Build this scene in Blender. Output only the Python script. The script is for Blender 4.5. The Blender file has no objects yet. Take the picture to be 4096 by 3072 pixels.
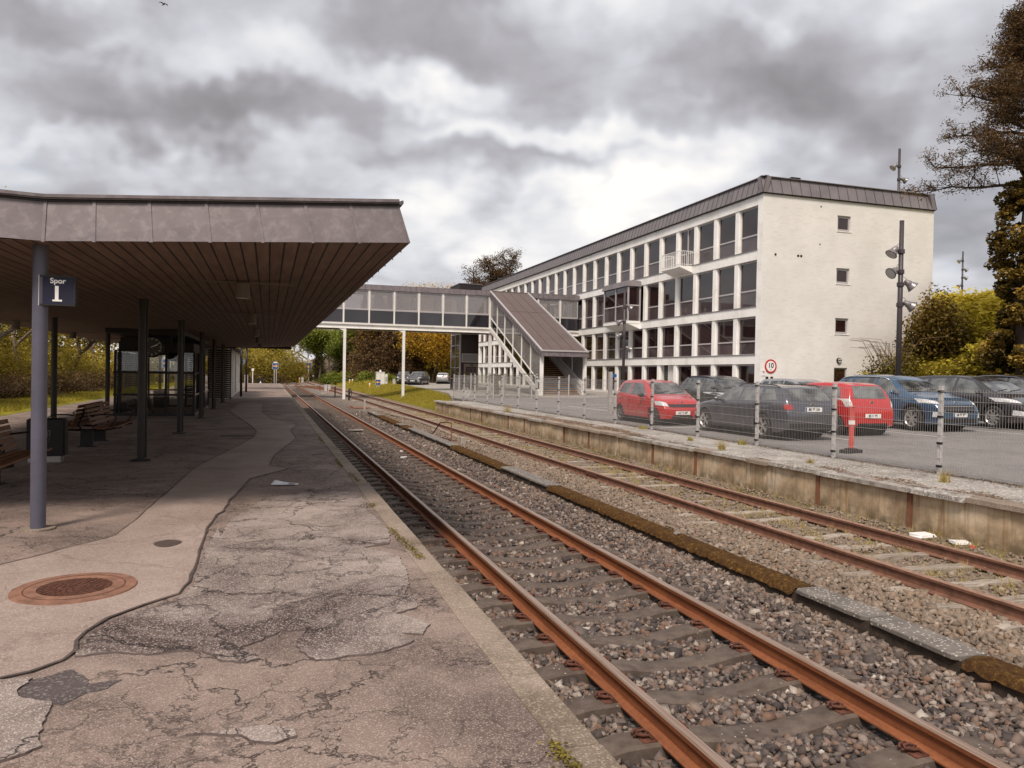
STRIP_L = [(-2.27, 6.59), (-2.02, 7.0), (-1.85, 7.22), (-1.65, 7.53), (-1.43, 7.84), (-1.36, 7.99), (-1.3, 8.7), (-1.25, 10.04), (-1.21, 10.52), (-1.17, 11.76), (-1.09, 13.34), (-0.87, 14.84), (-0.55, 16.99), (-0.29, 18.94), (-0.26, 20.67), (-0.44, 22.76), (-0.87, 26.47), (-1.38, 30.75), (-1.24, 37.43)]
STRIP_R = [(-1.49, 4.35), (-1.28, 4.44), (-1.15, 4.5), (-1.04, 4.64), (-1.01, 4.77), (-1.04, 4.94), (-1.02, 5.1), (-0.95, 5.34), (-0.77, 5.59), (-0.58, 5.81), (-0.54, 6.11), (-0.54, 6.51), (-0.55, 7.27), (-0.56, 8.13), (-0.51, 8.86), (-0.46, 9.06), (-0.42, 9.87), (-0.33, 10.53), (-0.23, 11.71), (0.0, 12.17), (0.35, 12.81), (0.04, 13.32), (0.14, 14.89), (0.65, 18.54), (0.59, 21.0), (0.81, 23.17), (0.12, 25.86), (-0.19, 29.99), (-0.24, 37.56)]
OLD_LAYER = [(-0.99, 4.68), (-0.79, 4.69), (-0.62, 4.61), (-0.43, 4.62), (-0.33, 4.59), (-0.28, 4.52), (-0.21, 4.4), (-0.09, 4.35), (-0.02, 4.39), (-0.07, 4.51), (-0.13, 4.6), (-0.05, 4.66), (0.09, 4.81), (0.25, 4.81), (0.18, 4.62), (0.19, 4.45), (0.27, 4.28), (0.41, 4.29), (0.61, 4.31), (0.75, 4.37), (0.85, 4.45), (0.79, 4.59), (0.92, 4.54), (1.0, 4.71), (0.94, 4.82), (0.87, 4.93), (0.82, 4.97), (0.98, 5.07), (1.01, 5.31), (0.94, 5.38), (1.04, 5.66), (1.08, 6.02), (1.09, 6.18), (1.1, 6.58), (0.84, 6.94), (1.1, 7.04), (1.16, 7.44), (1.17, 7.72), (1.15, 8.26), (1.10, 8.8), (1.16, 9.3), (1.12, 10.03), (0.92, 10.29), (0.65, 10.65), (0.2, 10.05), (-0.05, 9.75), (-0.19, 9.15), (-0.36, 8.51), (-0.41, 7.72), (-0.46, 8.11), (-0.5, 7.26), (-0.5, 6.5), (-0.5, 6.05), (-0.55, 5.71), (-0.75, 5.49), (-0.91, 5.26), (-0.98, 5.02), (-1.0, 4.9)]
OLD_CHUNK = [(-1.48, 4.31), (-1.27, 4.42), (-1.12, 4.4), (-1.15, 4.25), (-1.12, 4.17), (-1.03, 4.1), (-0.96, 4.07), (-0.94, 3.96), (-0.93, 3.8), (-0.91, 3.66), (-0.88, 3.6), (-0.93, 3.55), (-1.01, 3.51), (-1.14, 3.5)]
OLD_SLIVER = [(-0.32, 3.55), (-0.26, 3.55), (-0.09, 3.48), (-0.05, 3.42), (0.05, 3.37), (0.14, 3.41), (0.13, 3.48), (0.0, 3.55), (-0.11, 3.55), (-0.18, 3.54)]
DARK_PATCH = [(-1.12, 4.39), (-0.96, 4.5), (-0.87, 4.35), (-0.83, 4.26), (-0.69, 4.28), (-0.74, 4.18), (-0.83, 4.14), (-0.9, 4.03), (-0.97, 4.08), (-1.04, 4.11), (-1.12, 4.18), (-1.14, 4.25)]
CLOUD_BLOBS = [(-0.606, 0.443, 0.201, 0.079, -0.42), (-0.477, 0.324, 0.183, 0.055, -0.45), (-0.301, 0.322, 0.183, 0.046, -0.45), (-0.103, 0.452, 0.201, 0.067, -0.5), (0.129, 0.378, 0.201, 0.091, -0.25), (0.268, 0.416, 0.201, 0.091, -0.3), (0.384, 0.364, 0.201, 0.073, -0.48), (-0.021, 0.266, 0.159, 0.037, -0.34), (-0.191, 0.269, 0.073, 0.03, -0.2), (0.473, 0.462, 0.159, 0.049, -0.2), (-0.163, 0.378, 0.098, 0.049, 0.3), (-0.071, 0.368, 0.085, 0.037, 0.3), (0.045, 0.31, 0.183, 0.03, 0.35), (0.112, 0.323, 0.073, 0.037, 0.2), (-0.641, 0.273, 0.122, 0.03, 0.25), (-0.495, 0.248, 0.183, 0.024, 0.2), (0.193, 0.222, 0.14, 0.055, 0.35), (0.053, 0.237, 0.122, 0.037, 0.2), (-0.093, 0.192, 0.085, 0.037, 0.3), (0.315, 0.478, 0.055, 0.037, 0.3), (-0.303, 0.418, 0.085, 0.043, 0.15), (0.568, 0.289, 0.122, 0.073, 0.12), (0.607, 0.429, 0.073, 0.073, 0.1), (-0.067, 0.15, 0.122, 0.037, 0.1), (-0.251, 0.232, 0.122, 0.024, 0.1)]
import bpy, bmesh, math, random
import numpy as np
from mathutils import Vector, Matrix
from mathutils.bvhtree import BVHTree
R = math.radians
PI = math.pi
scene = bpy.context.scene
COL = scene.collection
rng = np.random.default_rng(7)
random.seed(7)

# ------------------------------------------------------------------ helpers
class MB:
    """collects shapes, builds ONE mesh object; org is subtracted from each vertex"""
    def __init__(s, org=(0, 0, 0), M=None):
        s.v = []; s.f = []; s.m = []; s.org = Vector(org); s.M = M; s.cur = 0
    def _add(s, vs, fs):
        n = len(s.v)
        for p in vs:
            p = Vector(p)
            if s.M is not None: p = s.M @ p
            s.v.append(p - s.org)
        for f in fs:
            s.f.append([n + i for i in f]); s.m.append(s.cur)
        return s
    def box(s, x0, y0, z0, x1, y1, z1):
        if x0 > x1: x0, x1 = x1, x0
        if y0 > y1: y0, y1 = y1, y0
        if z0 > z1: z0, z1 = z1, z0
        return s._add([(x0,y0,z0),(x1,y0,z0),(x1,y1,z0),(x0,y1,z0),(x0,y0,z1),(x1,y0,z1),(x1,y1,z1),(x0,y1,z1)],
            [(0,3,2,1),(4,5,6,7),(0,1,5,4),(1,2,6,5),(2,3,7,6),(3,0,4,7)])
    def hexa(s, p):
        return s._add(p, [(0,3,2,1),(4,5,6,7),(0,1,5,4),(1,2,6,5),(2,3,7,6),(3,0,4,7)])
    def quad(s, *p):
        return s._add(p, [tuple(range(len(p)))])
    def bar(s, p0, p1, w, h=None, up=(0,0,1)):
        """rectangular bar between points"""
        h = w if h is None else h
        p0 = Vector(p0); p1 = Vector(p1); d = (p1-p0).normalized(); up = Vector(up)
        if abs(d.dot(up)) > .98: up = Vector((0,1,0))
        a = d.cross(up).normalized(); b = a.cross(d).normalized()
        P = []
        for q in (p0, p1):
            for sa, sb in ((-1,-1),(1,-1),(1,1),(-1,1)):
                P.append(q + a*(sa*w/2) + b*(sb*h/2))
        return s._add(P, [(0,1,2,3),(7,6,5,4),(0,4,5,1),(1,5,6,2),(2,6,7,3),(3,7,4,0)])
    def cyl(s, p0, p1, r0, r1=None, n=14, caps=True):
        r1 = r0 if r1 is None else r1
        p0 = Vector(p0); p1 = Vector(p1); d = (p1-p0).normalized()
        a = d.orthogonal().normalized(); b = d.cross(a)
        P = []
        for q, r in ((p0, r0), (p1, r1)):
            for i in range(n):
                t = 2*PI*i/n; P.append(q + a*math.cos(t)*r + b*math.sin(t)*r)
        F = [(i, (i+1) % n, n+(i+1) % n, n+i) for i in range(n)]
        if caps: F += [tuple(range(n-1,-1,-1)), tuple(range(n, 2*n))]
        return s._add(P, F)
    def tube(s, pts, r, n=8):
        pts = [Vector(p) for p in pts]; rs = r if isinstance(r, (list, tuple)) else [r]*len(pts)
        P = []; up = None
        for i, q in enumerate(pts):
            d = (pts[min(i+1, len(pts)-1)] - pts[max(i-1, 0)]).normalized()
            if up is None: up = d.orthogonal().normalized()
            up = (up - d*up.dot(d)).normalized(); b = d.cross(up)
            for k in range(n):
                t = 2*PI*k/n; P.append(q + up*math.cos(t)*rs[i] + b*math.sin(t)*rs[i])
        F = []
        for i in range(len(pts)-1):
            for k in range(n):
                F.append((i*n+k, i*n+(k+1) % n, (i+1)*n+(k+1) % n, (i+1)*n+k))
        F += [tuple(range(n-1,-1,-1)), tuple(range((len(pts)-1)*n, len(pts)*n))]
        return s._add(P, F)
    def lathe(s, prof, n=24, c=(0,0,0), axis='z', caps=True):
        """prof list of (r, h)"""
        P = []
        c = Vector(c)
        for r, h in prof:
            for k in range(n):
                t = 2*PI*k/n; x, y = r*math.cos(t), r*math.sin(t)
                if axis == 'z': q = Vector((x, y, h))
                elif axis == 'y': q = Vector((x, h, -y))
                else: q = Vector((h, x, y))
                P.append(c+q)
        F = []
        m = len(prof)
        for i in range(m-1):
            for k in range(n):
                F.append((i*n+k, i*n+(k+1) % n, (i+1)*n+(k+1) % n, (i+1)*n+k))
        if caps: F += [tuple(range(n-1,-1,-1)), tuple(range((m-1)*n, m*n))]
        return s._add(P, F)
    def prism(s, poly, h0, h1, axis='z'):
        n = len(poly)
        def q(u, v, h):
            return (u, v, h) if axis == 'z' else ((u, h, v) if axis == 'y' else (h, u, v))
        P = [q(u, v, h0) for u, v in poly] + [q(u, v, h1) for u, v in poly]
        F = [tuple(range(n-1,-1,-1)), tuple(range(n, 2*n))] + [(i, (i+1) % n, n+(i+1) % n, n+i) for i in range(n)]
        return s._add(P, F)
    def ball(s, c, r, nu=16, nv=10, sc=(1,1,1)):
        c = Vector(c); P = []; F = []
        for j in range(nv+1):
            ph = PI*j/nv
            for i in range(nu):
                t = 2*PI*i/nu
                P.append(c + Vector((r*math.sin(ph)*math.cos(t)*sc[0], r*math.sin(ph)*math.sin(t)*sc[1], r*math.cos(ph)*sc[2])))
        for j in range(nv):
            for i in range(nu):
                F.append((j*nu+i, (j+1)*nu+i, (j+1)*nu+(i+1) % nu, j*nu+(i+1) % nu))
        return s._add(P, F)
    def build(s, name, mats, parent=None, smooth=False, bevel=0, loc=None, fixn=True):
        me = bpy.data.meshes.new(name)
        me.from_pydata([tuple(p) for p in s.v], [], s.f)
        if not isinstance(mats, (list, tuple)): mats = [mats]
        for m in mats: me.materials.append(m)
        if len(mats) > 1:
            me.polygons.foreach_set('material_index', s.m)
        if fixn:
            bm = bmesh.new(); bm.from_mesh(me); bmesh.ops.recalc_face_normals(bm, faces=bm.faces); bm.to_mesh(me); bm.free()
        if smooth:
            me.polygons.foreach_set('use_smooth', [True]*len(me.polygons))
        me.update()
        o = bpy.data.objects.new(name, me); COL.objects.link(o)
        if parent is not None: o.parent = parent
        if loc is not None: o.location = loc
        if smooth == 'auto':
            smooth_auto(me)
        if bevel:
            b = o.modifiers.new('Bevel', 'BEVEL'); b.width = bevel; b.segments = 2; b.limit_method = 'ANGLE'; b.angle_limit = R(40)
        return o

def smooth_auto(me, ang=35):
    bm = bmesh.new(); bm.from_mesh(me)
    for e in bm.edges:
        if len(e.link_faces) == 2 and e.calc_face_angle(0) > R(ang): e.smooth = False
    bm.to_mesh(me); bm.free()

def tag(o, label=None, cat=None, group=None, kind=None):
    if label: o['label'] = label
    if cat: o['category'] = cat
    if group: o['group'] = group
    if kind: o['kind'] = kind
    return o
def thing(name, label, cat, loc=(0,0,0), rotz=0, group=None):
    o = bpy.data.objects.new(name, None); COL.objects.link(o); o.empty_display_size = .2
    o.location = loc; o.rotation_euler = (0, 0, rotz)
    return tag(o, label, cat, group)
def dup(root, loc=None, rotz=None, label=None, group=None, scale=None):
    r = root.copy(); COL.objects.link(r)
    if loc is not None: r.location = loc
    if rotz is not None: r.rotation_euler = (0, 0, rotz)
    if scale is not None: r.scale = scale
    if label: r['label'] = label
    if group: r['group'] = group
    for ch in list(root.children):
        c = ch.copy(); COL.objects.link(c); c.parent = r
        for g in list(ch.children):
            d = g.copy(); COL.objects.link(d); d.parent = c
    return r
def dup_part(ch, parent, loc=None, name=None):
    c = ch.copy(); COL.objects.link(c); c.parent = parent
    if loc is not None: c.location = loc
    for g in list(ch.children):
        d = g.copy(); COL.objects.link(d); d.parent = c
    return c
def np_mesh(name, verts, faces, mats, attrs=None, parent=None, smooth=False):
    """verts (N,3) float, faces (M,k) int of constant k; attrs: dict face float attributes"""
    me = bpy.data.meshes.new(name)
    nv, nf, k = len(verts), len(faces), faces.shape[1]
    me.vertices.add(nv); me.vertices.foreach_set('co', np.asarray(verts, np.float32).ravel())
    me.loops.add(nf*k); me.loops.foreach_set('vertex_index', np.asarray(faces, np.int32).ravel())
    me.polygons.add(nf); me.polygons.foreach_set('loop_start', np.arange(0, nf*k, k, dtype=np.int32))
    me.polygons.foreach_set('loop_total', np.full(nf, k, np.int32))
    if smooth: me.polygons.foreach_set('use_smooth', np.ones(nf, bool))
    me.update(calc_edges=True)
    if attrs:
        for a, vals in attrs.items():
            at = me.attributes.new(a, 'FLOAT', 'FACE'); at.data.foreach_set('value', np.asarray(vals, np.float32))
    if not isinstance(mats, (list, tuple)): mats = [mats]
    for m in mats: me.materials.append(m)
    me.validate()
    o = bpy.data.objects.new(name, me); COL.objects.link(o)
    if parent is not None: o.parent = parent
    return o
def text(s, size, mat, loc, rot, parent=None, name='lettering', ext=.001, align='CENTER', bold=0.0, sx=1.0):
    cu = bpy.data.curves.new('txt', 'FONT'); cu.body = s; cu.size = size; cu.extrude = ext; cu.offset = bold
    cu.align_x = align; cu.align_y = 'CENTER'
    t = bpy.data.objects.new('txt', cu); COL.objects.link(t)
    bpy.context.view_layer.update()
    me = bpy.data.meshes.new_from_object(t.evaluated_get(bpy.context.evaluated_depsgraph_get()))
    bpy.data.objects.remove(t); bpy.data.curves.remove(cu)
    me.materials.clear(); me.materials.append(mat); me.name = name
    o = bpy.data.objects.new(name, me); COL.objects.link(o); o.location = loc; o.rotation_euler = rot; o.scale = (sx, 1, 1)
    if parent is not None: o.parent = parent
    return o

# ------------------------------------------------------------------ materials
class NT:
    def __init__(s, nt): s.nt = nt; s.N = nt.nodes; s.L = nt.links
    def n(s, t, **kw):
        o = s.N.new(t)
        for k, v in kw.items(): setattr(o, k, v)
        return o
    def set(s, node, idx, val):
        if hasattr(val, 'is_output') or hasattr(val, 'links') and not isinstance(val, (int, float, tuple, list)):
            s.L.new(val, node.inputs[idx])
        else: node.inputs[idx].default_value = val
    def math(s, op, a, b=0.0, c=None, clamp=False):
        o = s.n('ShaderNodeMath', operation=op, use_clamp=clamp); s.set(o, 0, a); s.set(o, 1, b)
        if c is not None: s.set(o, 2, c)
        return o.outputs[0]
    def vmath(s, op, a, b=(0,0,0)):
        o = s.n('ShaderNodeVectorMath', operation=op); s.set(o, 0, a); s.set(o, 1, b); return o
    def mix(s, fac, a, b, blend='MIX'):
        o = s.n('ShaderNodeMix', data_type='RGBA', blend_type=blend); s.set(o, 0, fac); s.set(o, 6, a); s.set(o, 7, b); return o.outputs[2]
    def noise(s, vec, scale, detail=5, rough=.55, dist=0.0, out=0):
        o = s.n('ShaderNodeTexNoise'); s.set(o, 'Vector', vec); s.set(o, 'Scale', scale); s.set(o, 'Detail', float(detail)); s.set(o, 'Roughness', rough); s.set(o, 'Distortion', dist)
        return o.outputs[out]
    def voro(s, vec, scale, feature='F1', out='Distance', rand=1.0):
        o = s.n('ShaderNodeTexVoronoi', feature=feature); s.set(o, 'Vector', vec); s.set(o, 'Scale', scale); s.set(o, 'Randomness', rand)
        return o.outputs[out]
    def ramp(s, fac, stops, interp='LINEAR'):
        o = s.n('ShaderNodeValToRGB'); s.L.new(fac, o.inputs[0]); cr = o.color_ramp; cr.interpolation = interp
        while len(cr.elements) > 1: cr.elements.remove(cr.elements[0])
        cr.elements[0].position = stops[0][0]; cr.elements[0].color = c4(stops[0][1])
        for p, c in stops[1:]:
            e = cr.elements.new(p); e.color = c4(c)
        return o.outputs[0]
    def map(s, v, a0, a1, b0=0.0, b1=1.0):
        o = s.n('ShaderNodeMapRange'); s.set(o, 0, v); s.set(o, 1, a0); s.set(o, 2, a1); s.set(o, 3, b0); s.set(o, 4, b1); return o.outputs[0]
    def pos(s): return s.n('ShaderNodeNewGeometry').outputs['Position']
    def obj(s): return s.n('ShaderNodeTexCoord').outputs['Object']
    def scale(s, v, sc):
        return s.vmath('MULTIPLY', v, sc).outputs[0]
    def sep(s, v):
        o = s.n('ShaderNodeSeparateXYZ'); s.L.new(v, o.inputs[0]); return o.outputs
    def bump(s, h, strength=.5, dist=.01, normal=None):
        o = s.n('ShaderNodeBump'); s.set(o, 'Strength', strength); s.set(o, 'Distance', dist); s.L.new(h, o.inputs['Height'])
        if normal is not None: s.L.new(normal, o.inputs['Normal'])
        return o.outputs[0]
def c4(c):
    if isinstance(c, (int, float)): c = (c, c, c)
    return tuple(c) + (1.0,) if len(c) == 3 else tuple(c)
def new_mat(name):
    m = bpy.data.materials.new(name); m.use_nodes = True
    t = NT(m.node_tree); b = m.node_tree.nodes['Principled BSDF']
    return m, t, b
def simple(name, c, rough=.6, metal=0.0, var=.12, scale=6.0, bump=0.0, bscale=60, coat=0.0, spec=.5, coords='obj', dirt=None, dirtamt=.5, dirtscale=3.0):
    """procedural plain paint/metal: colour with noise variation, optional dirt and bump"""
    m, t, b = new_mat(name)
    v = t.obj() if coords == 'obj' else t.pos()
    c = c4(c)
    nz = t.noise(v, scale, 6, .6)
    lo = tuple(x*(1-var) for x in c[:3]); hi = tuple(min(1, x*(1+var)) for x in c[:3])
    col = t.ramp(nz, [(.3, lo), (.7, hi)])
    if dirt is not None:
        d = t.map(t.noise(v, dirtscale, 8, .65, .4), .48, .68)
        col = t.mix(t.math('MULTIPLY', d, dirtamt), col, c4(dirt))
    t.L.new(col, b.inputs['Base Color'])
    b.inputs['Metallic'].default_value = metal
    rr = t.map(nz, .2, .8, max(0, rough*.85), min(1, rough*1.15)); t.L.new(rr, b.inputs['Roughness'])
    b.inputs['Specular IOR Level'].default_value = spec
    if coat: b.inputs['Coat Weight'].default_value = coat; b.inputs['Coat Roughness'].default_value = .04
    if bump: t.L.new(t.bump(t.noise(v, bscale, 4, .6), bump, .01), b.inputs['Normal'])
    return m
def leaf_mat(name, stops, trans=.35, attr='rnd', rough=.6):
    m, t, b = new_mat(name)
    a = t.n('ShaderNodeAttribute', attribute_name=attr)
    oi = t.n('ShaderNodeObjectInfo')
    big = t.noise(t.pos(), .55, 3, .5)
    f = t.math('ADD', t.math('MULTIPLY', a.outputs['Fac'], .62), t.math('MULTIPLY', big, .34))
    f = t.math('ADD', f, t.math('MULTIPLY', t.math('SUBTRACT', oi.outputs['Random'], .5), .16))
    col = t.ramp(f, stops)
    t.L.new(col, b.inputs['Base Color']); b.inputs['Roughness'].default_value = rough
    b.inputs['Specular IOR Level'].default_value = .2
    tr = t.n('ShaderNodeBsdfTranslucent'); t.L.new(col, tr.inputs[0])
    mx = t.n('ShaderNodeMixShader'); mx.inputs[0].default_value = trans
    t.L.new(b.outputs[0], mx.inputs[1]); t.L.new(tr.outputs[0], mx.inputs[2])
    t.L.new(mx.outputs[0], t.N['Material Output'].inputs[0])
    return m
def glass_mat(name, tint=(.8,.85,.85), rough=.01, opac=.0, dark=(.02,.02,.02)):
    """thin architectural glass: transparent + fresnel reflection, opac mixes a dark body"""
    m, t, b = new_mat(name)
    b.inputs['Base Color'].default_value = c4(dark); b.inputs['Roughness'].default_value = rough; b.inputs['IOR'].default_value = 1.5
    tr = t.n('ShaderNodeBsdfTransparent'); tr.inputs[0].default_value = c4(tint)
    gl = t.n('ShaderNodeBsdfGlossy'); gl.inputs['Roughness'].default_value = rough
    fr = t.n('ShaderNodeFresnel'); fr.inputs[0].default_value = 1.6
    m1 = t.n('ShaderNodeMixShader'); t.L.new(fr.outputs[0], m1.inputs[0]); t.L.new(tr.outputs[0], m1.inputs[1]); t.L.new(gl.outputs[0], m1.inputs[2])
    m2 = t.n('ShaderNodeMixShader'); m2.inputs[0].default_value = opac
    t.L.new(m1.outputs[0], m2.inputs[1]); t.L.new(b.outputs[0], m2.inputs[2])
    t.L.new(m2.outputs[0], t.N['Material Output'].inputs[0])
    return m

def asphalt(name, c_lo, c_hi, speck, crack=.0, stain=.5, stainc=(.06,.05,.05), speckscale=90, crackscale=1.3, bump=.6, speckamt=.5):
    m, t, b = new_mat(name)
    p = t.pos()
    big = t.noise(p, .9, 7, .62, .3)
    col = t.ramp(big, [(.32, c_lo), (.66, c_hi)])
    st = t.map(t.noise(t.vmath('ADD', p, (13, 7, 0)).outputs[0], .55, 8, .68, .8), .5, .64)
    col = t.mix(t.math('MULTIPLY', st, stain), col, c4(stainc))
    n1 = t.noise(p, speckscale, 3, .7)
    v1 = t.voro(p, speckscale*.9, 'F1', 'Color')
    sv = t.n('ShaderNodeSeparateColor'); t.L.new(v1, sv.inputs[0])
    col = t.mix(t.map(n1, .35, .72, .35, 0.0), col, c4((.02, .016, .016)))
    col = t.mix(t.math('MULTIPLY', t.map(sv.outputs[0], .70, .97), speckamt), col, c4(speck))
    h = t.math('ADD', t.math('MULTIPLY', n1, 1.0), t.math('MULTIPLY', sv.outputs[1], .5))
    if crack > 0:
        w = t.noise(p, 2.2, 5, .7, 0, out=1)
        w2 = t.vmath('SCALE', t.vmath('SUBTRACT', w, (.5, .5, .5)).outputs[0]); w2.inputs[3].default_value = .75
        pv = t.vmath('ADD', p, w2.outputs[0]).outputs[0]
        pv = t.scale(pv, (1, 1, 0))
        d1 = t.voro(pv, crackscale, 'DISTANCE_TO_EDGE')
        d2 = t.voro(pv, crackscale*3.1, 'DISTANCE_TO_EDGE')
        msk = t.map(t.noise(p, .5, 3, .5), .38, .52)
        k1 = t.math('MULTIPLY', t.map(d1, 0.0, .011, 1.0, 0.0), t.map(t.noise(p, .8, 4, .6), .34, .5))
        k2 = t.math('MULTIPLY', t.map(d2, 0.0, .022, 1.0, 0.0), msk)
        d3 = t.voro(pv, crackscale*8.5, 'DISTANCE_TO_EDGE'); msk3 = t.map(t.noise(t.vmath('ADD', p, (3, 9, 0)).outputs[0], .7, 3, .5), .50, .62)
        k3 = t.math('MULTIPLY', t.map(d3, 0.0, .05, 1.0, 0.0), msk3)
        k = t.math('MAXIMUM', k1, t.math('MAXIMUM', t.math('MULTIPLY', k2, .8), t.math('MULTIPLY', k3, .55)))
        k = t.math('MULTIPLY', k, crack)
        col = t.mix(k, col, c4((.03, .022, .02)))
        h = t.math('SUBTRACT', h, t.math('MULTIPLY', k, 2.5))
    t.L.new(col, b.inputs['Base Color'])
    b.inputs['Roughness'].default_value = .85; b.inputs['Specular IOR Level'].default_value = .25
    t.L.new(t.bump(h, bump, .006), b.inputs['Normal'])
    return m

M = {}
def build_materials():
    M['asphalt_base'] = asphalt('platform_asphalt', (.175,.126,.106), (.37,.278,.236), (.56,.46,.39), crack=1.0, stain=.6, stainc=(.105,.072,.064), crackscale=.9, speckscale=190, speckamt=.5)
    M['asphalt_old'] = asphalt('old_asphalt_layer', (.18,.136,.120), (.46,.375,.335), (.74,.65,.58), crack=1.0, stain=1.0, stainc=(.100,.066,.060), speckscale=170, crackscale=.7, bump=.8, speckamt=.55)
    M['asphalt_new'] = asphalt('resurfaced_strip', (.30,.225,.19), (.43,.34,.295), (.56,.47,.41), crack=.25, stain=.15, stainc=(.16,.12,.105), speckscale=110, crackscale=.5, bump=.35, speckamt=.35)
    M['asphalt_dark'] = asphalt('dark_patch', (.07,.055,.055), (.12,.095,.09), (.3,.27,.25), crack=.3, stain=.3, speckscale=90)
    M['gravel_pave'] = asphalt('pale_gravel_paving', (.30,.27,.24), (.47,.43,.39), (.75,.72,.68), crack=.7, stain=.4, stainc=(.14,.10,.06), speckscale=45, crackscale=1.1, bump=.8, speckamt=.6)
    M['carpark'] = asphalt('car_park_asphalt', (.20,.185,.18), (.27,.25,.24), (.42,.4,.38), crack=.15, stain=.3, stainc=(.13,.12,.115), speckscale=60, crackscale=.3, bump=.25, speckamt=.3)
    M['tar'] = simple('tar_seam', (.085,.062,.055), .6, var=.3, scale=30, bump=.3, bscale=50, coords='pos')
    M['kerb'] = asphalt('edge_stone', (.25,.19,.145), (.38,.30,.24), (.54,.46,.38), crack=.3, stain=.65, stainc=(.13,.095,.06), speckscale=120, crackscale=1.6, bump=.4, speckamt=.4)
    # concrete wall with rust streaks
    m, t, b = new_mat('stained_concrete'); p = t.pos()
    base = t.ramp(t.noise(p, 1.6, 7, .65), [(.3, (.28,.20,.13)), (.5, (.52,.39,.25)), (.7, (.66,.56,.43))])
    st = t.noise(t.scale(p, (1, 3.2, .35)), 2.2, 6, .7)
    base = t.mix(t.map(st, .54, .72, 0, .8), base, c4((.15,.105,.07)))
    st2 = t.noise(t.scale(p, (1, 6, .25)), 2.0, 4, .6)
    base = t.mix(t.math('MULTIPLY', t.map(st2, .54, .66), .6), base, c4((.30,.145,.05)))
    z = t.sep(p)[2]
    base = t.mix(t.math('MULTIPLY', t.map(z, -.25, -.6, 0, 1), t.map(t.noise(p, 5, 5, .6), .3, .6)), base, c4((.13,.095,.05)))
    t.L.new(base, b.inputs['Base Color']); b.inputs['Roughness'].default_value = .9
    t.L.new(t.bump(t.noise(p, 30, 6, .7), .5, .01), b.inputs['Normal']); M['concrete_wall'] = m
    # generic
    M['concrete'] = simple('weathered_concrete', (.30,.27,.24), .9, var=.35, scale=5, bump=.5, bscale=50, coords='pos', dirt=(.10,.075,.05), dirtamt=.6, dirtscale=4)
    m, t, b = new_mat('lichen_concrete'); p = t.pos()
    base = t.ramp(t.noise(p, 5, 6, .65), [(.3, (.10,.085,.075)), (.7, (.20,.175,.155))])
    sp = t.voro(p, 26, 'F1'); base = t.mix(t.map(sp, .20, .30, .8, 0.0), base, c4((.55,.51,.45)))
    t.L.new(base, b.inputs['Base Color']); b.inputs['Roughness'].default_value = .9
    t.L.new(t.bump(t.noise(p, 60, 5, .7), .5, .006), b.inputs['Normal']); M['lichen'] = m
    m, t, b = new_mat('sleeper_concrete'); p = t.pos()
    base = t.ramp(t.noise(p, 7, 7, .65), [(.3, (.060,.042,.033)), (.7, (.145,.110,.088))])
    sp = t.voro(p, 22, 'F1'); base = t.mix(t.math('MULTIPLY', t.map(sp, .1, .17, 1.0, 0.0), t.map(t.noise(p, 3, 3, .5), .5, .6)), base, c4((.5,.46,.38)))
    t.L.new(base, b.inputs['Base Color']); b.inputs['Roughness'].default_value = .9
    t.L.new(t.bump(t.noise(p, 50, 6, .7), .6, .008), b.inputs['Normal']); M['sleeper'] = m
    # moss
    m, t, b = new_mat('moss'); p = t.pos()
    base = t.ramp(t.noise(p, 24, 7, .75), [(.3, (.030,.014,.009)), (.55, (.095,.050,.018)), (.70, (.34,.205,.045))])
    base = t.mix(t.map(t.noise(p, 3, 5, .6), .45, .65, 0, .6), base, c4((.05,.026,.015)))
    t.L.new(base, b.inputs['Base Color']); b.inputs['Roughness'].default_value = 1.0; b.inputs['Specular IOR Level'].default_value = .05
    t.L.new(t.bump(t.noise(p, 110, 6, .8), .9, .008), b.inputs['Normal']); M['moss'] = m
    # rail steel
    m, t, b = new_mat('rusty_rail'); p = t.pos()
    base = t.ramp(t.noise(t.scale(p, (8, .6, 8)), 3, 6, .6), [(.3, (.18,.060,.024)), (.7, (.32,.115,.046))])
    base = t.mix(t.map(t.noise(p, 26, 5, .7), .45, .75, 0, .6), base, c4((.13,.04,.018)))
    t.L.new(base, b.inputs['Base Color']); b.inputs['Roughness'].default_value = .62; b.inputs['Metallic'].default_value = .15
    t.L.new(t.bump(t.noise(p, 120, 4, .7), .15, .003), b.inputs['Normal']); M['rail'] = m
    m, t, b = new_mat('worn_rail_head'); p = t.pos()
    base = t.ramp(t.noise(t.scale(p, (30, .5, 1)), 3, 5, .6), [(.35, (.26,.155,.105)), (.7, (.44,.35,.29))])
    t.L.new(base, b.inputs['Base Color']); b.inputs['Roughness'].default_value = .40; b.inputs['Metallic'].default_value = .45; M['railhead'] = m
    M['rail_old'] = simple('dull_rust', (.185,.088,.056), .75, metal=.1, var=.35, scale=8, bump=.3, bscale=90, coords='pos', dirt=(.12,.05,.03), dirtamt=.6, dirtscale=9)
    M['rail_old_head'] = simple('dull_rail_head', (.31,.18,.125), .55, metal=.2, var=.25, scale=12, coords='pos')
    M['rust_dark'] = simple('dark_rust', (.10,.035,.02), .8, metal=.1, var=.5, scale=25, bump=.4, bscale=90, coords='pos')
    M['rust_red'] = simple('red_rust_plate', (.20,.085,.045), .8, var=.3, scale=9, bump=.3, coords='pos')
    # ballast
    m, t, b = new_mat('ballast_stone'); a = t.n('ShaderNodeAttribute', attribute_name='rnd')
    p = t.pos()
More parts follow.
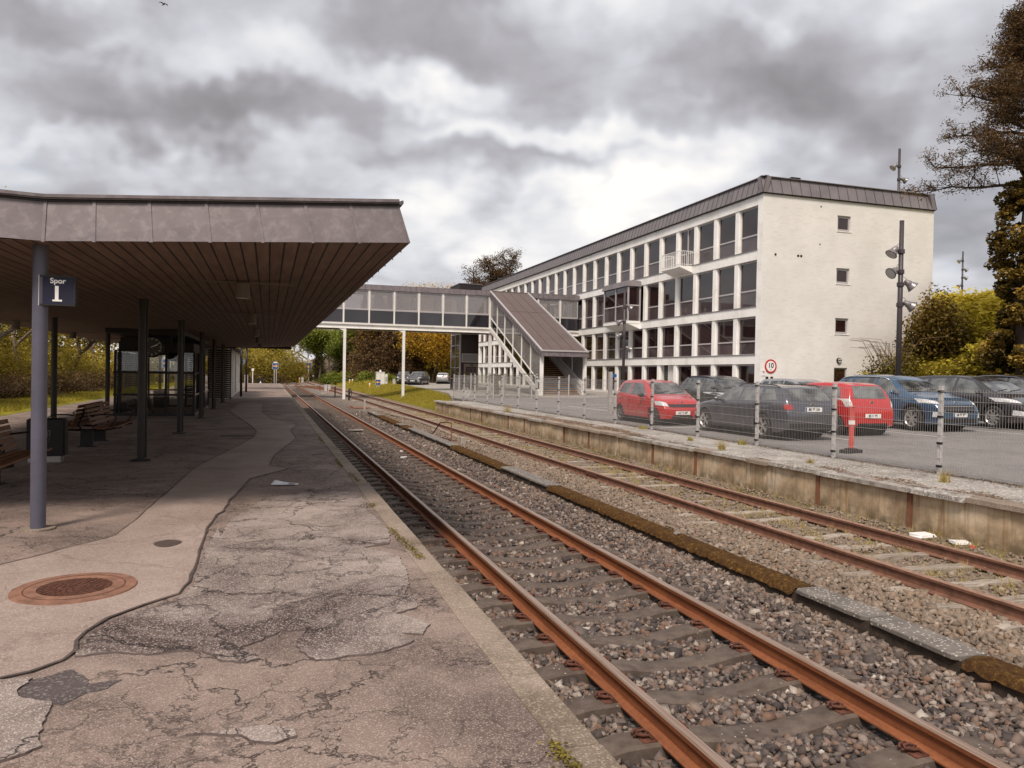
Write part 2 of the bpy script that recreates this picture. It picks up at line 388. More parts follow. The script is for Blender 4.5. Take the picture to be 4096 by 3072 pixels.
    col = t.ramp(a.outputs['Fac'], [(0, (.035,.027,.026)), (.25, (.090,.070,.062)), (.5, (.165,.130,.112)), (.7, (.17,.095,.060)), (.88, (.25,.20,.17)), (.985, (.34,.29,.245)), (1, (.52,.46,.40))])
    col = t.mix(t.map(t.noise(p, 40, 4, .6), .4, .8, 0, .5), col, c4((.09,.065,.055)))
    warm = t.map(t.sep(p)[0], 4.6, 6.6); col = t.mix(t.math('MULTIPLY', warm, .55), col, c4((.30,.225,.155)))
    t.L.new(col, b.inputs['Base Color']); b.inputs['Roughness'].default_value = .85
    t.L.new(t.bump(t.noise(p, 90, 3, .6), .4, .004), b.inputs['Normal']); M['stone'] = m
    m, t, b = new_mat('ballast_bed'); p = t.pos()
    vn = t.n('ShaderNodeTexVoronoi'); t.L.new(p, vn.inputs['Vector']); vn.inputs['Scale'].default_value = 17
    sc = t.n('ShaderNodeSeparateColor'); t.L.new(vn.outputs['Color'], sc.inputs[0])
    col = t.ramp(sc.outputs[0], [(0, (.05,.04,.04)), (.35, (.13,.11,.105)), (.6, (.21,.18,.165)), (.85, (.18,.12,.09)), (1, (.45,.41,.37))])
    col = t.mix(t.map(vn.outputs['Distance'], .28, .55, 0, .8), col, c4((.03,.022,.02)))
    xx = t.sep(p)[0]; warm = t.map(xx, 4.6, 6.6); col = t.mix(t.math('MULTIPLY', warm, .5), col, c4((.29,.22,.15)))
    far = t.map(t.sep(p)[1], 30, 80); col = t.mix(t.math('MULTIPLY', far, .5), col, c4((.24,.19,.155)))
    mossy = t.math('MULTIPLY', t.map(t.noise(p, 1.1, 6, .65), .46, .62), t.map(xx, 7.9, 8.9)); col = t.mix(t.math('MULTIPLY', mossy, .8), col, c4((.15,.115,.04)))
    t.L.new(col, b.inputs['Base Color']); b.inputs['Roughness'].default_value = .95
    t.L.new(t.bump(t.math('SUBTRACT', 1.0, vn.outputs['Distance']), 1.0, .03), b.inputs['Normal']); M['bed'] = m
    # old timber
    def wood(name, a, c, g=(1, 14, 14), sc=3.0, rough=.85):
        m, t, b = new_mat(name); p = t.pos()
        n = t.noise(t.scale(p, g), sc, 6, .65, .4)
        t.L.new(t.ramp(n, [(.3, a), (.68, c)]), b.inputs['Base Color']); b.inputs['Roughness'].default_value = rough
        t.L.new(t.bump(n, .6, .01), b.inputs['Normal']); return m
    M['timber'] = wood('grey_timber', (.10,.07,.05), (.40,.34,.28), (1, 14, 14), 3)
    M['timber_x'] = wood('bleached_timber', (.13,.095,.07), (.50,.43,.36), (1, 14, 14), 3)
    M['bench_wood'] = wood('bench_slat_wood', (.10,.040,.020), (.22,.10,.05), (2, 20, 20), 3, .5)
    M['log'] = wood('weathered_log', (.12,.085,.06), (.38,.31,.25), (14, 1, 14), 3)
    # canopy
    M['zinc'] = simple('canopy_zinc', (.155,.130,.137), .55, metal=.25, var=.22, scale=3.0, bump=.10, bscale=30, coords='pos', dirt=(.27,.24,.245), dirtamt=.5, dirtscale=9)
    M['seam'] = simple('dark_standing_seam', (.07,.058,.062), .6)
    M['zinc_b'] = simple('parapet_zinc', (.20,.178,.185), .55, metal=.3, var=.14, scale=.8, coords='pos', dirt=(.26,.235,.24), dirtamt=.4, dirtscale=1.2)
    m, t, b = new_mat('soffit_boards'); p = t.pos(); X = t.sep(p)[0]
    fr = t.math('FRACT', t.math('DIVIDE', X, .142)); g = t.math('MULTIPLY', t.map(t.math('ABSOLUTE', t.math('SUBTRACT', fr, .5)), .42, .455, 0.0, 1.0), 1.0)
    cell = t.math('FLOOR', t.math('DIVIDE', X, .142)); wn = t.n('ShaderNodeTexWhiteNoise', noise_dimensions='1D'); t.L.new(cell, wn.inputs['W'])
    col = t.ramp(t.noise(t.scale(p, (6, .7, 1)), 2, 6, .6), [(.3, (.125,.076,.055)), (.7, (.22,.142,.10))])
    col = t.mix(t.math('MULTIPLY', wn.outputs['Value'], .25), col, c4((.09,.055,.04)))
    col = t.mix(g, col, c4((.008,.004,.003)))
    t.L.new(col, b.inputs['Base Color']); b.inputs['Roughness'].default_value = .75
    t.L.new(t.bump(t.math('SUBTRACT', 1.0, g), .8, .01), b.inputs['Normal']); M['soffit'] = m
    M['column'] = simple('blue_grey_column', (.088,.085,.120), .42, var=.12, scale=4, bump=.05, bscale=60)
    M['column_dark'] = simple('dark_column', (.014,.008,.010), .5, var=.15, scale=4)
    M['black'] = simple('black_paint', (.008,.004,.004), .6, var=.2)
    M['near_black'] = simple('charcoal_metal', (.012,.008,.009), .6, var=.2)
    M['lampgrey'] = simple('soffit_lamp', (.16,.13,.115), .6, var=.1)
    M['navy'] = simple('sign_navy', (.006,.006,.028), .7, var=.1)
    M['white_sign'] = simple('sign_white', (.82,.80,.78), .5, var=.03)
    M['blue_sign'] = simple('sign_blue', (.01,.085,.28), .45, var=.05)
    M['yellow_sign'] = simple('sign_yellow', (.85,.42,.06), .5, var=.05)
    M['red_sign'] = simple('sign_red', (.50,.02,.02), .45, var=.05)
    M['galv'] = simple('galvanised_steel', (.52,.50,.49), .5, metal=.1, var=.14, scale=9)
    M['galv_dark'] = simple('aged_galvanised', (.40,.375,.36), .5, metal=.2, var=.2, scale=9)
    M['steel'] = simple('brushed_steel', (.42,.39,.37), .35, metal=.8, var=.1, scale=20)
    M['white_metal'] = simple('white_painted_steel', (.78,.76,.73), .4, var=.05, scale=1.5, coords='pos', dirt=(.52,.48,.43), dirtamt=.35, dirtscale=1.4)
    M['frame_grey'] = simple('grey_window_frame', (.42,.39,.39), .45, var=.06, scale=2)
    M['wall_white'] = simple('white_render', (.88,.865,.835), .9, var=.05, scale=.7, bump=.1, bscale=9, coords='pos', dirt=(.52,.47,.40), dirtamt=.4, dirtscale=.9)
    # brick-relief end wall
    m, t, b = new_mat('whitewashed_brick'); p = t.pos()
    br = t.n('ShaderNodeTexBrick'); s = t.sep(p); cv = t.n('ShaderNodeCombineXYZ'); t.L.new(s[0], cv.inputs[0]); t.L.new(s[2], cv.inputs[1])
    wv = t.vmath('ADD', cv.outputs[0], t.scale(t.noise(p, 3, 3, .6, out=1), (.02, .03, 0))).outputs[0]
    t.L.new(wv, br.inputs['Vector']); br.inputs['Scale'].default_value = 1.0
    br.inputs['Brick Width'].default_value = .24; br.inputs['Row Height'].default_value = .075; br.inputs['Mortar Size'].default_value = .008
    br.inputs['Color1'].default_value = (.8,.8,.8,1); br.inputs['Color2'].default_value = (.62,.62,.62,1); br.inputs['Mortar'].default_value = (0,0,0,1)
    base = t.ramp(t.noise(p, .5, 7, .6), [(.35, (.72,.70,.67)), (.7, (.83,.81,.78))])
    base = t.mix(t.map(t.noise(t.scale(p, (1, 1, 4)), 2.2, 7, .7), .5, .75, 0, .35), base, c4((.46,.425,.38)))
    base = t.mix(t.math('MULTIPLY', br.outputs['Fac'], .10), base, c4((.42,.39,.35)))
    t.L.new(base, b.inputs['Base Color']); b.inputs['Roughness'].default_value = .9
    t.L.new(t.bump(t.math('ADD', br.outputs['Color'], t.noise(p, 25, 4, .7)), .35, .012), b.inputs['Normal']); M['wall_brick'] = m
    # window glass of the long building
    def wg(name, base, ior, rough=.03, wob=.02):
        m, t, b = new_mat(name); b.inputs['Base Color'].default_value = c4(base); b.inputs['Roughness'].default_value = rough; b.inputs['IOR'].default_value = ior
        oi = t.n('ShaderNodeObjectInfo')
        col = t.mix(oi.outputs['Random'], c4(tuple(x*.6 for x in base)), c4(tuple(x*1.5 for x in base)))
        col = t.mix(t.map(t.noise(t.pos(), .8, 4, .5), .4, .7, 0, .6), col, c4(tuple(x*.5 for x in base)))
        t.L.new(col, b.inputs['Base Color'])
        t.L.new(t.bump(t.noise(t.pos(), 1.2, 2, .5), wob, .05), b.inputs['Normal']); return m
    M['pane_up'] = wg('upper_window_glass', (.022,.009,.009), 1.58)
    M['pane_low'] = wg('lower_panel_glass', (.075,.056,.058), 1.55)
    M['pane_bridge_low'] = wg('bridge_dark_panel', (.028,.024,.030), 1.6, .06)
    M['bridge_glass'] = glass_mat('bridge_glass', (.95,.93,.93), opac=.34, dark=(.50,.465,.47))  # pale grey body colour stands in for sky reflected in the panes
    M['clear_glass'] = glass_mat('shelter_glass', (.94,.94,.92), opac=.015, dark=(.2,.19,.17))
    M['stair_glass'] = glass_mat('stair_glass', (.42,.40,.40), opac=.10)
    M['roof_felt'] = simple('brown_roofing_felt', (.115,.085,.080), .85, var=.12, scale=1.2, bump=.15, bscale=40, coords='pos', dirt=(.09,.06,.05), dirtamt=.3, dirtscale=1.5)
    M['step'] = simple('dark_red_steps', (.045,.012,.010), .7, var=.2)
    M['step_nose'] = simple('yellow_nosing', (.42,.22,.07), .6, var=.25, scale=5, coords='pos')
    M['step_blue'] = simple('blue_step_paint', (.03,.10,.16), .6, var=.4, scale=5, coords='pos')
    M['lift_dark'] = simple('dark_brown_cladding', (.022,.008,.008), .4, var=.2)
    M['lift_door'] = simple('bronze_door_surround', (.20,.155,.13), .45, metal=.3, var=.1)
    M['paint_line'] = simple('road_marking', (.66,.64,.60), .8, var=.15, scale=6, coords='pos', dirt=(.3,.28,.26), dirtamt=.5, dirtscale=6)
    M['grille_iron'] = simple('iron_cover', (.085,.038,.020), .75, metal=.2, var=.5, scale=14, bump=.5, coords='pos')
    M['manhole_ring'] = simple('orange_rust_ring', (.215,.105,.068), .85, var=.35, scale=9, bump=.4, bscale=80, coords='pos')
    M['paper'] = simple('paper', (.80,.80,.82), .6, var=.05)
    M['pole'] = simple('dark_lamp_pole', (.045,.036,.040), .45, var=.15)
    M['lamp_head'] = simple('floodlight_grey', (.24,.22,.22), .4, metal=.5, var=.15)
    M['lamp_face'] = simple('floodlight_glass', (.50,.47,.44), .25, var=.1)
    M['bollard'] = simple('faded_red_plastic', (.56,.085,.075), .55, var=.15, scale=7, dirt=(.6,.3,.27), dirtamt=.5)
    M['rubber'] = simple('rubber', (.028,.024,.024), .8, var=.3, scale=20, bump=.2)
    # vegetation
    M['bark'] = simple('bark', (.055,.038,.028), .95, var=.4, scale=8, bump=.8, bscale=30, coords='pos')
    M['bark_grey'] = simple('grey_bark', (.14,.105,.075), .95, var=.35, scale=6, bump=.6, bscale=30, coords='pos')
    M['twig'] = simple('brown_twigs', (.15,.095,.07), .95, var=.4, scale=4, coords='pos')
    M['leaf_yg'] = leaf_mat('spring_leaves', [(.12, (.055,.045,.010)), (.40, (.25,.195,.030)), (.70, (.52,.40,.06)), (1, (.74,.58,.13))], .45)
    M['leaf_gold'] = leaf_mat('golden_leaves', [(.10, (.12,.07,.010)), (.36, (.44,.26,.028)), (.66, (.72,.46,.055)), (1, (.82,.58,.09))], .45)
    M['leaf_green'] = leaf_mat('fresh_green_leaves', [(.12, (.045,.062,.010)), (.40, (.15,.19,.025)), (.75, (.32,.34,.055)), (1, (.46,.44,.10))])
    M['leaf_dark'] = leaf_mat('dark_conifer', [(.12, (.02,.017,.008)), (.45, (.08,.062,.022)), (.9, (.19,.14,.045))], .2)
    M['leaf_brown'] = leaf_mat('brown_conifer', [(.12, (.040,.022,.011)), (.45, (.15,.088,.038)), (.9, (.31,.20,.085))], .2)
    M['leaf_ivy'] = leaf_mat('ivy_leaves', [(.12, (.030,.022,.007)), (.40, (.15,.10,.022)), (.72, (.40,.26,.05)), (1, (.56,.42,.10))], .25, rough=.45)
    M['leaf_hill'] = leaf_mat('bank_shrub_leaves', [(.08, (.06,.048,.010)), (.28, (.28,.225,.028)), (.55, (.62,.50,.055)), (1, (.82,.70,.12))], .45)
    M['leaf_olive'] = leaf_mat('olive_leaves', [(.12, (.035,.030,.008)), (.45, (.14,.11,.022)), (.85, (.30,.23,.045))], .25)
    M['blade'] = leaf_mat('grass_blades', [(.12, (.17,.135,.025)), (.45, (.42,.35,.045)), (.85, (.66,.57,.12))], .45)
    M['blade_dry'] = leaf_mat('dry_grass', [(.15, (.22,.15,.05)), (.5, (.42,.32,.10)), (.85, (.62,.52,.20))], .3)
    m, t, b = new_mat('meadow_ground'); p = t.pos()
    col = t.ramp(t.noise(p, .35, 8, .65), [(.3, (.17,.145,.022)), (.5, (.31,.27,.030)), (.7, (.44,.38,.05))])
    col = t.mix(t.map(t.noise(p, 6, 6, .7), .4, .8, 0, .6), col, c4((.07,.06,.018)))
    t.L.new(col, b.inputs['Base Color']); b.inputs['Roughness'].default_value = 1.0; b.inputs['Specular IOR Level'].default_value = .05
    t.L.new(t.bump(t.noise(p, 14, 6, .7), 1.0, .08), b.inputs['Normal']); M['meadow'] = m
    m, t, b = new_mat('wood_floor'); p = t.pos()
    col = t.ramp(t.noise(p, .5, 8, .65), [(.3, (.045,.028,.016)), (.55, (.095,.065,.03)), (.75, (.12,.10,.025))])
    t.L.new(col, b.inputs['Base Color']); b.inputs['Roughness'].default_value = 1.0
    t.L.new(t.bump(t.noise(p, 8, 6, .7), 1.0, .1), b.inputs['Normal']); M['woodfloor'] = m
build_materials()
# ------------------------------------------------------------------ camera
YAW, PITCH, ROLL, CH = R(17.82), R(-0.73), R(1.05), 1.60
fw = Vector((math.sin(YAW)*math.cos(PITCH), math.cos(YAW)*math.cos(PITCH), math.sin(PITCH)))
r0 = Vector((math.cos(YAW), -math.sin(YAW), 0)); u0 = r0.cross(fw)
rr = r0*math.cos(ROLL) + u0*math.sin(ROLL); uu = -r0*math.sin(ROLL) + u0*math.cos(ROLL)
cam_d = bpy.data.cameras.new('camera'); cam = bpy.data.objects.new('camera', cam_d); COL.objects.link(cam)
mw = Matrix((rr, uu, -fw)).transposed().to_4x4(); mw.translation = Vector((0, 0, CH)); cam.matrix_world = mw
cam_d.sensor_width = 36; cam_d.lens = 1640/2212*36; cam_d.clip_start = .05; cam_d.clip_end = 6000
scene.camera = cam
scene.view_settings.view_transform = 'Standard'; scene.view_settings.look = 'None'; scene.view_settings.exposure = 0; scene.view_settings.gamma = 1
scene.render.film_transparent = False

# ------------------------------------------------------------------ world: daylight sky behind broken heavy cloud
world = bpy.data.worlds.new('World'); scene.world = world; world.use_nodes = True
SUN_EL, SUN_AZ = R(52), R(215)          # azimuth clockwise from +Y
t = NT(world.node_tree); bg = world.node_tree.nodes['Background']
sky = t.n('ShaderNodeTexSky', sky_type='NISHITA'); sky.sun_disc = False; sky.sun_elevation = SUN_EL; sky.sun_rotation = SUN_AZ; sky.air_density = 1.2; sky.dust_density = 2.5
d = t.n('ShaderNodeTexCoord').outputs['Generated']
# horizontal tangent frame of the sky along the camera heading, cloud blobs laid out in it
fx, fy = math.sin(YAW), math.cos(YAW)
dn = t.vmath('NORMALIZE', d).outputs[0]
s = t.sep(dn)
a_f = t.vmath('DOT_PRODUCT', dn, (fx, fy, 0)); a_f = a_f.outputs['Value']
a_r = t.vmath('DOT_PRODUCT', dn, (fy, -fx, 0)); a_r = a_r.outputs['Value']
den = t.math('MAXIMUM', t.math('ABSOLUTE', a_f), .12)
A = t.math('DIVIDE', a_r, den); B = t.math('DIVIDE', s[2], den)
cv = t.n('ShaderNodeCombineXYZ'); t.L.new(A, cv.inputs[0]); t.L.new(B, cv.inputs[1]); AB = cv.outputs[0]
# cloud-deck coordinates (perspective towards the horizon)
dz = t.math('ADD', t.math('MAXIMUM', s[2], 0.0), .32)
cu = t.n('ShaderNodeCombineXYZ'); t.L.new(t.math('DIVIDE', a_r, dz), cu.inputs[0]); t.L.new(t.math('DIVIDE', a_f, dz), cu.inputs[1])
deck = cu.outputs[0]
n_big = t.noise(deck, .95, 4, .56, .25)
n_small = t.noise(deck, 3.1, 6, .62, .0)
warp = t.vmath('SUBTRACT', t.noise(AB, 4.0, 4, .6, 0, out=1), (.5, .5, .5))
wsc = t.vmath('SCALE', warp.outputs[0]); wsc.inputs[3].default_value = .32
ABw = t.vmath('ADD', AB, wsc.outputs[0]).outputs[0]
def blob(cx, cy, rx, ry, amt, soft=1.0):
    q = t.vmath('SUBTRACT', ABw, (cx, cy, 0)).outputs[0]
    q = t.vmath('MULTIPLY', q, (1/rx, 1/ry, 0)).outputs[0]
    l = t.vmath('LENGTH', q).outputs['Value']
    mp = t.n('ShaderNodeMapRange', interpolation_type='SMOOTHSTEP'); t.set(mp, 0, l); t.set(mp, 1, 1.25); t.set(mp, 2, .25); t.set(mp, 3, 0.0); t.set(mp, 4, 1.0)
    return t.math('MULTIPLY', mp.outputs[0], amt*(.75 if amt < 0 else .72))
dwp = t.vmath('SUBTRACT', t.noise(deck, 3.2, 3, .55, 0, out=1), (.5, .5, .5)); dws = t.vmath('SCALE', dwp.outputs[0]); dws.inputs[3].default_value = .55
deckw = t.vmath('ADD', deck, dws.outputs[0]).outputs[0]
vs_ = t.n('ShaderNodeTexVoronoi', feature='F1'); t.set(vs_, 'Vector', deckw); t.set(vs_, 'Scale', 2.1); t.set(vs_, 'Detail', 1.5); t.set(vs_, 'Roughness', .5)
billow = t.math('SUBTRACT', .40, vs_.outputs['Distance'])
val = t.math('ADD', t.math('MULTIPLY', t.math('SUBTRACT', n_big, .5), .85), t.math('ADD', .70, t.math('MULTIPLY', billow, .55)))
val = t.math('ADD', val, t.math('MULTIPLY', t.math('SUBTRACT', n_small, .5), .42))
for bl in CLOUD_BLOBS:
    val = t.math('ADD', val, blob(*bl))
lowb = t.map(s[2], .30, .02, 0, .10); val = t.math('ADD', val, lowb)
val = t.math('ADD', t.math('MULTIPLY', val, .82), .245)
ccol = t.ramp(val, [(.0, (.24, .222, .235)), (.22, (.315, .298, .315)), (.42, (.43, .42, .445)), (.60, (.59, .60, .64)), (.76, (.78, .775, .79)), (.93, (.98, .945, .90))])
ccol10 = t.vmath('SCALE', ccol); ccol10.inputs[3].default_value = 10.0
cover = t.map(n_big, .30, .42, .80, .97)
fin = t.mix(cover, sky.outputs[0], ccol10.outputs[0])
t.L.new(fin, bg.inputs['Color']); bg.inputs['Strength'].default_value = .112
world.cycles.sampling_method = 'MANUAL'; world.cycles.sample_map_resolution = 256
sun_d = bpy.data.lights.new('sun', 'SUN'); sun_d.energy = 3.7; sun_d.angle = R(14); sun_d.color = (1.0, .88, .765)
sun = bpy.data.objects.new('sun', sun_d); COL.objects.link(sun)
sdir = Vector((math.sin(SUN_AZ)*math.cos(SUN_EL), math.cos(SUN_AZ)*math.cos(SUN_EL), math.sin(SUN_EL)))
sun.rotation_euler = (-sdir).to_track_quat('-Z', 'Y').to_euler()

# ------------------------------------------------------------------ terrain
def sst(a, b, v):
    k = np.clip((v-a)/(b-a), 0, 1); return k*k*(3-2*k)
def terr(x, y):
    x = np.asarray(x, float); y = np.asarray(y, float)
    z = np.full(np.broadcast(x, y).shape, -.86)
    z = z + sst(-11.0, -12.2, x)*.22 + sst(-15, -45, x)*2.6*sst(-20, 20, y)
    z = z + sst(9.3, 14.0, x)*.72*sst(42.0, 43.5, y)
    z = z + sst(10.6, 22, x + 0*y)*5.6*sst(104, 135, y)
    toe = 31.2 + 0*y
    z = z + sst(0, 1, (x-toe)/11.5)*7.5
    z = z + sst(108, 150, y)*sst(-3, -14, x)*.8
    return z
def zcp(x): return .016*(x-12)+.02
def build_terrain():
    xs = np.concatenate([[-900, -400, -180, -90], np.arange(-60, 80, 1.6), [95, 140, 220, 400, 900]])
    ys = np.concatenate([[-500, -120, -40], np.arange(-14, 230, 2.0), [260, 320, 450, 800, 1500]])
    X, Y = np.meshgrid(xs, ys); Z = terr(X, Y) + rng.normal(0, .03, X.shape)
    V = np.stack([X, Y, Z], -1).reshape(-1, 3); nx = len(xs); ny = len(ys)
    i, j = np.meshgrid(np.arange(nx-1), np.arange(ny-1)); k = (j*nx+i).ravel()
    F = np.stack([k, k+1, k+nx+1, k+nx], 1)
    o = np_mesh('ground', V, F, [M['meadow'], M['woodfloor']], smooth=True); tag(o, kind='structure')
    cx = V[F].mean(1)
    wood = ((cx[:, 0] < -15.5) | (cx[:, 1] > 175)).astype(np.int32)
    o.data.polygons.foreach_set('material_index', wood)
build_terrain()

# track bed
def zbed(x, y=0):
    x = np.asarray(x, float)
    z = np.full(x.shape, -.745)
    z = np.where((x > 1.7) & (x < 4.6), -.752, z)
    z = z + .035*np.exp(-((x-4.9)/.35)**2)
    z = z + sst(5.5, 6.3, x)*.035 + sst(8.45, 9.1, x)*.11
    return z
def bed_mesh():
    xs = np.concatenate([np.arange(1.30, 9.35, .16)]); ys = np.concatenate([np.arange(-4, 30, .25), np.arange(30, 130, 2.)])
    X, Y = np.meshgrid(xs, ys); Z = zbed(X) + rng.normal(0, .008, X.shape)
    V = np.stack([X, Y, Z], -1).reshape(-1, 3); nx = len(xs); ny = len(ys)
    i, j = np.meshgrid(np.arange(nx-1), np.arange(ny-1)); k = (j*nx+i).ravel()
    o = np_mesh('ballast_bed', V, np.stack([k, k+1, k+nx+1, k+nx], 1), M['bed'], smooth=True); tag(o, kind='structure')
    # beyond the platform the bed widens and bends right
    P = []
    for y in list(range(96, 240, 6)):
        c = max(0, y-110)**2/1200.
        P.append((-6 + c*1.9 if y > 110 else -3.0, 10.4+c, y))
    mb = MB()
    for (a0, a1, ya), (b0, b1, yb) in zip(P[:-1], P[1:]):
        mb.quad((a0, ya, -.752), (a1, ya, -.752), (b1, yb, -.752), (b0, yb, -.752))
    tag(mb.build('far_ballast_bed', M['bed']), kind='structure')
    mb = MB(); 
    P = [(-11.45+max(0, y-70)**2/970., y) for y in range(-8, 200, 6)]
    for (xa, ya), (xb, yb) in zip(P[:-1], P[1:]):
        mb.quad((xa, ya, -.70), (xa+3.9, ya, -.70), (xb+3.9, yb, -.70), (xb, yb, -.70))
    tag(mb.build('left_ballast_bed', M['bed']), kind='structure')
bed_mesh()

# platform
def poly_sheet(name, pts, z, m, thick=0.0, kind='structure'):
    mb = MB(); mb.prism(pts, z-thick-.001, z); o = mb.build(name, m); return tag(o, kind=kind)
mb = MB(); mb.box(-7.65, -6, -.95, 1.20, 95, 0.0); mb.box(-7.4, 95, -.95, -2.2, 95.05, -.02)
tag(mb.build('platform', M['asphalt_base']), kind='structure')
mb = MB(); y = -6.0; k = 0
while y < 95:
    L = 1.0 if y < 40 else 5.0
    dx = random.uniform(-.006, .006); dzz = random.uniform(-.006, .003)
    mb.box(1.203, y+.006, -.93, 1.40+dx, y+L-.006, .006+dzz); y += L
tag(mb.build('platform_kerb', M['kerb'], bevel=.012), kind='structure')
mb = MB(); y = -6.0
while y < 95:
    mb.box(-7.86, y+.006, -.93, -7.653, y+4.99, .006); y += 5
tag(mb.build('far_platform_kerb', M['kerb'], bevel=.012), kind='structure')

def jitter_poly(pts, amp, sub):
    out = []
    for i in range(len(pts)):
        a = Vector(pts[i]); b = Vector(pts[(i+1) % len(pts)]); L = (b-a).length; n = max(1, int(L/sub)); nrm = Vector((-(b-a).y, (b-a).x)).normalized() if L > 0 else Vector((0, 0))
        for k in range(n):
            q = a.lerp(b, k/n)
            if k: q = q + nrm*random.uniform(-amp, amp)
            out.append((q.x, q.y))
    return out
def tri_sheet(name, pts, z0, z1, mats):
    """polygon slab with rough rim (concave polygons allowed)"""
    bm = bmesh.new(); vs = [bm.verts.new((x, y, z1)) for x, y in pts]; es = [bm.edges.new((vs[i], vs[(i+1) % len(vs)])) for i in range(len(vs))]
    bmesh.ops.triangle_fill(bm, edges=es, use_beauty=True)
    low = [bm.verts.new((x+random.uniform(-.004, .004), y-.004, z0)) for x, y in pts]
    for i in range(len(vs)):
        j = (i+1) % len(vs); f = bm.faces.new((vs[i], vs[j], low[j], low[i])); f.material_index = 1
    me = bpy.data.meshes.new(name); bm.to_mesh(me); bm.free()
    for m in mats: me.materials.append(m)
    for p in me.polygons:
        if p.material_index == 0 and p.normal.z < 0: p.flip()
    o = bpy.data.objects.new(name, me); COL.objects.link(o); return tag(o, kind='structure')
strip = jitter_poly(STRIP_L + STRIP_R[::-1], .006, .25)
tri_sheet('resurfaced_strip', strip, -.002, .005, [M['asphalt_new'], M['tar']])
def ribbon(name, pts, w, z, m):
    mb = MB(); P = [Vector((x, y, z)) for x, y in pts]
    Q = []
    for a, b in zip(P[:-1], P[1:]):
        n = max(1, int((b-a).length/.15))
        for k in range(n): Q.append(a.lerp(b, k/n))
    Q.append(P[-1]); L = []; Rr = []
    for i, q in enumerate(Q):
        d = (Q[min(i+1, len(Q)-1)]-Q[max(0, i-1)]).normalized(); nn = Vector((-d.y, d.x, 0)); ww = w*random.uniform(.55, 1.35)/2; off = nn*random.uniform(-.006, .006)
        L.append(q+nn*ww+off); Rr.append(q-nn*ww+off)
    n = len(Q); mb._add(L+Rr, [(i, i+1, n+i+1, n+i) for i in range(n-1)])
    return tag(mb.build(name, m), kind='structure')
ribbon('tar_seam', STRIP_R, .020, .013, M['tar']); ribbon('tar_seam', STRIP_L, .012, .009, M['tar'])
tri_sheet('old_asphalt_layer', jitter_poly(OLD_LAYER, .012, .035), -.002, .011, [M['asphalt_old'], M['tar']])
tri_sheet('old_asphalt_layer', jitter_poly(OLD_CHUNK, .010, .03), -.002, .012, [M['asphalt_old'], M['tar']])
tri_sheet('old_asphalt_layer', jitter_poly(OLD_SLIVER, .006, .025), -.002, .011, [M['asphalt_old'], M['tar']])
tri_sheet('dark_patch', jitter_poly(DARK_PATCH, .008, .03), -.002, .004, [M['asphalt_dark'], M['asphalt_dark']])
for ax, ay, n_, l in [(.75, 8.5, 7, .25), (.2, 9.5, 5, .35), (-.5, 12.5, 6, .4), (.8, 14.5, 6, .4), (-1.0, 16.5, 7, .4), (.6, 19, 6, .5), (-.2, 22.5, 8, .5)]:
    pts = [(ax, ay)]
    for k in range(n_): pts.append((pts[-1][0]+random.uniform(-.4, .25), pts[-1][1]+random.uniform(-.12, .3)*l*1.5))
    ribbon('surface_crack', pts, .007, .0135, M['tar'])

# low pavement behind the retaining wall, car park, far road
def pave():
    xs = np.linspace(9.36, 11.2, 8); ys = np.arange(-8, 42.9, .4)
    X, Y = np.meshgrid(xs, ys); Z = .0 + rng.normal(0, .006, X.shape) + .02*(X < 9.5)
    V = np.stack([X, Y, Z], -1).reshape(-1, 3); nx = len(xs); ny = len(ys)
    i, j = np.meshgrid(np.arange(nx-1), np.arange(ny-1)); k = (j*nx+i).ravel()
    tag(np_mesh('pavement', V, np.stack([k, k+1, k+nx+1, k+nx], 1), M['gravel_pave'], smooth=True), kind='structure')
pave()
mb = MB(); mb.quad((11.18, -10, zcp(11.18)), (33.5, -10, zcp(33.5)), (33.5, 46.6, zcp(33.5)), (11.18, 46.6, zcp(11.18)))
mb.box(11.19, -10, -.9, 33, 46.5, -.012)
tag(mb.build('car_park', M['carpark']), kind='structure')
RD = [(11.2, 46.6), (13.3, 57), (14.1, 69), (15.8, 91), (17.5, 112), (28, 112), (28, 46.6)]
mb = MB(); mb._add([(x, y, zcp(x)) for x, y in RD], [tuple(range(len(RD)))])
tag(mb.build('road', M['gravel_pave']), kind='structure')
mb = MB()
for (xa, ya), (xb, yb) in zip(RD[:4], RD[1:5]):
    n = 6
    for k in range(n):
        p = Vector((xa, ya, 0)).lerp(Vector((xb, yb, 0)), (k+.01)/n); q = Vector((xa, ya, 0)).lerp(Vector((xb, yb, 0)), (k+.99)/n)
        mb.bar((p.x, p.y, zcp(p.x)-.4), (q.x, q.y, zcp(q.x)-.4), .22, .86)
tag(mb.build('road_kerb', M['concrete']), kind='structure')
# painted bay lines in the car park
mb = MB()
def line(x0, y0, x1, y1, w=.10):
    a = Vector((x0, y0, zcp(x0)+.006)); b = Vector((x1, y1, zcp(x1)+.006)); d = (b-a).normalized(); n = Vector((-d.y, d.x, 0))*w/2
    mb._add([a-n, b-n, b+n, a+n], [(0, 1, 2, 3)])
for x in (14.35, 17.43, 20.45, 23.4): line(x, 15.9, x, 20.8); line(x, 21.3, x, 26.0)
for x in (14.35, 17.43, 20.45): line(x, 30.5, x, 35.4)
for y in (33.6, 36.4): line(13.2, y, 18.2, y-.1)
line(13.2, 33.6, 15.8, 29.6); line(12.2, 38.2, 17, 38.4); line(11.6, 21.0, 14.3, 21.25); line(12.9, 20.6, 14.3, 20.7, .16)
line(19.0, 40.5, 22.0, 40.5); line(19, 43, 22, 43)
tag(mb.build('parking_lines', M['paint_line']), kind='structure')

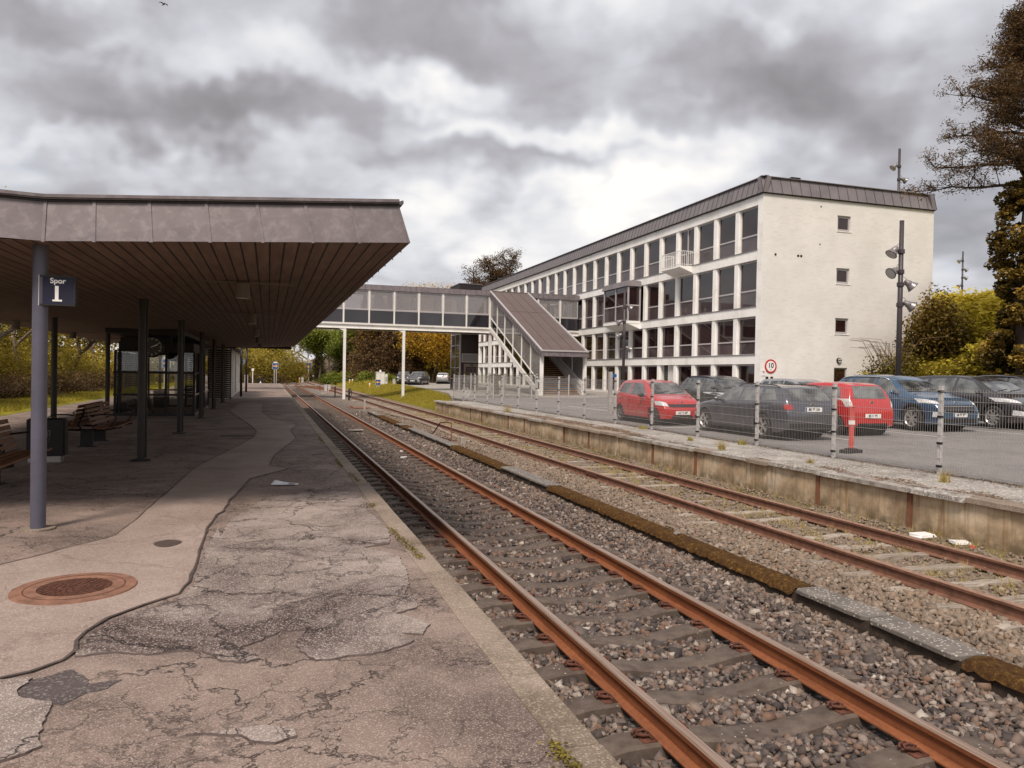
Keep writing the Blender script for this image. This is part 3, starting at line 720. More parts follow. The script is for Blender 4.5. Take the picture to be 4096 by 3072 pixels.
# ------------------------------------------------------------------ retaining wall of the low platform
rw = thing('retaining_wall', 'stained concrete retaining wall with rusty posts below the fenced car park', 'wall', (9.2, 0, -.9))
for k in range(-2, 22):
    y0 = 9.0 + 2*k - 8; y1 = y0 + 2
    if y1 > 43.3: continue
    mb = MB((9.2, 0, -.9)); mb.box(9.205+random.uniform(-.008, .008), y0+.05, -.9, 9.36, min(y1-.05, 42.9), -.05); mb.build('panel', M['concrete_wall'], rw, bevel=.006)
    mb = MB((9.2, 0, -.9)); mb.box(9.19, y0-.045, -.9, 9.35, y0+.045, -.07); mb.build('post', M['rust_red'] if k % 3 else M['concrete_wall'], rw)
    yy = y0
    while yy < min(y1, 42.9)-.05:
        mb = MB((9.2, 0, -.9)); L = random.choice([.66, 1.0, 1.33, 2.0]); ye = min(yy+L, y1, 42.9)
        if y1-ye < .3: ye = y1
        dx = random.uniform(-.03, .015); dz = random.uniform(-.018, .01)
        n = max(3, int((ye-yy)/.12)); P = []
        for i in range(n+1):
            q = yy+.008+(ye-yy-.016)*i/n; e = random.uniform(-.022, .010) if 0 < i < n else random.uniform(-.03, 0)
            P += [(9.11+dx-e, q, -.052+dz), (9.12+dx-e, q, .012+dz), (9.42, q, .026+dz+random.uniform(-.006, .006)), (9.42, q, -.05)]
        F = []
        for i in range(n):
            for j in range(4): F.append((i*4+j, i*4+(j+1) % 4, (i+1)*4+(j+1) % 4, (i+1)*4+j))
        F += [(3, 2, 1, 0), (n*4, n*4+1, n*4+2, n*4+3)]
        mb._add(P, F); mb.build('coping', random.choice([M['gravel_pave'], M['kerb'], M['kerb'], M['concrete']]), rw)
        yy = ye
mb = MB((9.2, 0, -.9)); mb.box(9.25, 42.903, -.9, 11.2, 43.0, -.01); mb.build('end_panel', M['concrete_wall'], rw)

# ------------------------------------------------------------------ rails
RP = [(-.07, 0), (.07, 0), (.07, .010), (.012, .030), (.010, .105), (.034, .122), (.036, .150), (.026, .160), (-.026, .160), (-.036, .150), (-.034, .122), (-.010, .105), (-.012, .030), (-.07, .010)]
def rail(parent, path, ztop, mats, org=(0, 0, 0), name='rail'):
    """path: list of (x,y)"""
    mb = MB(org); n = len(RP); P = []; F = []; mi = []
    for i, (x, y) in enumerate(path):
        a = Vector(path[max(0, i-1)]); b = Vector(path[min(len(path)-1, i+1)]); d = (b-a).normalized(); nr = Vector((d.y, -d.x))
        for u, v in RP: P.append((x+nr.x*u, y+nr.y*u, ztop-.160+v))
    mb._add(P, [])
    for i in range(len(path)-1):
        for k in range(n):
            mb.f.append([i*n+k, i*n+(k+1) % n, (i+1)*n+(k+1) % n, (i+1)*n+k]); mb.m.append(1 if k in (6, 7, 8) else 0)
    mb.f.append(list(range(n))); mb.m.append(0); mb.f.append([(len(path)-1)*n+k for k in range(n)]); mb.m.append(0)
    return mb.build(name, mats, parent)
def curve1(y): return max(0., y-110)**2/1200.
ys1 = [-6, 10, 30, 60, 90, 110]+list(range(118, 230, 8))
ZR = -.52
t1 = thing('railway_track', 'railway track with shiny worn rails on concrete sleepers beside the platform', 'railway track', (3.165, 0, -.75))
o1 = (3.165, 0, -.75)
for xr in (2.415, 3.915): rail(t1, [(xr+curve1(y), y) for y in ys1], ZR, [M['rail'], M['railhead']], o1)
# concrete sleeper with dished top
def sleeper_mesh():
    mb = MB(); prof = []
    for i in range(25):
        x = -1.25+2.5*i/24; ax = abs(x)
        zt = .080 - .062*(1-sst(.10, .66, ax)) - .03*sst(1.0, 1.25, ax)
        prof.append((x, float(zt)))
    P = []; F = []
    for x, zt in prof:
        P += [(x, -.125, -.12), (x, -.112, zt-.012), (x, -.097, zt), (x, .097, zt), (x, .112, zt-.012), (x, .125, -.12)]
    for i in range(24):
        for k in range(5): F.append((i*6+k, i*6+k+1, (i+1)*6+k+1, (i+1)*6+k))
    F += [tuple(range(6)), tuple(24*6+k for k in range(6))]
    mb._add(P, F); return mb
def clip_mesh(sgn):
    """bent spring clip of a rail fastening"""
    mb = MB(); s_ = sgn
    pts = [(.045*s_, -.055, .012), (.06*s_, -.03, .030), (.105*s_, -.035, .036), (.135*s_, -.005, .030), (.115*s_, .030, .034), (.07*s_, .028, .040), (.055*s_, -.002, .036), (.09*s_, -.01, .022), (.15*s_, .012, .018)]
    mb.tube(pts, .0095, 6)
    pts = [(.05*s_, .055, .014), (.075*s_, .06, .032), (.125*s_, .052, .034), (.15*s_, .03, .022)]
    mb.tube(pts, .009, 6)
    mb.box(.075*s_-.045, -.075, -.004, .075*s_+.055, .075, .010); mb.box(.10*s_-.014, -.022, .008, .10*s_+.014, .016, .034)
    return mb
SLO = sleeper_mesh().build('sleeper', M['sleeper'], t1, smooth=True); smooth_auto(SLO.data, 40)
SLO.location = (0, 1.85, 0)
clips = []
for xr in (-.75, .75):
    for sg in (-1, 1):
        c = clip_mesh(sg).build('rail_clip', M['rust_dark'], SLO, smooth=True); c.location = (xr + sg*.045, 0, .078); clips.append(c)
SLY = [1.85+.6*k for k in range(160)]
def vary(o):
    o.location.x += random.uniform(-.012, .012); o.location.y += random.uniform(-.012, .012); o.rotation_euler[2] = random.uniform(-.006, .006)
for k, y in enumerate(SLY[1:100], 1):
    c = SLO.copy(); COL.objects.link(c); c.parent = t1; c.location = (0, y, 0); vary(c)
    if k < 34:
        for q in clips:
            e = q.copy(); COL.objects.link(e); e.parent = c
mb = MB()
for y in SLY[100:] + [98+.6*k for k in range(12)]: mb.box(-1.25, y-.12, -.1, 1.25, y+.12, .06)
so = mb.build('sleeper', M['sleeper'], t1); so['kind'] = 'stuff'
# second, disused track on timber
t2 = thing('railway_track', 'disused rusty track with bleached timber sleepers beside the retaining wall', 'railway track', (7.65, 0, -.75))
o2 = (7.65, 0, -.75)
ys2 = [-6, 20, 50, 80, 110, 140, 163]
for xr in (6.9, 8.4): rail(t2, [(xr, y) for y in ys2], ZR-.005, [M['rail_old'], M['rail_old_head']], o2)
tm = []
for q in range(6):
    mb = MB(); L0 = 1.2+random.uniform(-.1, .15); L1 = 1.2+random.uniform(-.1, .15); P = []; n = 14
    for i in range(n+1):
        x = -L0+(L0+L1)*i/n; w = .098+random.uniform(-.018, .016); 
        zz = .070+random.uniform(-.014, .014)
        P += [(x, -w, -.1), (x, -w+random.uniform(0, .015), zz), (x, random.uniform(-.02, .02), zz+random.uniform(-.016, .012)), (x, w-random.uniform(0, .015), zz), (x, w, -.1)]
    F = []
    for i in range(n):
        for k in range(4): F.append((i*5+k, i*5+k+1, (i+1)*5+k+1, (i+1)*5+k))
    F += [tuple(range(5)), tuple(n*5+k for k in range(5))]
    mb._add(P, F); so = mb.build('sleeper', M['timber_x'] if q % 2 else M['timber'], t2); tm.append(so)
for q, so in enumerate(tm): so.location = (0, 3.4+.64*q, random.uniform(-.012, .012)); so.rotation_euler[2] = random.uniform(-.02, .02)
for k in range(6, 96):
    c = random.choice(tm).copy(); COL.objects.link(c); c.parent = t2; c.location = (random.uniform(-.04, .04), 3.4+.64*k, random.uniform(-.045, .008)); c.rotation_euler[2] = random.uniform(-.03, .03)
mb = MB()
for k in range(96, 245): mb.box(-1.2, 3.4+.64*k-.11, -.1, 1.2, 3.4+.64*k+.11, .04)
so = mb.build('sleeper', M['timber_x'], t2); so['kind'] = 'stuff'
for xr in (-.75, .75):        # fishplates
    mb = MB(); 
    for sg in (-1, 1): mb.box(xr+sg*.018, 15.2, .11, xr+sg*.036, 15.8, .185)
    for q in (15.28, 15.42, 15.58, 15.72): mb.cyl((xr-.05, q, .15), (xr+.05, q, .15), .012, n=8)
    mb.build('fishplate', M['rust_dark'], t2)
# left track on the far side of the platform, and the turnout
t3 = thing('railway_track', 'far track curving along the grass verge on the other side of the platform', 'railway track', (-9.42, 0, -.75))
ys3 = [-6, 20, 45, 70]+list(range(76, 200, 8))
for xr in (-10.17, -8.67): rail(t3, [(xr+max(0, y-70)**2/970., y) for y in ys3], ZR, [M['rust_dark'], M['rail']], (-9.42, 0, -.75))
mb = MB((-9.42, 0, -.75))
for k in range(190):
    y = -5+k; x = -9.42+max(0, y-70)**2/970.; mb.box(x-1.25, y-.12, -.8, x+1.25, y+.12, -.675)
so = mb.build('sleeper', M['sleeper'], t3); so['kind'] = 'stuff'
t4 = thing('turnout_track', 'curved turnout rails linking the two tracks beyond the platform end', 'railway track', (5.4, 105, -.75))
P = []
for k in range(21):
    u = k/20; y = 84+u*44; s_ = u*u*(3-2*u); P.append((7.65-(7.65-3.35)*s_, y))
for sg in (-.75, .75): rail(t4, [(x+sg, y) for x, y in P], ZR+.004, [M['rail'], M['rail_old_head']], (5.4, 105, -.75))

# ------------------------------------------------------------------ cable trough
M['trough'] = simple('damp_dark_concrete', (.050,.034,.024), .95, var=.5, scale=12, bump=.6, bscale=60, coords='pos')
ct = thing('cable_trough', 'low mossy concrete cable trough running between the two tracks', 'cable duct', (5.35, 0, -.9))
oc = (5.35, 0, -.9)
mb = MB(oc); mb.box(5.215, -3, -.9, 5.485, 42, -.592); mb.build('trough_body', M['trough'], ct)
def moss_top(y0, y1):
    nx = 9; ny = max(4, int((y1-y0)/.06)) if y0 < 20 else max(4, int((y1-y0)/.3)); xs = np.linspace(5.185, 5.525, nx); ys = np.linspace(y0+.01, y1-.01, ny)
    X, Y = np.meshgrid(xs, ys); e = np.abs((X-5.355)/.17)
    Z = -.556 - .025*e**6 + rng.normal(0, .0035, X.shape); Z[:, 0] = -.63+rng.normal(0, .008, ny); Z[:, -1] = -.63; X = X+rng.normal(0, .002, X.shape)
    V = np.stack([X-5.35, Y, Z+.9], -1).reshape(-1, 3); i, j = np.meshgrid(np.arange(nx-1), np.arange(ny-1)); k = (j*nx+i).ravel()
    np_mesh('moss_layer', V, np.stack([k, k+1, k+nx+1, k+nx], 1), M['moss'], parent=ct, smooth=True)
def slabs(y0, y1):
    n = max(1, round((y1-y0)/.98)); L = (y1-y0)/n
    for k in range(n):
        mb = MB(oc); ya, yb = y0+k*L+.006, y0+(k+1)*L-.006; sk = random.uniform(-.012, .012); zt = -.548+random.uniform(-.006, .006); c = .05
        poly = [(5.18+sk, ya+c), (5.18+c+sk, ya), (5.50+sk, ya), (5.50-sk, yb), (5.18+c-sk, yb), (5.18-sk, yb-c)]
        mb.prism(poly, zt-.042, zt); mb.build('cover_slab', M['lichen'], ct, bevel=.006)
moss_top(-3, 4.55); slabs(4.56, 6.52); moss_top(6.54, 13.85); slabs(13.86, 16.9); moss_top(16.92, 22.1); slabs(22.12, 29.3); moss_top(29.32, 31.0); slabs(31.0, 32.0); moss_top(32.02, 38); slabs(38, 41.6)

# ------------------------------------------------------------------ ballast stones (nobody could count them)
def ico():
    bm = bmesh.new(); bmesh.ops.create_icosphere(bm, subdivisions=1, radius=1); v = np.array([q.co[:] for q in bm.verts]); f = np.array([[q.index for q in p.verts] for p in bm.faces]); bm.free(); return v, f
IV, IF = ico()
def boxy():
    v = np.array([(x, y, z) for x in (-1, 1) for y in (-1, 1) for z in (-1, 1)], float)*.72
    f = [(0,1,3),(0,3,2),(4,6,7),(4,7,5),(0,4,5),(0,5,1),(2,3,7),(2,7,6),(0,2,6),(0,6,4),(1,5,7),(1,7,3)]
    return v, np.array(f)
BVv, BVf = boxy()
def scatter_stones(name, XY, z, size, label, cat, mat, flat=.65, boxy_=False):
    N = len(XY); IV, IF = (BVv, BVf) if boxy_ else (globals()['IV'], globals()['IF']); nv = len(IV)
    base = IV[None]*(1+rng.uniform(-.45, .40, (N, nv, 1)))
    base = base*np.stack([rng.uniform(.75, 1.35, N), rng.uniform(.6, 1.0, N), rng.uniform(.45, .85, N)], -1)[:, None]
    a, b, c = rng.uniform(0, 2*PI, N), rng.normal(0, .45, N), rng.normal(0, .45, N)
    ca, sa, cb, sb, cc, sc_ = np.cos(a), np.sin(a), np.cos(b), np.sin(b), np.cos(c), np.sin(c)
    Rm = np.stack([np.stack([ca*cb, ca*sb*sc_-sa*cc, ca*sb*cc+sa*sc_], -1), np.stack([sa*cb, sa*sb*sc_+ca*cc, sa*sb*cc-ca*sc_], -1), np.stack([-sb, cb*sc_, cb*cc], -1)], -2)
    P = np.einsum('nij,nkj->nki', Rm, base)*size[:, None, None] + np.concatenate([XY, z[:, None]], 1)[:, None]
    F = (IF[None] + (np.arange(N)*nv)[:, None, None]).reshape(-1, 3)
    o = np_mesh(name, P.reshape(-1, 3), F, mat, {'rnd': np.repeat(rng.uniform(0, 1, N), len(IF))})
    return tag(o, label, cat, kind='stuff')
def stones():
    XY = []
    def area(x0, x1, y0, y1, dens):
        n = int((x1-x0)*(y1-y0)*dens); XY.append(np.stack([rng.uniform(x0, x1, n), rng.uniform(y0, y1, n)], 1))
    area(1.42, 5.2, 2.0, 9, 1050); area(1.42, 5.2, 9, 15, 650); area(1.42, 5.2, 15, 26, 230); area(1.42, 5.2, 26, 45, 60)
    area(5.5, 6.86, 3.5, 12, 900); area(5.5, 6.86, 12, 20, 520); area(5.5, 6.86, 20, 45, 110)
    area(6.94, 9.1, 4.5, 14, 240); area(6.94, 9.1, 14, 30, 110)
    XY = np.concatenate(XY); x, y = XY[:, 0], XY[:, 1]
    ph = np.abs(((y-1.85+.3) % .6)-.3)
    on_sl = (x > 1.9) & (x < 4.43) & (ph < .128)
    keep = ~(on_sl & (rng.uniform(0, 1, len(x)) > .02))
    for xr in (2.415, 3.915): keep &= ~(np.abs(x-xr) < .085)
    for xr in (2.415, 3.915): keep &= ~((np.abs(x-xr) < .2) & (ph < .13))
    ph2 = np.abs(((y-3.4+.32) % .64)-.32); keep &= ~((x > 6.5) & (x < 8.9) & (ph2 < .10) & (rng.uniform(0, 1, len(x)) > .12))
    XY = XY[keep]; x = XY[:, 0]; N = len(XY)
    size = rng.gamma(8, .0027, N)*1.0+.006; size = np.where(x > 5.5, size*1.05, size); size = np.where(x > 6.94, size*.75, size)
    z = zbed(x) + rng.uniform(-.018, .030, N)
    size = size*np.where(XY[:, 1] > 20, 1.25, 1)
    hb = rng.uniform(0, 1, N) < .68
    scatter_stones('ballast_stones', XY[hb], z[hb], size[hb]*1.12, 'angular grey and brown ballast stones between and beside the rails', 'gravel', M['stone'], boxy_=True)
    scatter_stones('ballast_stones', XY[~hb], z[~hb], size[~hb], 'many sided small ballast stones mixed among the angular ones', 'gravel', M['stone'])
stones()
# ------------------------------------------------------------------ platform canopy
CS = [(-7.65, 2.86), (-6.4, 2.79), (-4.8, 2.735), (-3.4, 2.73), (-2.05, 2.775), (-.6, 2.85), (1.37, 2.95)]
def csz(x): return float(np.interp(x, [c[0] for c in CS], [c[1] for c in CS]))
def yfront(x): return float(np.interp(x, [-7.65, -2.02, 1.37], [7.72, 8.12, 7.84]))
YE = 45.2
oc = (-3.1, 8, 0)
cp_ = thing('platform_canopy', 'zinc edged platform canopy with a dark boarded underside on slim columns', 'canopy', oc)
mb = MB(oc)
for (xa, za), (xb, zb) in zip(CS[:-1], CS[1:]):
    n = 4
    for k in range(n):
        a = xa+(xb-xa)*k/n; b = xa+(xb-xa)*(k+1)/n
        mb.quad((a, yfront(a)+.03, csz(a)), (b, yfront(b)+.03, csz(b)), (b, YE, csz(b)), (a, YE, csz(a)))
mb.build('soffit', M['soffit'], cp_, fixn=False)
mb = MB(oc); TH = .36
for (xa, za), (xb, zb) in zip(CS[:-1], CS[1:]):
    ia = .12; xb_ = min(xb, 1.24); A_ = [(xa, yfront(xa)+ia, za+TH), (xb_, yfront(xb)+ia, zb+TH), (xb_, YE-.1, zb+TH), (xa, YE-.1, za+TH)]
    mb.quad(*A_)
mb.build('roof_deck', M['roof_felt'], cp_)
def fascia(p, q, inn_p, inn_q, out, ribs, name='fascia'):
    """leaning sheet-metal band from p to q (bottom edge points); inn_p / inn_q: lean at either end"""
    p = Vector(p); q = Vector(q); ip = Vector(inn_p)+Vector((0, 0, .40)); iq = Vector(inn_q)+Vector((0, 0, .40)); mb = MB(oc); out = Vector(out)
    d = (q-p).normalized(); tp = p+ip; tq = q+iq
    mb.hexa([p, q, q-out*.03+Vector((0, 0, .01)), p-out*.03+Vector((0, 0, .01)), tp, tq, tq-out*.03, tp-out*.03])
    for s_ in ribs:
        a = p.lerp(q, s_)+out*.006; b = tp.lerp(tq, s_)+out*.006
        mb.bar(a-Vector((0, 0, .010)), b, .008, .030, up=d)
    o = mb.build(name, M['zinc'], cp_)
    mb = MB(oc)
    for s_ in ribs:
        a = p.lerp(q, s_)+out*.003+d*.010; b = tp.lerp(tq, s_)+out*.003+d*.010; mb.bar(a, b, .010, .006, up=d)
    mb.build('seam_shadow_gap', M['near_black'], cp_)
    mb = MB(oc); e = Vector((0, 0, .018)); mb.bar(tp+e, tq+e, .07, .034); mb.bar(tp+e*1.6+out*.04, tq+e*1.6+out*.04, .022, .03)
    mb.build('roof_edge_trim', M['zinc'], cp_)
    mb = MB(oc); mb.bar(tp-Vector((0, 0, .012))+out*.008, tq-Vector((0, 0, .012))+out*.008, .02, .014); mb.build('drip_gap', M['near_black'], cp_)
    return o
# seams as seen across the front
SX = [onx for onx in (-1.49, -.99, -.52, -.06, .37, .79, 1.0)]
pa = (-7.65, 7.72, csz(-7.65)-.01); pb = (-2.02, 8.12, csz(-2.02)-.01); pc = (1.385, 7.84, 2.945); pd = (1.385, YE, 2.945)
fascia(pa, pb, (0, .07, 0), (0, .07, 0), (0, -1, 0), [1-k*.57/5.64 for k in range(1, 9)])
L = 3.4; fascia(pb, pc, (0, .07, 0), (-.115, .07, 0), (0, -1, 0), [0.0, .127, .274, .43, .574, .715, .85])
fascia(pc, pd, (-.115, .07, 0), (-.115, 0, 0), (1, 0, 0), [k*.6/37.3 for k in range(1, 62)])
fascia((-7.66, 7.72, csz(-7.65)), (-7.66, YE, csz(-7.65)), (.085, .07, 0), (.085, 0, 0), (-1, 0, 0), [k*.6/37.3 for k in range(1, 62, 2)])
mb = MB(oc); mb.box(-7.65, YE, 2.80, 1.25, YE+.05, 3.20); mb.build('end_board', M['near_black'], cp_)
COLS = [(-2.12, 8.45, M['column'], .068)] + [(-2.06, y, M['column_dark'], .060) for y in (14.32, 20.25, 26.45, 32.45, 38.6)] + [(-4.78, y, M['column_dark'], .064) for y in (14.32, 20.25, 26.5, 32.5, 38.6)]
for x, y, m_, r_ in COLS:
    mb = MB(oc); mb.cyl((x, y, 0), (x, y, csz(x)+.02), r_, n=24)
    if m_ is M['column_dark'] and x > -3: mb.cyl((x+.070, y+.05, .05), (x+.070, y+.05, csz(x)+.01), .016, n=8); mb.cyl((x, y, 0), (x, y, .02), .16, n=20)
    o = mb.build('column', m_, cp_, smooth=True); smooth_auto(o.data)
    if m_ is M['column']: o['label'] = 'blue grey steel column carrying the canopy corner'
mb = MB(oc)
mb.cyl((-2.12, 8.45, .0), (-2.12, 8.45, .018), .15, n=20); mb.build('column_foot', M['kerb'], cp_)
mb = MB(oc); mb.box(-4.5, 24.5, 2.60, -2.4, 34.5, 2.73); mb.build('service_duct', M['near_black'], cp_)
# columns of the next roof, further along
fr = thing('roof_post_pair', 'two slim dark posts with a thin rail beyond the end of the canopy', 'posts', (-1.5, 52, 0))
mb = MB((-1.5, 52, 0)); mb.cyl((-1.51, 47.6, 0), (-1.51, 47.6, 2.78), .07, n=16); mb.build('post', M['column_dark'], fr, smooth=True)
mb = MB((-1.5, 52, 0)); mb.cyl((-1.47, 57, 0), (-1.47, 57, 3.1), .07, n=16); mb.build('post', M['column_dark'], fr, smooth=True)
mb = MB((-1.5, 52, 0)); mb.bar((-1.51, 47.6, 2.82), (-1.47, 57, 3.14), .12, .10); mb.build('top_rail', M['column_dark'], fr)
# downlights under the soffit
def downlight(name, loc, lab, grp):
    th = thing(name, lab, 'light', loc, 0, grp)
    mb = MB(); mb.box(-.7, -.035, -.014, .70, .035, .0); mb.build('mounting_strip', M['lampgrey'], th)
    mb = MB(); mb.cyl((0, 0, -.21), (0, 0, -.015), .098, n=20); mb.cyl((0, 0, -.225), (0, 0, -.21), .106, n=20); o = mb.build('lamp_housing', M['lampgrey'], th, smooth=True); smooth_auto(o.data)
    mb = MB(); mb.cyl((0, 0, -.229), (0, 0, -.226), .085, n=20); mb.build('lens', M['lamp_face'], th)
    return th
ords = ['nearest', 'second nearest', 'middle', 'second farthest', 'farthest']
base = None
for k, y in enumerate((11.5, 17.8, 24.4, 30.7, 37.1)):
    z = csz(-.35)-.022
    lab = '%s ceiling can light in the row beside the shiny track' % ords[k]
    if base is None: base = downlight('ceiling_light', (-.36, y, z), lab, 'lights in the right row under the canopy')
    else: dup(base, (-.36, y, z), label=lab)
for k, y in enumerate((16.8, 22.9, 29.0, 34.8, 40.5)):
    dup(base, (-6.3, y, csz(-6.3)-.022), label='%s ceiling can light in the row beside the wood' % ords[k], group='lights in the left row under the canopy')

# ------------------------------------------------------------------ Spor 1 sign
sg = thing('platform_sign', 'dark blue light box sign reading Spor 1 on the blue grey column', 'sign', (-1.96, 8.43, 2.33))
mb = MB(); mb.box(-.125, -.045, -.135, .150, .045, .135); mb.build('sign_box', M['navy'], sg, bevel=.006)
mb = MB(); 
for a in ((-.152, -.05, .130, .155, .05, .145), (-.152, -.05, -.145, .155, .05, -.130), (.142, -.05, -.129, .157, .05, .129)): mb.box(*a)
mb.box(.01, -.02, .146, .03, .02, .16); mb.box(.01, -.02, -.16, .03, .02, -.146)
mb.build('sign_frame', M['near_black'], sg)
mb = MB(); mb.box(-.160, -.05, -.148, -.153, .05, .148); mb.build('mounting_plate', M['galv'], sg)
text('Spor', .070, M['white_sign'], (.005, -.047, .094), (R(90), 0, 0), sg, 'lettering', bold=.0016)
text('1', .185, M['white_sign'], (-.004, -.047, -.030), (R(90), 0, 0), sg, 'numeral', bold=.0065)
mb = MB(); mb.box(-.040, -.049, -.103, .042, -.046, -.086); mb.build('numeral_foot', M['white_sign'], sg)
sb = thing('platform_sign', 'small dark sign at the left edge hanging under the canopy', 'sign', (-3.02, 9.35, 2.5))
mb = MB(); mb.box(-.15, -.04, -.13, .15, .04, .10); mb.build('sign_box', M['near_black'], sb); mb = MB(); mb.box(-.02, -.02, .10, .02, .02, .26); mb.build('hanger', M['near_black'], sb)

# ------------------------------------------------------------------ clocks
def clock(loc, lab, face):
    th = thing('station_clock', lab, 'clock', loc)
    mb = MB(); mb.lathe([(.02, -.09), (.30, -.09), (.325, -.06), (.325, .06), (.30, .09), (.02, .09)], 40, axis='y'); o = mb.build('clock_case', M['near_black'], th, smooth=True); smooth_auto(o.data)
    mb = MB(); mb.cyl((0, 0, .31), (0, 0, 2.72-loc[2]), .03); mb.box(-.1, -.05, 2.70-loc[2], .1, .05, 2.73-loc[2]); mb.build('hanger', M['near_black'], th)
    if face:
        mb = MB(); mb.cyl((0, -.094, 0), (0, -.091, 0), .285, n=40); mb.build('dial', simple('dark_dial', (.045, .038, .038), .4), th)
        mb = MB()
        for k in range(60):
            t_ = 2*PI*k/60; big = k % 5 == 0
            a = (math.sin(t_)*(.205 if big else .245), -.097, math.cos(t_)*(.205 if big else .245)); b = (math.sin(t_)*.275, -.097, math.cos(t_)*.275)
            if big or k < 20 or k > 50: mb.bar(a, b, .014 if big else .005, .002, up=(0, 1, 0))
        mb.build('hour_marks', M['white_sign'], th)
        mb = MB()
        t_ = 2*PI*(11.5)/60; mb.bar((-.03*math.sin(t_), -.10, -.03*math.cos(t_)), (.17*math.sin(t_), -.10, .17*math.cos(t_)), .022, .003, up=(0, 1, 0))
        t_ = 2*PI*(10.2)/60; mb.bar((-.04*math.sin(t_), -.104, -.04*math.cos(t_)), (.25*math.sin(t_), -.104, .25*math.cos(t_)), .014, .003, up=(0, 1, 0))
        mb.build('hands', M['white_sign'], th)
        mb = MB(); t_ = 2*PI*26/60; mb.bar((0, -.108, 0), (.22*math.sin(t_), -.108, .22*math.cos(t_)), .006, .003, up=(0, 1, 0)); mb.build('second_hand', M['lampgrey'], th)
    return th
clock((-3.38, 25.5, 2.24), 'round station clock with white hour marks hanging beside the dark column', True)
clock((-3.18, 29.6, 2.16), 'round dark clock seen from behind, hanging over the glass shelter', False)
mb = MB((-3.6, 28, 2.3)); 
th = thing('destination_display', 'dark flat display box hanging above the shelter', 'display', (-3.55, 27.0, 2.42))
mb = MB(); mb.box(-.95, -.09, -.05, .55, .09, .16); mb.build('display_case', M['near_black'], th)
mb = MB(); mb.box(-.6, -.02, .16, -.56, .02, .31); mb.box(.3, -.02, .16, .34, .02, .31); mb.build('hanger', M['near_black'], th)

# ------------------------------------------------------------------ benches: back to back, slatted
def bench(loc, lab, ln=2.2):
    th = thing('double_bench', lab, 'bench', loc, 0, 'slatted benches under the canopy')
    for sy in (-ln*.28, ln*.28):
        mb = MB(); mb.box(-.11, sy-.05, 0, .11, sy+.05, .34); mb.box(-.16, sy-.09, 0, .16, sy+.09, .015); mb.build('pedestal', M['near_black'], th)
        mb = MB(); mb.tube([(-.62, sy, .40), (-.35, sy, .345), (0, sy, .33), (.35, sy, .345), (.62, sy, .40)], .024)
        for sx in (-1, 1): mb.tube([(sx*.10, sy, .34), (sx*.16, sy, .45), (sx*.085+.0, sy, .62), (sx*.03, sy, .84)], .02)
        mb.build('bench_frame', M['black'], th)
    for sx, nm in ((-1, 'seat'), (1, 'seat')):
        mb = MB()
        for k in range(5):
            x = .20+k*.095; z = .375+.035*abs(k-1.5)/2.5
            mb.box(sx*(x-.038), -ln/2, z, sx*(x+.038), ln/2, z+.028)
        mb.build('seat', M['bench_wood'], th, bevel=.006)
        mb = MB()
        for k in range(5):
            z0 = .46+k*.082; xx = .165-.026*k
            mb.bar((sx*xx, -ln/2, z0+.03), (sx*xx, ln/2, z0+.03), .024, .062, up=(-sx*.3, 0, 1))
        mb.build('backrest', M['bench_wood'], th, bevel=.005)
        for sy in (-ln/2+.1, ln/2-.1):
            mb = MB(); mb.tube([(sx*.10, sy, .64), (sx*.30, sy, .665), (sx*.52, sy, .66), (sx*.60, sy, .60), (sx*.50, sy, .46), (sx*.44, sy, .38)], .014)
            mb.build('armrest', M['black'], th, smooth=True)
    return th
b1 = bench((-3.42, 17.6, 0), 'back to back slatted wooden bench behind the dark litter bin')
dup(b1, (-3.52, 11.15, 0), label='slatted wooden bench cut off by the left edge, nearer than the bin')
# litter bin
th = thing('litter_bin', 'black box litter bin with a small white pictogram on a steel foot', 'bin', (-3.47, 14.4, 0))
mb = MB(); mb.box(-.30, -.10, .10, .235, .16, .71); mb.box(-.28, -.08, .71, .22, .14, .725); mb.build('bin_body', M['black'], th, bevel=.008)
mb = MB(); mb.box(-.28, -.085, 0, .20, .14, .099); mb.build('bin_foot', M['steel'], th)
mb = MB(); mb.box(.237, -.07, .12, .26, .13, .69); mb.build('side_door', M['black'], th)
mb = MB()
for a in ((-.085, .40, .045, .407), (-.085, .523, .045, .53), (-.085, .408, -.078, .522), (.038, .408, .045, .522)): mb.box(a[0], -.106, a[1], a[2], -.102, a[3])
mb.box(-.07, -.106, .415, .03, -.102, .435); mb.cyl((-.005, -.106, .49), (-.005, -.102, .49), .013, n=10); mb.bar((.0, -.104, .475), (.02, -.104, .45), .012, .004, up=(0, 1, 0))
mb.build('pictogram', M['lamp_head'], th)
text('Skod og affald', .020, M['lamp_head'], (-.02, -.104, .375), (R(90), 0, 0), th, 'lettering')
text('Skod og affald', .018, M['lamp_head'], (-.02, -.104, .350), (R(90), 0, 0), th, 'lettering')

# ------------------------------------------------------------------ glass shelter
sx0, sx1, sy0, sy1 = -4.74, -2.36, 27.5, 33.9
sh = thing('glass_shelter', 'glass waiting shelter with black frame between the columns', 'shelter', (-3.55, 30.7, 0)); os_ = (-3.55, 30.7, 0)
mb = MB(os_); mb.box(sx0+.1, sy0-.05, 2.17, sx1-.02, sy1, 2.44); mb.box(sx0, sy0-.12, 2.13, sx1+.02, sy1+.1, 2.168); mb.build('roof', M['near_black'], sh)
for x in (sx0, sx0+.13, (sx0+sx1)/2-.33, (sx0+sx1)/2+.33, sx1):
    for y in (sy0, sy1):
        mb = MB(os_); mb.box(x-.035, y-.035, 0, x+.035, y+.035, 2.13); mb.build('post', M['near_black'], sh)
for y in (29.6, 31.8):
    for x in (sx0, sx1): mb = MB(os_); mb.box(x-.03, y-.03, 0, x+.03, y+.03, 2.13); mb.build('post', M['near_black'], sh)
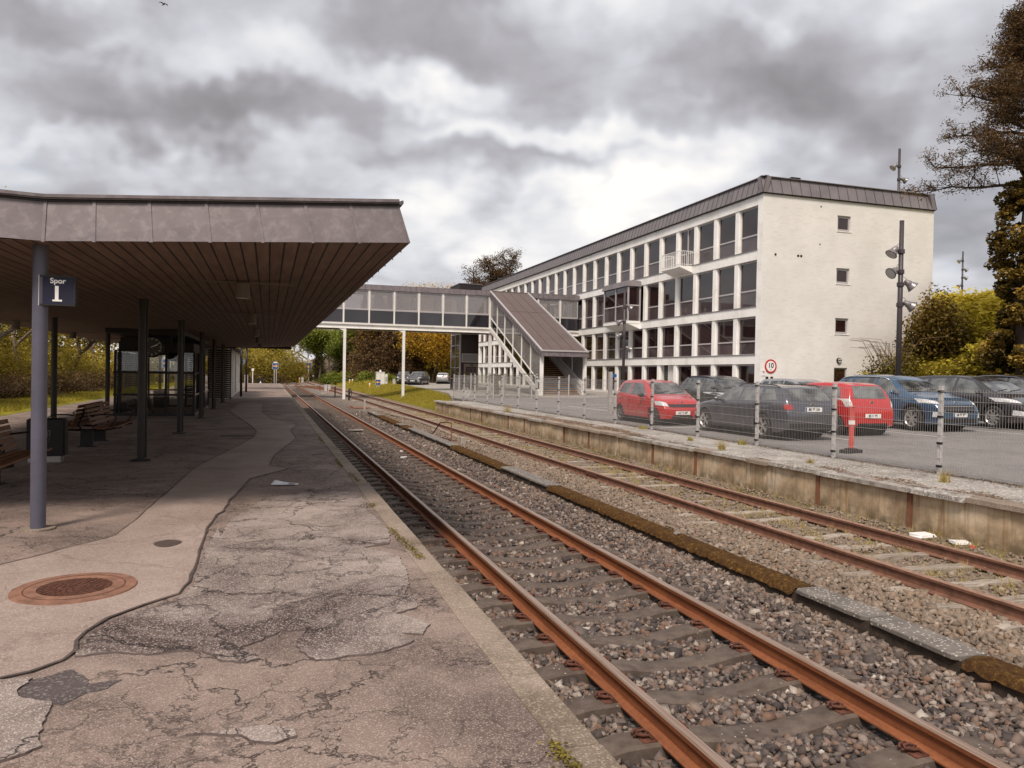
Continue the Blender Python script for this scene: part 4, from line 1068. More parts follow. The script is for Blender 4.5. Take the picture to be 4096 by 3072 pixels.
for z in (.05, .71, 1.44):
    for y in (sy0, sy1): mb = MB(os_); mb.box(sx0-.06, y-.045, z-.035, sx1+.03, y+.045, z+.035); mb.build('rail', M['near_black'], sh)
    for x in (sx0, sx1): mb = MB(os_); mb.box(x-.02, sy0+.05, z-.025, x+.02, sy1-.05, z+.025); mb.build('rail', M['steel'] if x == sx1 and z < 1 else M['near_black'], sh)
for (xa, ya, xb, yb) in ((sx0, sy0-.012, sx1, sy0-.008), (sx0, sy1+.008, sx1, sy1+.012), (sx0-.012, sy0, sx0-.008, sy1), (sx1+.008, sy0, sx1+.012, sy1)):
    mb = MB(os_); mb.box(xa, ya, .06, xb, yb, 2.12); mb.build('pane', M['clear_glass'], sh)
th = thing('shelter_bench', 'dark bench inside the glass shelter under the seated person', 'bench', (-4.35, 29.6, 0))
mb = MB(); mb.box(-.28, -.7, .38, .22, 1.6, .42); mb.build('seat', M['near_black'], th)
for y in (-.5, 1.4): mb = MB(); mb.box(-.04, y-.03, 0, .04, y+.03, .38); mb.build('leg', M['near_black'], th)
th = thing('litter_bin', 'squat dark bin inside the glass shelter', 'bin', (-4.05, 32.6, 0))
mb = MB(); mb.box(-.2, -.16, .04, .2, .16, .66); mb.build('bin_body', M['black'], th, bevel=.01); mb = MB(); mb.box(-.21, -.17, .66, .21, .17, .70); mb.build('lid', M['near_black'], th)

# seated person inside the shelter: one skinned body
def skin_body(name, verts, edges, radii, mat, parent, sub=2, root=0):
    me = bpy.data.meshes.new(name); me.from_pydata(verts, edges, []); me.materials.append(mat)
    o = bpy.data.objects.new(name, me); COL.objects.link(o); o.parent = parent
    sk = o.modifiers.new('Skin', 'SKIN'); sk.use_smooth_shade = True
    for i, r_ in enumerate(radii):
        v = me.skin_vertices[0].data[i]; v.radius = (r_, r_) if not isinstance(r_, tuple) else r_
    me.skin_vertices[0].data[root].use_root = True
    sb_ = o.modifiers.new('Sub', 'SUBSURF'); sb_.levels = sub; sb_.render_levels = sub
    return o
pm = thing('person', 'person in dark clothes and cap sitting hunched on the shelter bench', 'person', (-4.42, 29.3, 0), R(-8))
cloth = simple('dark_coat', (.05, .042, .040), .9, var=.2, scale=8); skin_m = simple('skin', (.33, .19, .14), .6, var=.06); hair_m = simple('dark_cap', (.03, .02, .018), .9)
V = [(0, 0, .50), (.02, 0, .66), (.07, 0, .84), (.13, 0, .97), (.165, 0, 1.03), (.19, 0, 1.10), (.205, 0, 1.17),
     (.11, .17, .94), (.12, .22, .72), (.33, .13, .62), (.40, .10, .60),
     (.11, -.17, .94), (.12, -.22, .72), (.33, -.13, .62), (.40, -.10, .60),
     (.05, .10, .48), (.44, .13, .49), (.50, .14, .10), (.60, .145, .045),
     (.05, -.10, .48), (.44, -.13, .49), (.56, -.14, .10), (.67, -.145, .045)]
E_ = [(0,1),(1,2),(2,3),(3,4),(4,5),(5,6),(3,7),(7,8),(8,9),(9,10),(3,11),(11,12),(12,13),(13,14),(0,15),(15,16),(16,17),(17,18),(0,19),(19,20),(20,21),(21,22)]
RD_ = [(.15,.17),(.14,.16),(.15,.17),(.11,.15),.055,(.085,.075),(.08,.072),.065,.05,.04,.03,.065,.05,.04,.03,.095,.07,.045,.04,.095,.07,.045,.04]
skin_body('body', V, E_, RD_, cloth, pm)
mb = MB(); mb.ball((.215, 0, 1.14), .092, 16, 12, (1.08, .86, 1.2)); mb.ball((.312, 0, 1.12), .018, 8, 6); mb.ball((.20, .085, 1.13), .02, 8, 6, (1, .5, 1.4)); mb.ball((.20, -.085, 1.13), .02, 8, 6, (1, .5, 1.4)); mb.build('head', skin_m, pm, smooth=True)
mb = MB(); mb.ball((.20, 0, 1.175), .102, 16, 10, (1.08, .92, .85)); mb.box(.27, -.06, 1.165, .36, .06, 1.18); mb.build('cap', hair_m, pm, smooth=True)
for s_ in (-1, 1):
    for k in range(5):
        pass
mb = MB()
for s_ in (-1, 1):
    for k in range(4):
        y = s_*(.10-.012+.012*k*.9) ; mb.tube([(.40, s_*.10, .60), (.445+.004*k, s_*(.075+.016*k), .592), (.47+.003*k, s_*(.075+.016*k), .575)], [.022, .010, .008], 6)
    mb.tube([(.40, s_*.10, .60), (.43, s_*.07, .61), (.45, s_*.06, .60)], [.02, .011, .009], 6)
mb.build('hands', skin_m, pm, smooth=True)
th = thing('backpack', 'dark rounded backpack beside the seated person in the shelter', 'bag', (-4.66, 29.05, .42))
mb = MB(); mb.ball((0, 0, .22), .2, 16, 12, (.75, .8, 1.1)); mb.ball((.13, 0, .15), .11, 12, 8, (.6, 1, 1)); mb.build('bag_body', simple('bag_cloth', (.035, .03, .03), .9), th, smooth=True)
mb = MB(); mb.tube([(-.02, -.03, .42), (0, 0, .47), (.02, .03, .42)], .01); mb.build('handle', M['near_black'], th)

# ------------------------------------------------------------------ slatted screen, white kiosk, S disc
th = thing('slatted_screen', 'tall dark screen of horizontal slats at the end of the canopy', 'screen', (-2.95, 43.2, 0)); o_ = (-2.95, 43.2, 0)
for x in (-4.05, -3.1, -2.35, -1.9): mb = MB(o_); mb.box(x-.03, 43.14, 0, x+.03, 43.20, 2.68); mb.build('post', M['near_black'], th)
mb = MB(o_)
for k in range(23): mb.box(-4.07, 43.05, .06+k*.113, -1.88, 43.138, .06+k*.113+.085)
mb.build('slat_panel', simple('slat_brown', (.050, .028, .022), .7, var=.3, coords='pos'), th)
mb = MB(o_)
for k in range(23): mb.box(-4.07, 43.046, .145+k*.113, -1.88, 43.07, .15+k*.113)
mb.build('slat_edges', M['lampgrey'], th)
ks = thing('kiosk_building', 'white rendered platform building behind the slatted screen', 'building', (-3.4, 51, 0)); o_ = (-3.4, 51, 0)
mb = MB(o_); mb.box(-4.7, 43.6, 0, -2.06, 57.6, 2.72); mb.build('wall', M['wall_white'], ks)
for y0, y1 in ((44.2, 46.2), (46.7, 48.9), (49.5, 53.2)):
    mb = MB(o_); mb.box(-2.06, y0, .1, -2.0, y1, 2.6); mb.build('door', M['lamp_head'] if y0 > 46 else M['white_metal'], ks)
for y in (46.4, 49.2, 53.6, 57.3): mb = MB(o_); mb.box(-2.06, y-.07, 0, -1.93, y+.07, 2.72); mb.build('pilaster', M['white_metal'], ks)
mb = MB(o_); mb.box(-4.8, 43.5, 2.72, -1.7, 58, 2.86); mb.build('roof', M['near_black'], ks)
th = thing('round_sign', 'white disc with a black letter S hanging by the kiosk', 'sign', (-1.78, 57.2, 2.17))
mb = MB(); mb.cyl((0, -.03, 0), (0, .03, 0), .24, n=28); mb.build('disc', M['white_sign'], th)
text('S', .44, M['black'], (0, -.035, 0), (R(90), 0, 0), th, 'lettering', bold=.012)
mb = MB(); mb.box(-.02, -.02, .24, .02, .02, .66); mb.box(-.35, -.02, .0, -.24, .02, .04); mb.build('hanger', M['near_black'], th)

# ------------------------------------------------------------------ things lying on / let into the platform
th = thing('manhole_cover', 'rusty round manhole cover with an orange concrete ring', 'manhole', (-1.30, 6.13, .005))
mb = MB(); mb.lathe([(.24, .0), (.24, .012), (.40, .010), (.405, .0)], 48, caps=False); mb.build('ring', M['manhole_ring'], th)
mb = MB(); mb.cyl((0, 0, .0), (0, 0, .009), .236, n=48); o = mb.build('cover', M['grille_iron'], th)
mb = MB()
for r_, n in ((.215, 30), (.175, 24), (.135, 18), (.095, 13), (.055, 8)):
    for k in range(n):
        a0 = 2*PI*k/n+.06; a1 = 2*PI*(k+1)/n-.05; q = [(math.cos(a)*rr_, math.sin(a)*rr_, .0135) for a, rr_ in ((a0, r_-.015), (a1, r_-.015), (a1, r_+.015), (a0, r_+.015))]
        q2 = [(x, y, .008) for x, y, z in q]; mb.hexa(q2+q)
mb.build('stud_pattern', M['rust_dark'], th)
mb = MB(); 
for k in range(48):
    a0, a1 = 2*PI*k/48, 2*PI*(k+1)/48
    mb.quad(*[(math.cos(a)*r_, math.sin(a)*r_, .0125) for a, r_ in ((a0, .318), (a1, .318), (a1, .326), (a0, .326))])
mb.build('ring_groove', M['rust_dark'], th)
th = thing('drain_cover', 'small dark oval drain lid set in the pale strip', 'drain', (-.85, 7.5, .006))
mb = MB(); P_ = [(math.cos(a)*.115*(1+.08*math.sin(3*a)), math.sin(a)*.145*(1+.06*math.cos(4*a)), ) for a in [2*PI*k/24 for k in range(24)]]; mb.prism(P_, 0, .004); mb.build('lid', M['tar'], th)
th = thing('drain_grate', 'rectangular slotted drain grate in the dark asphalt under the canopy', 'drain', (-.66, 19.45, .004))
mb = MB(); mb.box(-.38, -.16, 0, .38, .16, .004); mb.build('frame', M['black'], th)
mb = MB()
for k in range(12): x = -.33+k*.06; mb._add([(x-.014, -.12, .007), (x+.014, -.12, .007), (x+.034, .12, .007), (x+.006, .12, .007)], [(0, 1, 2, 3)])
mb.build('bars', M['galv_dark'], th)
th = thing('paper_leaflet', 'crumpled white leaflet lying on the platform asphalt', 'litter', (.23, 11.0, .014), R(-12))
mb = MB(); mb._add([(-.17, -.05, 0), (.02, -.06, .003), (.19, -.055, .0), (.20, .06, .002), (.03, .09, .012), (-.15, .10, .045), (-.09, .02, .055)], [(0, 1, 6), (0, 6, 5), (1, 4, 5, 6), (1, 2, 3, 4)]); mb.build('sheet', M['paper'], th)
mb = MB(); mb._add([(.06, -.03, .009), (.15, -.03, .006), (.16, .02, .006), (.07, .03, .010)], [(0, 1, 2, 3)]); mb.build('picture', M['manhole_ring'], th)
mb = MB(); mb._add([(-.10, -.012, .018), (.0, -.02, .011), (.02, -.008, .012), (-.09, .0, .022)], [(0, 1, 2, 3)]); mb.build('print', M['blue_sign'], th)
# twigs on the asphalt
mb = MB()
for k in range(46):
    x, y = random.uniform(-1.9, 1.1), random.uniform(3.2, 9); a = random.uniform(0, 2*PI); l = random.uniform(.02, .07)
    mb.tube([(x, y, .016), (x+math.cos(a)*l*.5, y+math.sin(a)*l*.5, .018), (x+math.cos(a+.4)*l, y+math.sin(a+.4)*l, .016)], .0013, 4)
tag(mb.build('twig_litter', M['twig']), 'tiny dry twigs scattered on the platform', 'litter', kind='stuff')
# ------------------------------------------------------------------ long white office building
BX, BY0, BY1, BXR = 26.85, 37.12, 98.9, 39.3
ob = (BX, BY0, 0)
bd = thing('office_building', 'long white four storey office building with zinc parapet and rows of dark windows', 'building', ob)
P0, W_, BAY, NB = 37.63, 1.87, 2.35, 26
ROWS = [(9.08, 11.66), (5.80, 8.50), (3.00, 5.22), (.42, 2.44)]        # window z ranges, top floor first
mb = MB(ob); mb.box(BX+.42, BY0+.4, -.5, BXR, BY1, 12.25); mb.build('core', M['near_black'], bd)
mb = MB(ob)                                   # end wall with real openings
WIN = [(32.05, 33.0, 10.46, 11.38), (32.05, 33.0, 7.35, 8.27), (32.05, 33.0, 4.36, 5.3)]
DO = (32.0, 32.95, .1, 2.35)
x0, x1, z0, z1 = BX+.006, BXR, -.5, 12.262
cuts = sorted([(a, b, c, d) for a, b, c, d in WIN+[DO]], key=lambda q: q[2])
xa, xb = 32.02, 32.98
mb.box(x0, BY0, z0, xa, BY0+.38, z1); mb.box(xb, BY0, z0, x1, BY0+.38, z1)
zz = z0
for a, b, c, d_ in [(xa, xb, DO[2], DO[3])]+[(xa, xb, w[2], w[3]) for w in WIN[::-1]]:
    mb.box(xa, BY0, zz, xb, BY0+.38, c); zz = d_
mb.box(xa, BY0, zz, xb, BY0+.38, z1)
mb.build('end_wall', M['wall_brick'], bd)
for a, b, c, d_ in WIN:
    mb = MB(ob); f = .06
    for q in ((xa, BY0+.10, c, xa+f, BY0+.16, d_), (xb-f, BY0+.10, c, xb, BY0+.16, d_), (xa+f, BY0+.10, c, xb-f, BY0+.16, c+f), (xa+f, BY0+.10, d_-f, xb-f, BY0+.16, d_)): mb.box(*q)
    for q in ((xa+f-.01, BY0+.09, c+f-.01, xa+f+.06, BY0+.14, d_-f+.01), (xb-f-.06, BY0+.09, c+f-.01, xb-f+.01, BY0+.14, d_-f+.01), (xa+f+.06, BY0+.09, c+f-.01, xb-f-.06, BY0+.14, c+f+.07), (xa+f+.06, BY0+.09, d_-f-.07, xb-f-.06, BY0+.14, d_-f+.01)): mb.box(*q)
    w = mb.build('window', M['frame_grey'], bd)
    mb = MB(ob); mb.box(xa+.1, BY0+.12, c+.1, xb-.1, BY0+.125, d_-.1); g = mb.build('pane', M['pane_up'], w)
    mb = MB(ob); mb.box(xa-.05, BY0-.035, c-.05, xb+.05, BY0+.10, c-.003); g = mb.build('sill', M['wall_white'], w)
mb = MB(ob); mb.box(xa, BY0+.08, DO[2], xa+.07, BY0+.16, DO[3]); mb.box(xb-.07, BY0+.08, DO[2], xb, BY0+.16, DO[3]); mb.box(xa+.07, BY0+.08, DO[3]-.08, xb-.07, BY0+.16, DO[3]); mb.box(xa+.07, BY0+.10, .1, xb-.07, BY0+.15, 1.1)
w = mb.build('door', M['frame_grey'], bd); mb = MB(ob); mb.box(xa+.08, BY0+.12, 1.1, xb-.08, BY0+.128, DO[3]-.08); mb.build('pane', M['pane_up'], w)
mb = MB(ob)
for x, z, r_ in ((30.82, 11.78, .05), (30.80, 9.57, .05), (27.73, 8.78, .075), (29.29, 8.80, .08), (29.50, 8.80, .08)):
    mb.cyl((x, BY0-.004, z), (x, BY0+.02, z), r_, n=16)
mb.build('wall_vents', M['black'], bd)
mb = MB(ob); mb.cyl((32.32, BY0-.10, 2.78), (32.32, BY0, 2.78), .16, n=24); o = mb.build('wall_lamp', M['near_black'], bd); mb = MB(ob); mb.cyl((32.32, BY0-.115, 2.78), (32.32, BY0-.101, 2.78), .13, n=24); g = mb.build('diffuser', M['lamp_face'], o); mb = MB(ob); mb.box(32.16, BY0-.13, 2.77, 32.48, BY0-.116, 2.80); mb.build('guard', M['near_black'], o)
mb = MB(ob)
for x in (27.3, 27.62): mb.box(x-.06, BY0-.10, 1.46, x+.06, BY0-.002, 1.74)
mb.build('meter_boxes', M['near_black'], bd)
# facade: columns between bays, bands between floors
mb = MB(ob); mb.box(BX, BY0+.385, -.5, BX+.40, P0, 12.255); mb.box(BX-.002, BY0-.002, -.5, BX+.004, BY0+.38, 12.255); mb.build('corner_pier', M['wall_white'], bd)
for k in range(NB):
    y0 = P0+k*BAY+W_; mb = MB(ob); y1 = y0+BAY-W_
    mb.box(BX+.10, y0, .0, BX+.41, y1, 11.75)
    mb.box(BX+.05, y0+.06, .0, BX+.10, y1-.06, 11.74)
    mb.build('pilaster', M['wall_white'], bd)
BANDS = [(11.67, 12.26), (8.51, 9.06), (5.24, 5.78), (2.46, 2.98)]
for a, c in BANDS:
    mb = MB(ob); mb.box(BX+.015, P0, a, BX+.405, BY1, c); mb.build('spandrel_band', M['wall_white'], bd)
    mb = MB(ob); mb.box(BX-.03, P0-.05, c+.002, BX+.2, BY1, c+.035)
    if c < 12: mb.build('sill_strip', M['lamp_head'], bd)
mb = MB(ob); mb.box(BX+.06, P0, -.4, BX+.4, BY1, .40); mb.build('plinth', M['wall_white'], bd)
# one window of each storey, then copies
def make_window(zr, low, split=True, door=False):
    a, c = zr; h = c-a; f = .055; X0 = BX+.20; mb = MB((BX, 0, 0))
    mb.box(X0, .0, a, X0+.08, f, c); mb.box(X0, W_-f, a, X0+.08, W_, c); mb.box(X0, f, a, X0+.08, W_-f, a+f); mb.box(X0, f, c-f*1.6, X0+.08, W_-f, c)
    zm = a+low*h
    if split: mb.box(X0-.01, f, zm-.045, X0+.07, W_-f, zm+.045)
    if door: mb.box(X0-.01, W_/2-.06, a+f, X0+.07, W_/2+.06, c-f*1.6)
    w = mb.build('window', M['frame_grey'], bd)
    mb = MB((BX, 0, 0)); mb.box(X0+.04, f, (zm+.045) if split else a+f, X0+.045, W_-f, c-f*1.6); mb.build('pane', M['pane_up'], w)
    if split: mb = MB((BX, 0, 0)); mb.box(X0+.04, f, a+f, X0+.045, W_-f, zm-.045); mb.build('pane', M['pane_low'], w)
    return w
used = 0
proto = {}
skip = {(1, 6), (1, 7)}
for k in range(NB):
    for r in range(4):
        if (r, k) in skip: continue
        if r == 3 and k in (1, 2): pass
        kind = 'door' if (r == 0 and k == 3) else ('ground' if r == 3 else 'win')
        if r == 3 and k in (4,): continue
        if used >= 99: continue
        key = (r, kind); loc = (0, P0+k*BAY-BY0, 0)
        if key not in proto:
            w = make_window(ROWS[r], .36, split=(kind != 'ground'), door=(kind == 'door')); w.location = loc; proto[key] = w
        else: w = dup_part(proto[key], bd, loc)
        used += 1
# recess on the ground floor with grille door
mb = MB((BX, 0, 0)); y0 = P0+4*BAY-BY0
mb.box(BX+.25, y0, .4, BX+.3, y0+W_*.55, 2.44); mb.build('recess_panel', M['wall_white'], bd).location = (0, 0, 0)
mb = MB((BX, 0, 0))
for k in range(9): mb.box(BX+.2, y0+W_*.02+k*.1, .4, BX+.215, y0+W_*.02+k*.1+.012, 2.44)
for k in range(16): mb.box(BX+.19, y0, .5+k*.12, BX+.199, y0+W_, .51+k*.12)
mb.build('grille', M['galv'], bd)
# parapet with standing-seam cladding, leaning back
def parapet(p, q, inn, n, nm='parapet'):
    p = Vector(p); q = Vector(q); inn = Vector(inn); up = Vector((0, 0, .93)); d = (q-p).normalized(); out = -inn.normalized(); mb = MB(ob)
    mb.hexa([p, q, q-out*.3, p-out*.3, p+up+inn, q+up+inn, q+up+inn-out*.3, p+up+inn-out*.3])
    for k in range(n+1):
        pass
    mb.cur = 1
    for k in range(n+1):
        a = p.lerp(q, k/n)+out*.008; mb.bar(a, a+up+inn, .018, .035, up=d)
    mb.cur = 0
    mb.bar(p+up+inn+Vector((0, 0, .02)), q+up+inn+Vector((0, 0, .02)), .25, .04)
    return mb.build(nm, [M['zinc_b'], M['seam']], bd)
parapet((BX-.16, BY0-.14, 12.27), (BX-.16, BY1, 12.27), (.26, 0, 0), 116)
parapet((BX-.16, BY0-.14, 12.27), (BXR+.06, BY0-.14, 12.27), (0, .26, 0), 19)
parapet((BXR+.06, BY0-.14, 12.27), (BXR+.06, BY1, 12.27), (-.26, 0, 0), 40)
mb = MB(ob); mb.box(BX-.12, BY0-.1, 12.22, BXR+.02, BY1, 12.265); mb.build('eaves_board', M['near_black'], bd)
mb = MB(ob); mb.box(BX+.2, BY0+.2, 12.8, BXR-.2, BY1, 13.0); mb.build('roof', M['roof_felt'], bd)
mb = MB(ob); mb.box(29.0, BY0+.35, 13.0, 29.5, BY0+.9, 13.36); mb.box(28.93, BY0+.28, 13.36, 29.57, BY0+.97, 13.42); mb.build('roof_cowl', M['near_black'], bd)
# bay window on the third storey
o_ = MB(ob); ya, yb, xo = 51.98, 56.3, 25.77; pr = .55
orl = [(BX+.02, ya), (xo, ya+.0), (xo, yb), (BX+.02, yb+.0)]
mb = MB(ob); mb.prism([(BX+.02, ya-.02), (xo, ya-.02), (xo, yb+.02), (BX+.02, yb+.02)], 5.62, 5.82); mb._add([(BX+.02, ya, 5.2), (BX+.02, yb, 5.2), (xo, ya, 5.61), (xo, yb, 5.61), (BX+.02, ya, 5.61), (BX+.02, yb, 5.61)], [(0, 1, 3, 2), (0, 2, 4), (1, 5, 3), (0, 4, 5, 1)])
orb = mb.build('bay_window', M['wall_white'], bd)
mb = MB(ob)
for y in (ya+.04, (ya+yb)/2, yb-.04): mb.box(xo, y-.06, 5.82, xo+.1, y+.06, 8.45)
mb.box(BX-.12, ya, 5.82, BX, ya+.08, 8.45); mb.box(xo+.01, ya+.06, 6.95, xo+.08, yb-.06, 7.05); mb.box(xo+.1, ya+.02, 6.95, BX-.12, ya+.07, 7.05); mb.box(xo, ya+.1, 5.82, xo+.08, yb-.1, 5.9)
mb.build('frame', M['frame_grey'], orb)
mb = MB(ob); mb.box(xo+.05, ya+.05, 7.05, xo+.055, yb-.05, 8.45); mb.box(xo+.1, ya+.05, 7.05, BX-.1, ya+.055, 8.45); mb.build('pane', M['pane_up'], orb)
mb = MB(ob); mb.box(xo+.05, ya+.05, 5.9, xo+.055, yb-.05, 6.95); mb.box(xo+.1, ya+.05, 5.82, BX-.1, ya+.055, 6.95); mb.build('pane', M['pane_low'], orb)
mb = MB(ob); mb.box(xo+.15, ya+.15, 5.85, BX+.1, yb-.1, 8.4); mb.build('interior', M['near_black'], orb)
mb = MB(ob); e = .12
mb.hexa([(xo-e, ya-e, 8.43), (BX+.02, ya-e, 8.43), (BX+.02, yb+e, 8.43), (xo-e, yb+e, 8.43), (xo+.02, ya+.02, 8.86), (BX+.02, ya+.02, 8.86), (BX+.02, yb-.02, 8.86), (xo+.02, yb-.02, 8.86)])
for k in range(9): y = ya-e+.02+(yb-ya+2*e)*k/8.; y2 = ya+.04+(yb-ya-.08)*k/8.; mb.bar((xo-e-.005, y, 8.43), (xo+.015, y2, 8.87), .03, .04, up=(0, 1, 0))
mb.build('bay_roof', M['zinc_b'], orb)
# balcony on the top storey
ya, yb, xo = 44.66, 47.2, 25.9
mb = MB(ob); mb._add([(xo, ya, 9.02), (xo, yb, 9.02), (BX, yb, 9.02), (BX, ya, 9.02), (xo, ya, 8.93), (xo, yb, 8.93), (BX, yb, 8.60), (BX, ya, 8.60)], [(0, 1, 2, 3), (4, 7, 6, 5), (0, 4, 5, 1), (1, 5, 6, 2), (3, 7, 4, 0)])
bc = mb.build('balcony', M['wall_white'], bd)
mb = MB(ob)
for z in (9.12, 10.0): mb.box(xo+.02, ya+.03, z, xo+.06, yb-.03, z+.035); mb.box(xo+.06, ya+.03, z, BX, ya+.06, z+.035); mb.box(xo+.06, yb-.06, z, BX, yb-.03, z+.035)
n = 18
for k in range(n+1): y = ya+.04+(yb-ya-.08)*k/n; mb.box(xo+.03, y-.012, 9.02, xo+.05, y+.012, 10.0)
for k in range(7): x = xo+.08+(BX-xo-.1)*k/6.; mb.box(x-.012, ya+.035, 9.02, x+.012, ya+.055, 10.0); mb.box(x-.012, yb-.055, 9.02, x+.012, yb-.035, 10.0)
mb.build('railing', M['white_metal'], bc)
# signs on the end wall
th = thing('speed_limit_sign', 'round white sign with red ring and black number 10 on the end wall', 'sign', (27.55, BY0-.03, 2.34))
mb = MB(); mb.cyl((0, 0, 0), (0, -.012, 0), .40, n=48); mb.build('red_ring', M['red_sign'], th)
mb = MB(); mb.cyl((0, -.0125, 0), (0, -.017, 0), .305, n=48); mb.build('sign_face', M['white_sign'], th)
text('10', .40, M['black'], (0, -.019, .03), (R(90), 0, 0), th, 'numeral', bold=.008); text('km', .10, M['black'], (0, -.019, -.19), (R(90), 0, 0), th, 'lettering')
th = thing('camera_notice', 'small white square notice with a black pictogram below the speed sign', 'sign', (27.08, BY0-.02, 1.97))
mb = MB(); mb.box(-.13, -.01, -.18, .13, 0, .18); mb.build('board', M['white_sign'], th); mb = MB(); mb.bar((-.07, -.013, .06), (.06, -.013, .02), .05, .004, up=(0, 1, 0)); mb.bar((0, -.013, .02), (.0, -.013, -.05), .02, .004, up=(0, 1, 0)); mb.bar((.0, -.013, -.05), (.05, -.013, -.05), .02, .004, up=(0, 1, 0)); mb.build('pictogram', M['black'], th)
th = thing('wall_notice', 'small black triangle and number mark on the white band under the stairs', 'sign', (BX-.01, 83.6, 2.72))
mb = MB(); mb.prism([(-.45, -.25), (.25, -.25), (-.1, .28)], -.006, .004, axis='x'); mb.build('triangle', M['near_black'], th)
text('1', .5, M['near_black'], (-.012, -.75, .05), (R(90), 0, R(-90)), th, 'numeral', bold=.01)

# ------------------------------------------------------------------ footbridge
FY, BW = 64.0, 3.0
fo = (9.5, FY, 0)
br = thing('footbridge', 'enclosed white footbridge with glass sides and dark lower panels crossing the tracks', 'footbridge', fo)
XL, XR = -4.3, BX-.02
MU = [18.40-2.09*k for k in range(0, 11)] + [20.3, 22.88, 25.0]
mb = MB(fo); mb.box(XL, FY+.05, 5.17, XR, FY+.2, 5.50); mb.box(XL, FY-.06, 5.50, XR, FY+.25, 5.62); mb.box(XL, FY-.02, 5.165, XR, FY+.30, 5.20)
mb.box(XL, FY+BW-.2, 5.17, XR, FY+BW-.05, 5.50); mb.box(XL, FY+BW-.25, 5.50, XR, FY+BW+.06, 5.62)
mb.build('edge_beam', M['white_metal'], br)
mb = MB(fo); mb.box(XL, FY+.21, 5.2, XR, FY+BW-.21, 5.48); mb.build('deck', M['near_black'], br)
mb = MB(fo); mb.box(XL, FY+.30, 5.50, XR, FY+BW-.3, 5.63); mb.build('floor', M['lampgrey'], br)
for side, y in ((0, FY), (1, FY+BW)):
    sg_ = -1 if side == 0 else 1
    for x in MU:
        if side == 0 and 18.6 < x < 21.7: continue
        mb = MB(fo); mb.box(x-.065, y-.05, 5.62, x+.065, y+.05, 8.42); mb.build('mullion', M['white_metal'], br)
        for rx in (x-.11, x+.11): pass
    xs_ = sorted(MU)
    segs = list(zip(xs_[:-1], xs_[1:]))+[(xs_[-1], BX-.05)]
    for a, b_ in segs:
        if side == 0 and a > 18.3 and b_ < 21.9+1: 
            if a < 21.85: continue
        a += .07; b_ -= .07; f = .075
        mb = MB(fo)
        for q in ((a, 6.78, a+f, 8.40), (b_-f, 6.78, b_, 8.40), (a+f, 6.78, b_-f, 6.78+f), (a+f, 8.40-f*1.3, b_-f, 8.40)): mb.box(q[0], y-.03, q[1], q[2], y+.03, q[3])
        mb.box(a, y-.025, 6.72, b_, y+.025, 6.775); mb.box(a, y-.025, 5.62, b_, y+.025, 5.665)
        w = mb.build('window', M['frame_grey'], br)
        mb = MB(fo); mb.box(a+f, y-.004, 6.78+f, b_-f, y+.004, 8.40-f*1.3); mb.build('pane', M['bridge_glass'], w)
        mb = MB(fo); mb.box(a, y-.008, 5.665, b_, y+.008, 6.72); mb.build('lower_panel', M['pane_bridge_low'] if side == 0 else M['stair_glass'], w)
def band(p, q, inn, h, n, parent, org, nm='fascia', m=None, mat_=None):
    p = Vector(p); q = Vector(q); inn = Vector(inn); up = Vector((0, 0, h)); d = (q-p).normalized(); out = -inn.normalized() if inn.length > 0 else Vector((0, -1, 0)); mb = MB(org)
    mb.hexa([p, q, q-out*.15, p-out*.15, p+up+inn, q+up+inn, q+up+inn-out*.15, p+up+inn-out*.15])
    for k in range(n+1):
        pass
    mb.cur = 1
    for k in range(n+1):
        a = p.lerp(q, k/n)+out*.006; mb.bar(a, a+up+inn, .018, .02, up=d)
    return mb.build(nm, [M['zinc'], M['seam']], parent)
band((XL, FY-.12, 8.42), (18.55, FY-.12, 8.42), (0, .07, 0), .43, 48, br, fo)
band((21.85, FY-.12, 8.42), (XR, FY-.12, 8.42), (0, .07, 0), .43, 10, br, fo)
band((XL, FY+BW+.12, 8.42), (XR, FY+BW+.12, 8.42), (0, -.07, 0), .43, 40, br, fo)
mb = MB(fo); mb.box(XL, FY+.03, 8.40, XR, FY+BW-.03, 8.44); mb.build('ceiling', M['lampgrey'], br)
mb = MB(fo); mb.box(XL, FY-.02, 8.80, XR, FY+BW+.02, 8.875); mb.build('roof', M['roof_felt'], br)
mb = MB(fo); mb.box(XL-.1, FY-.05, 5.1, XL, FY+BW+.05, 8.85); mb.build('end_panel', M['zinc'], br)
for x in (5.99, 10.9):
    mb = MB(fo); mb.box(x-.11, FY+.0, -.85, x+.11, FY+.2, 5.16); mb.box(x-.02, FY+.2, -.85, x+.02, FY+.3, 5.16)
    mb._add([(x-.55, FY+.02, 5.16), (x-.11, FY+.02, 4.95), (x-.11, FY+.02, 5.16), (x-.55, FY+.18, 5.16), (x-.11, FY+.18, 4.95), (x-.11, FY+.18, 5.16)], [(0, 1, 2), (3, 5, 4), (0, 3, 4, 1)])
    mb.build('support_post', M['white_metal'], br)
mb = MB(fo); mb.box(18.4, FY+.1, -.1, 18.68, FY+.32, 5.16); mb.build('support_post', M['white_metal'], br)
th = thing('brown_jacket_figure', 'dark red coat hanging inside the footbridge behind the glass', 'coat', (15.9, FY+.5, 5.62)) if False else None

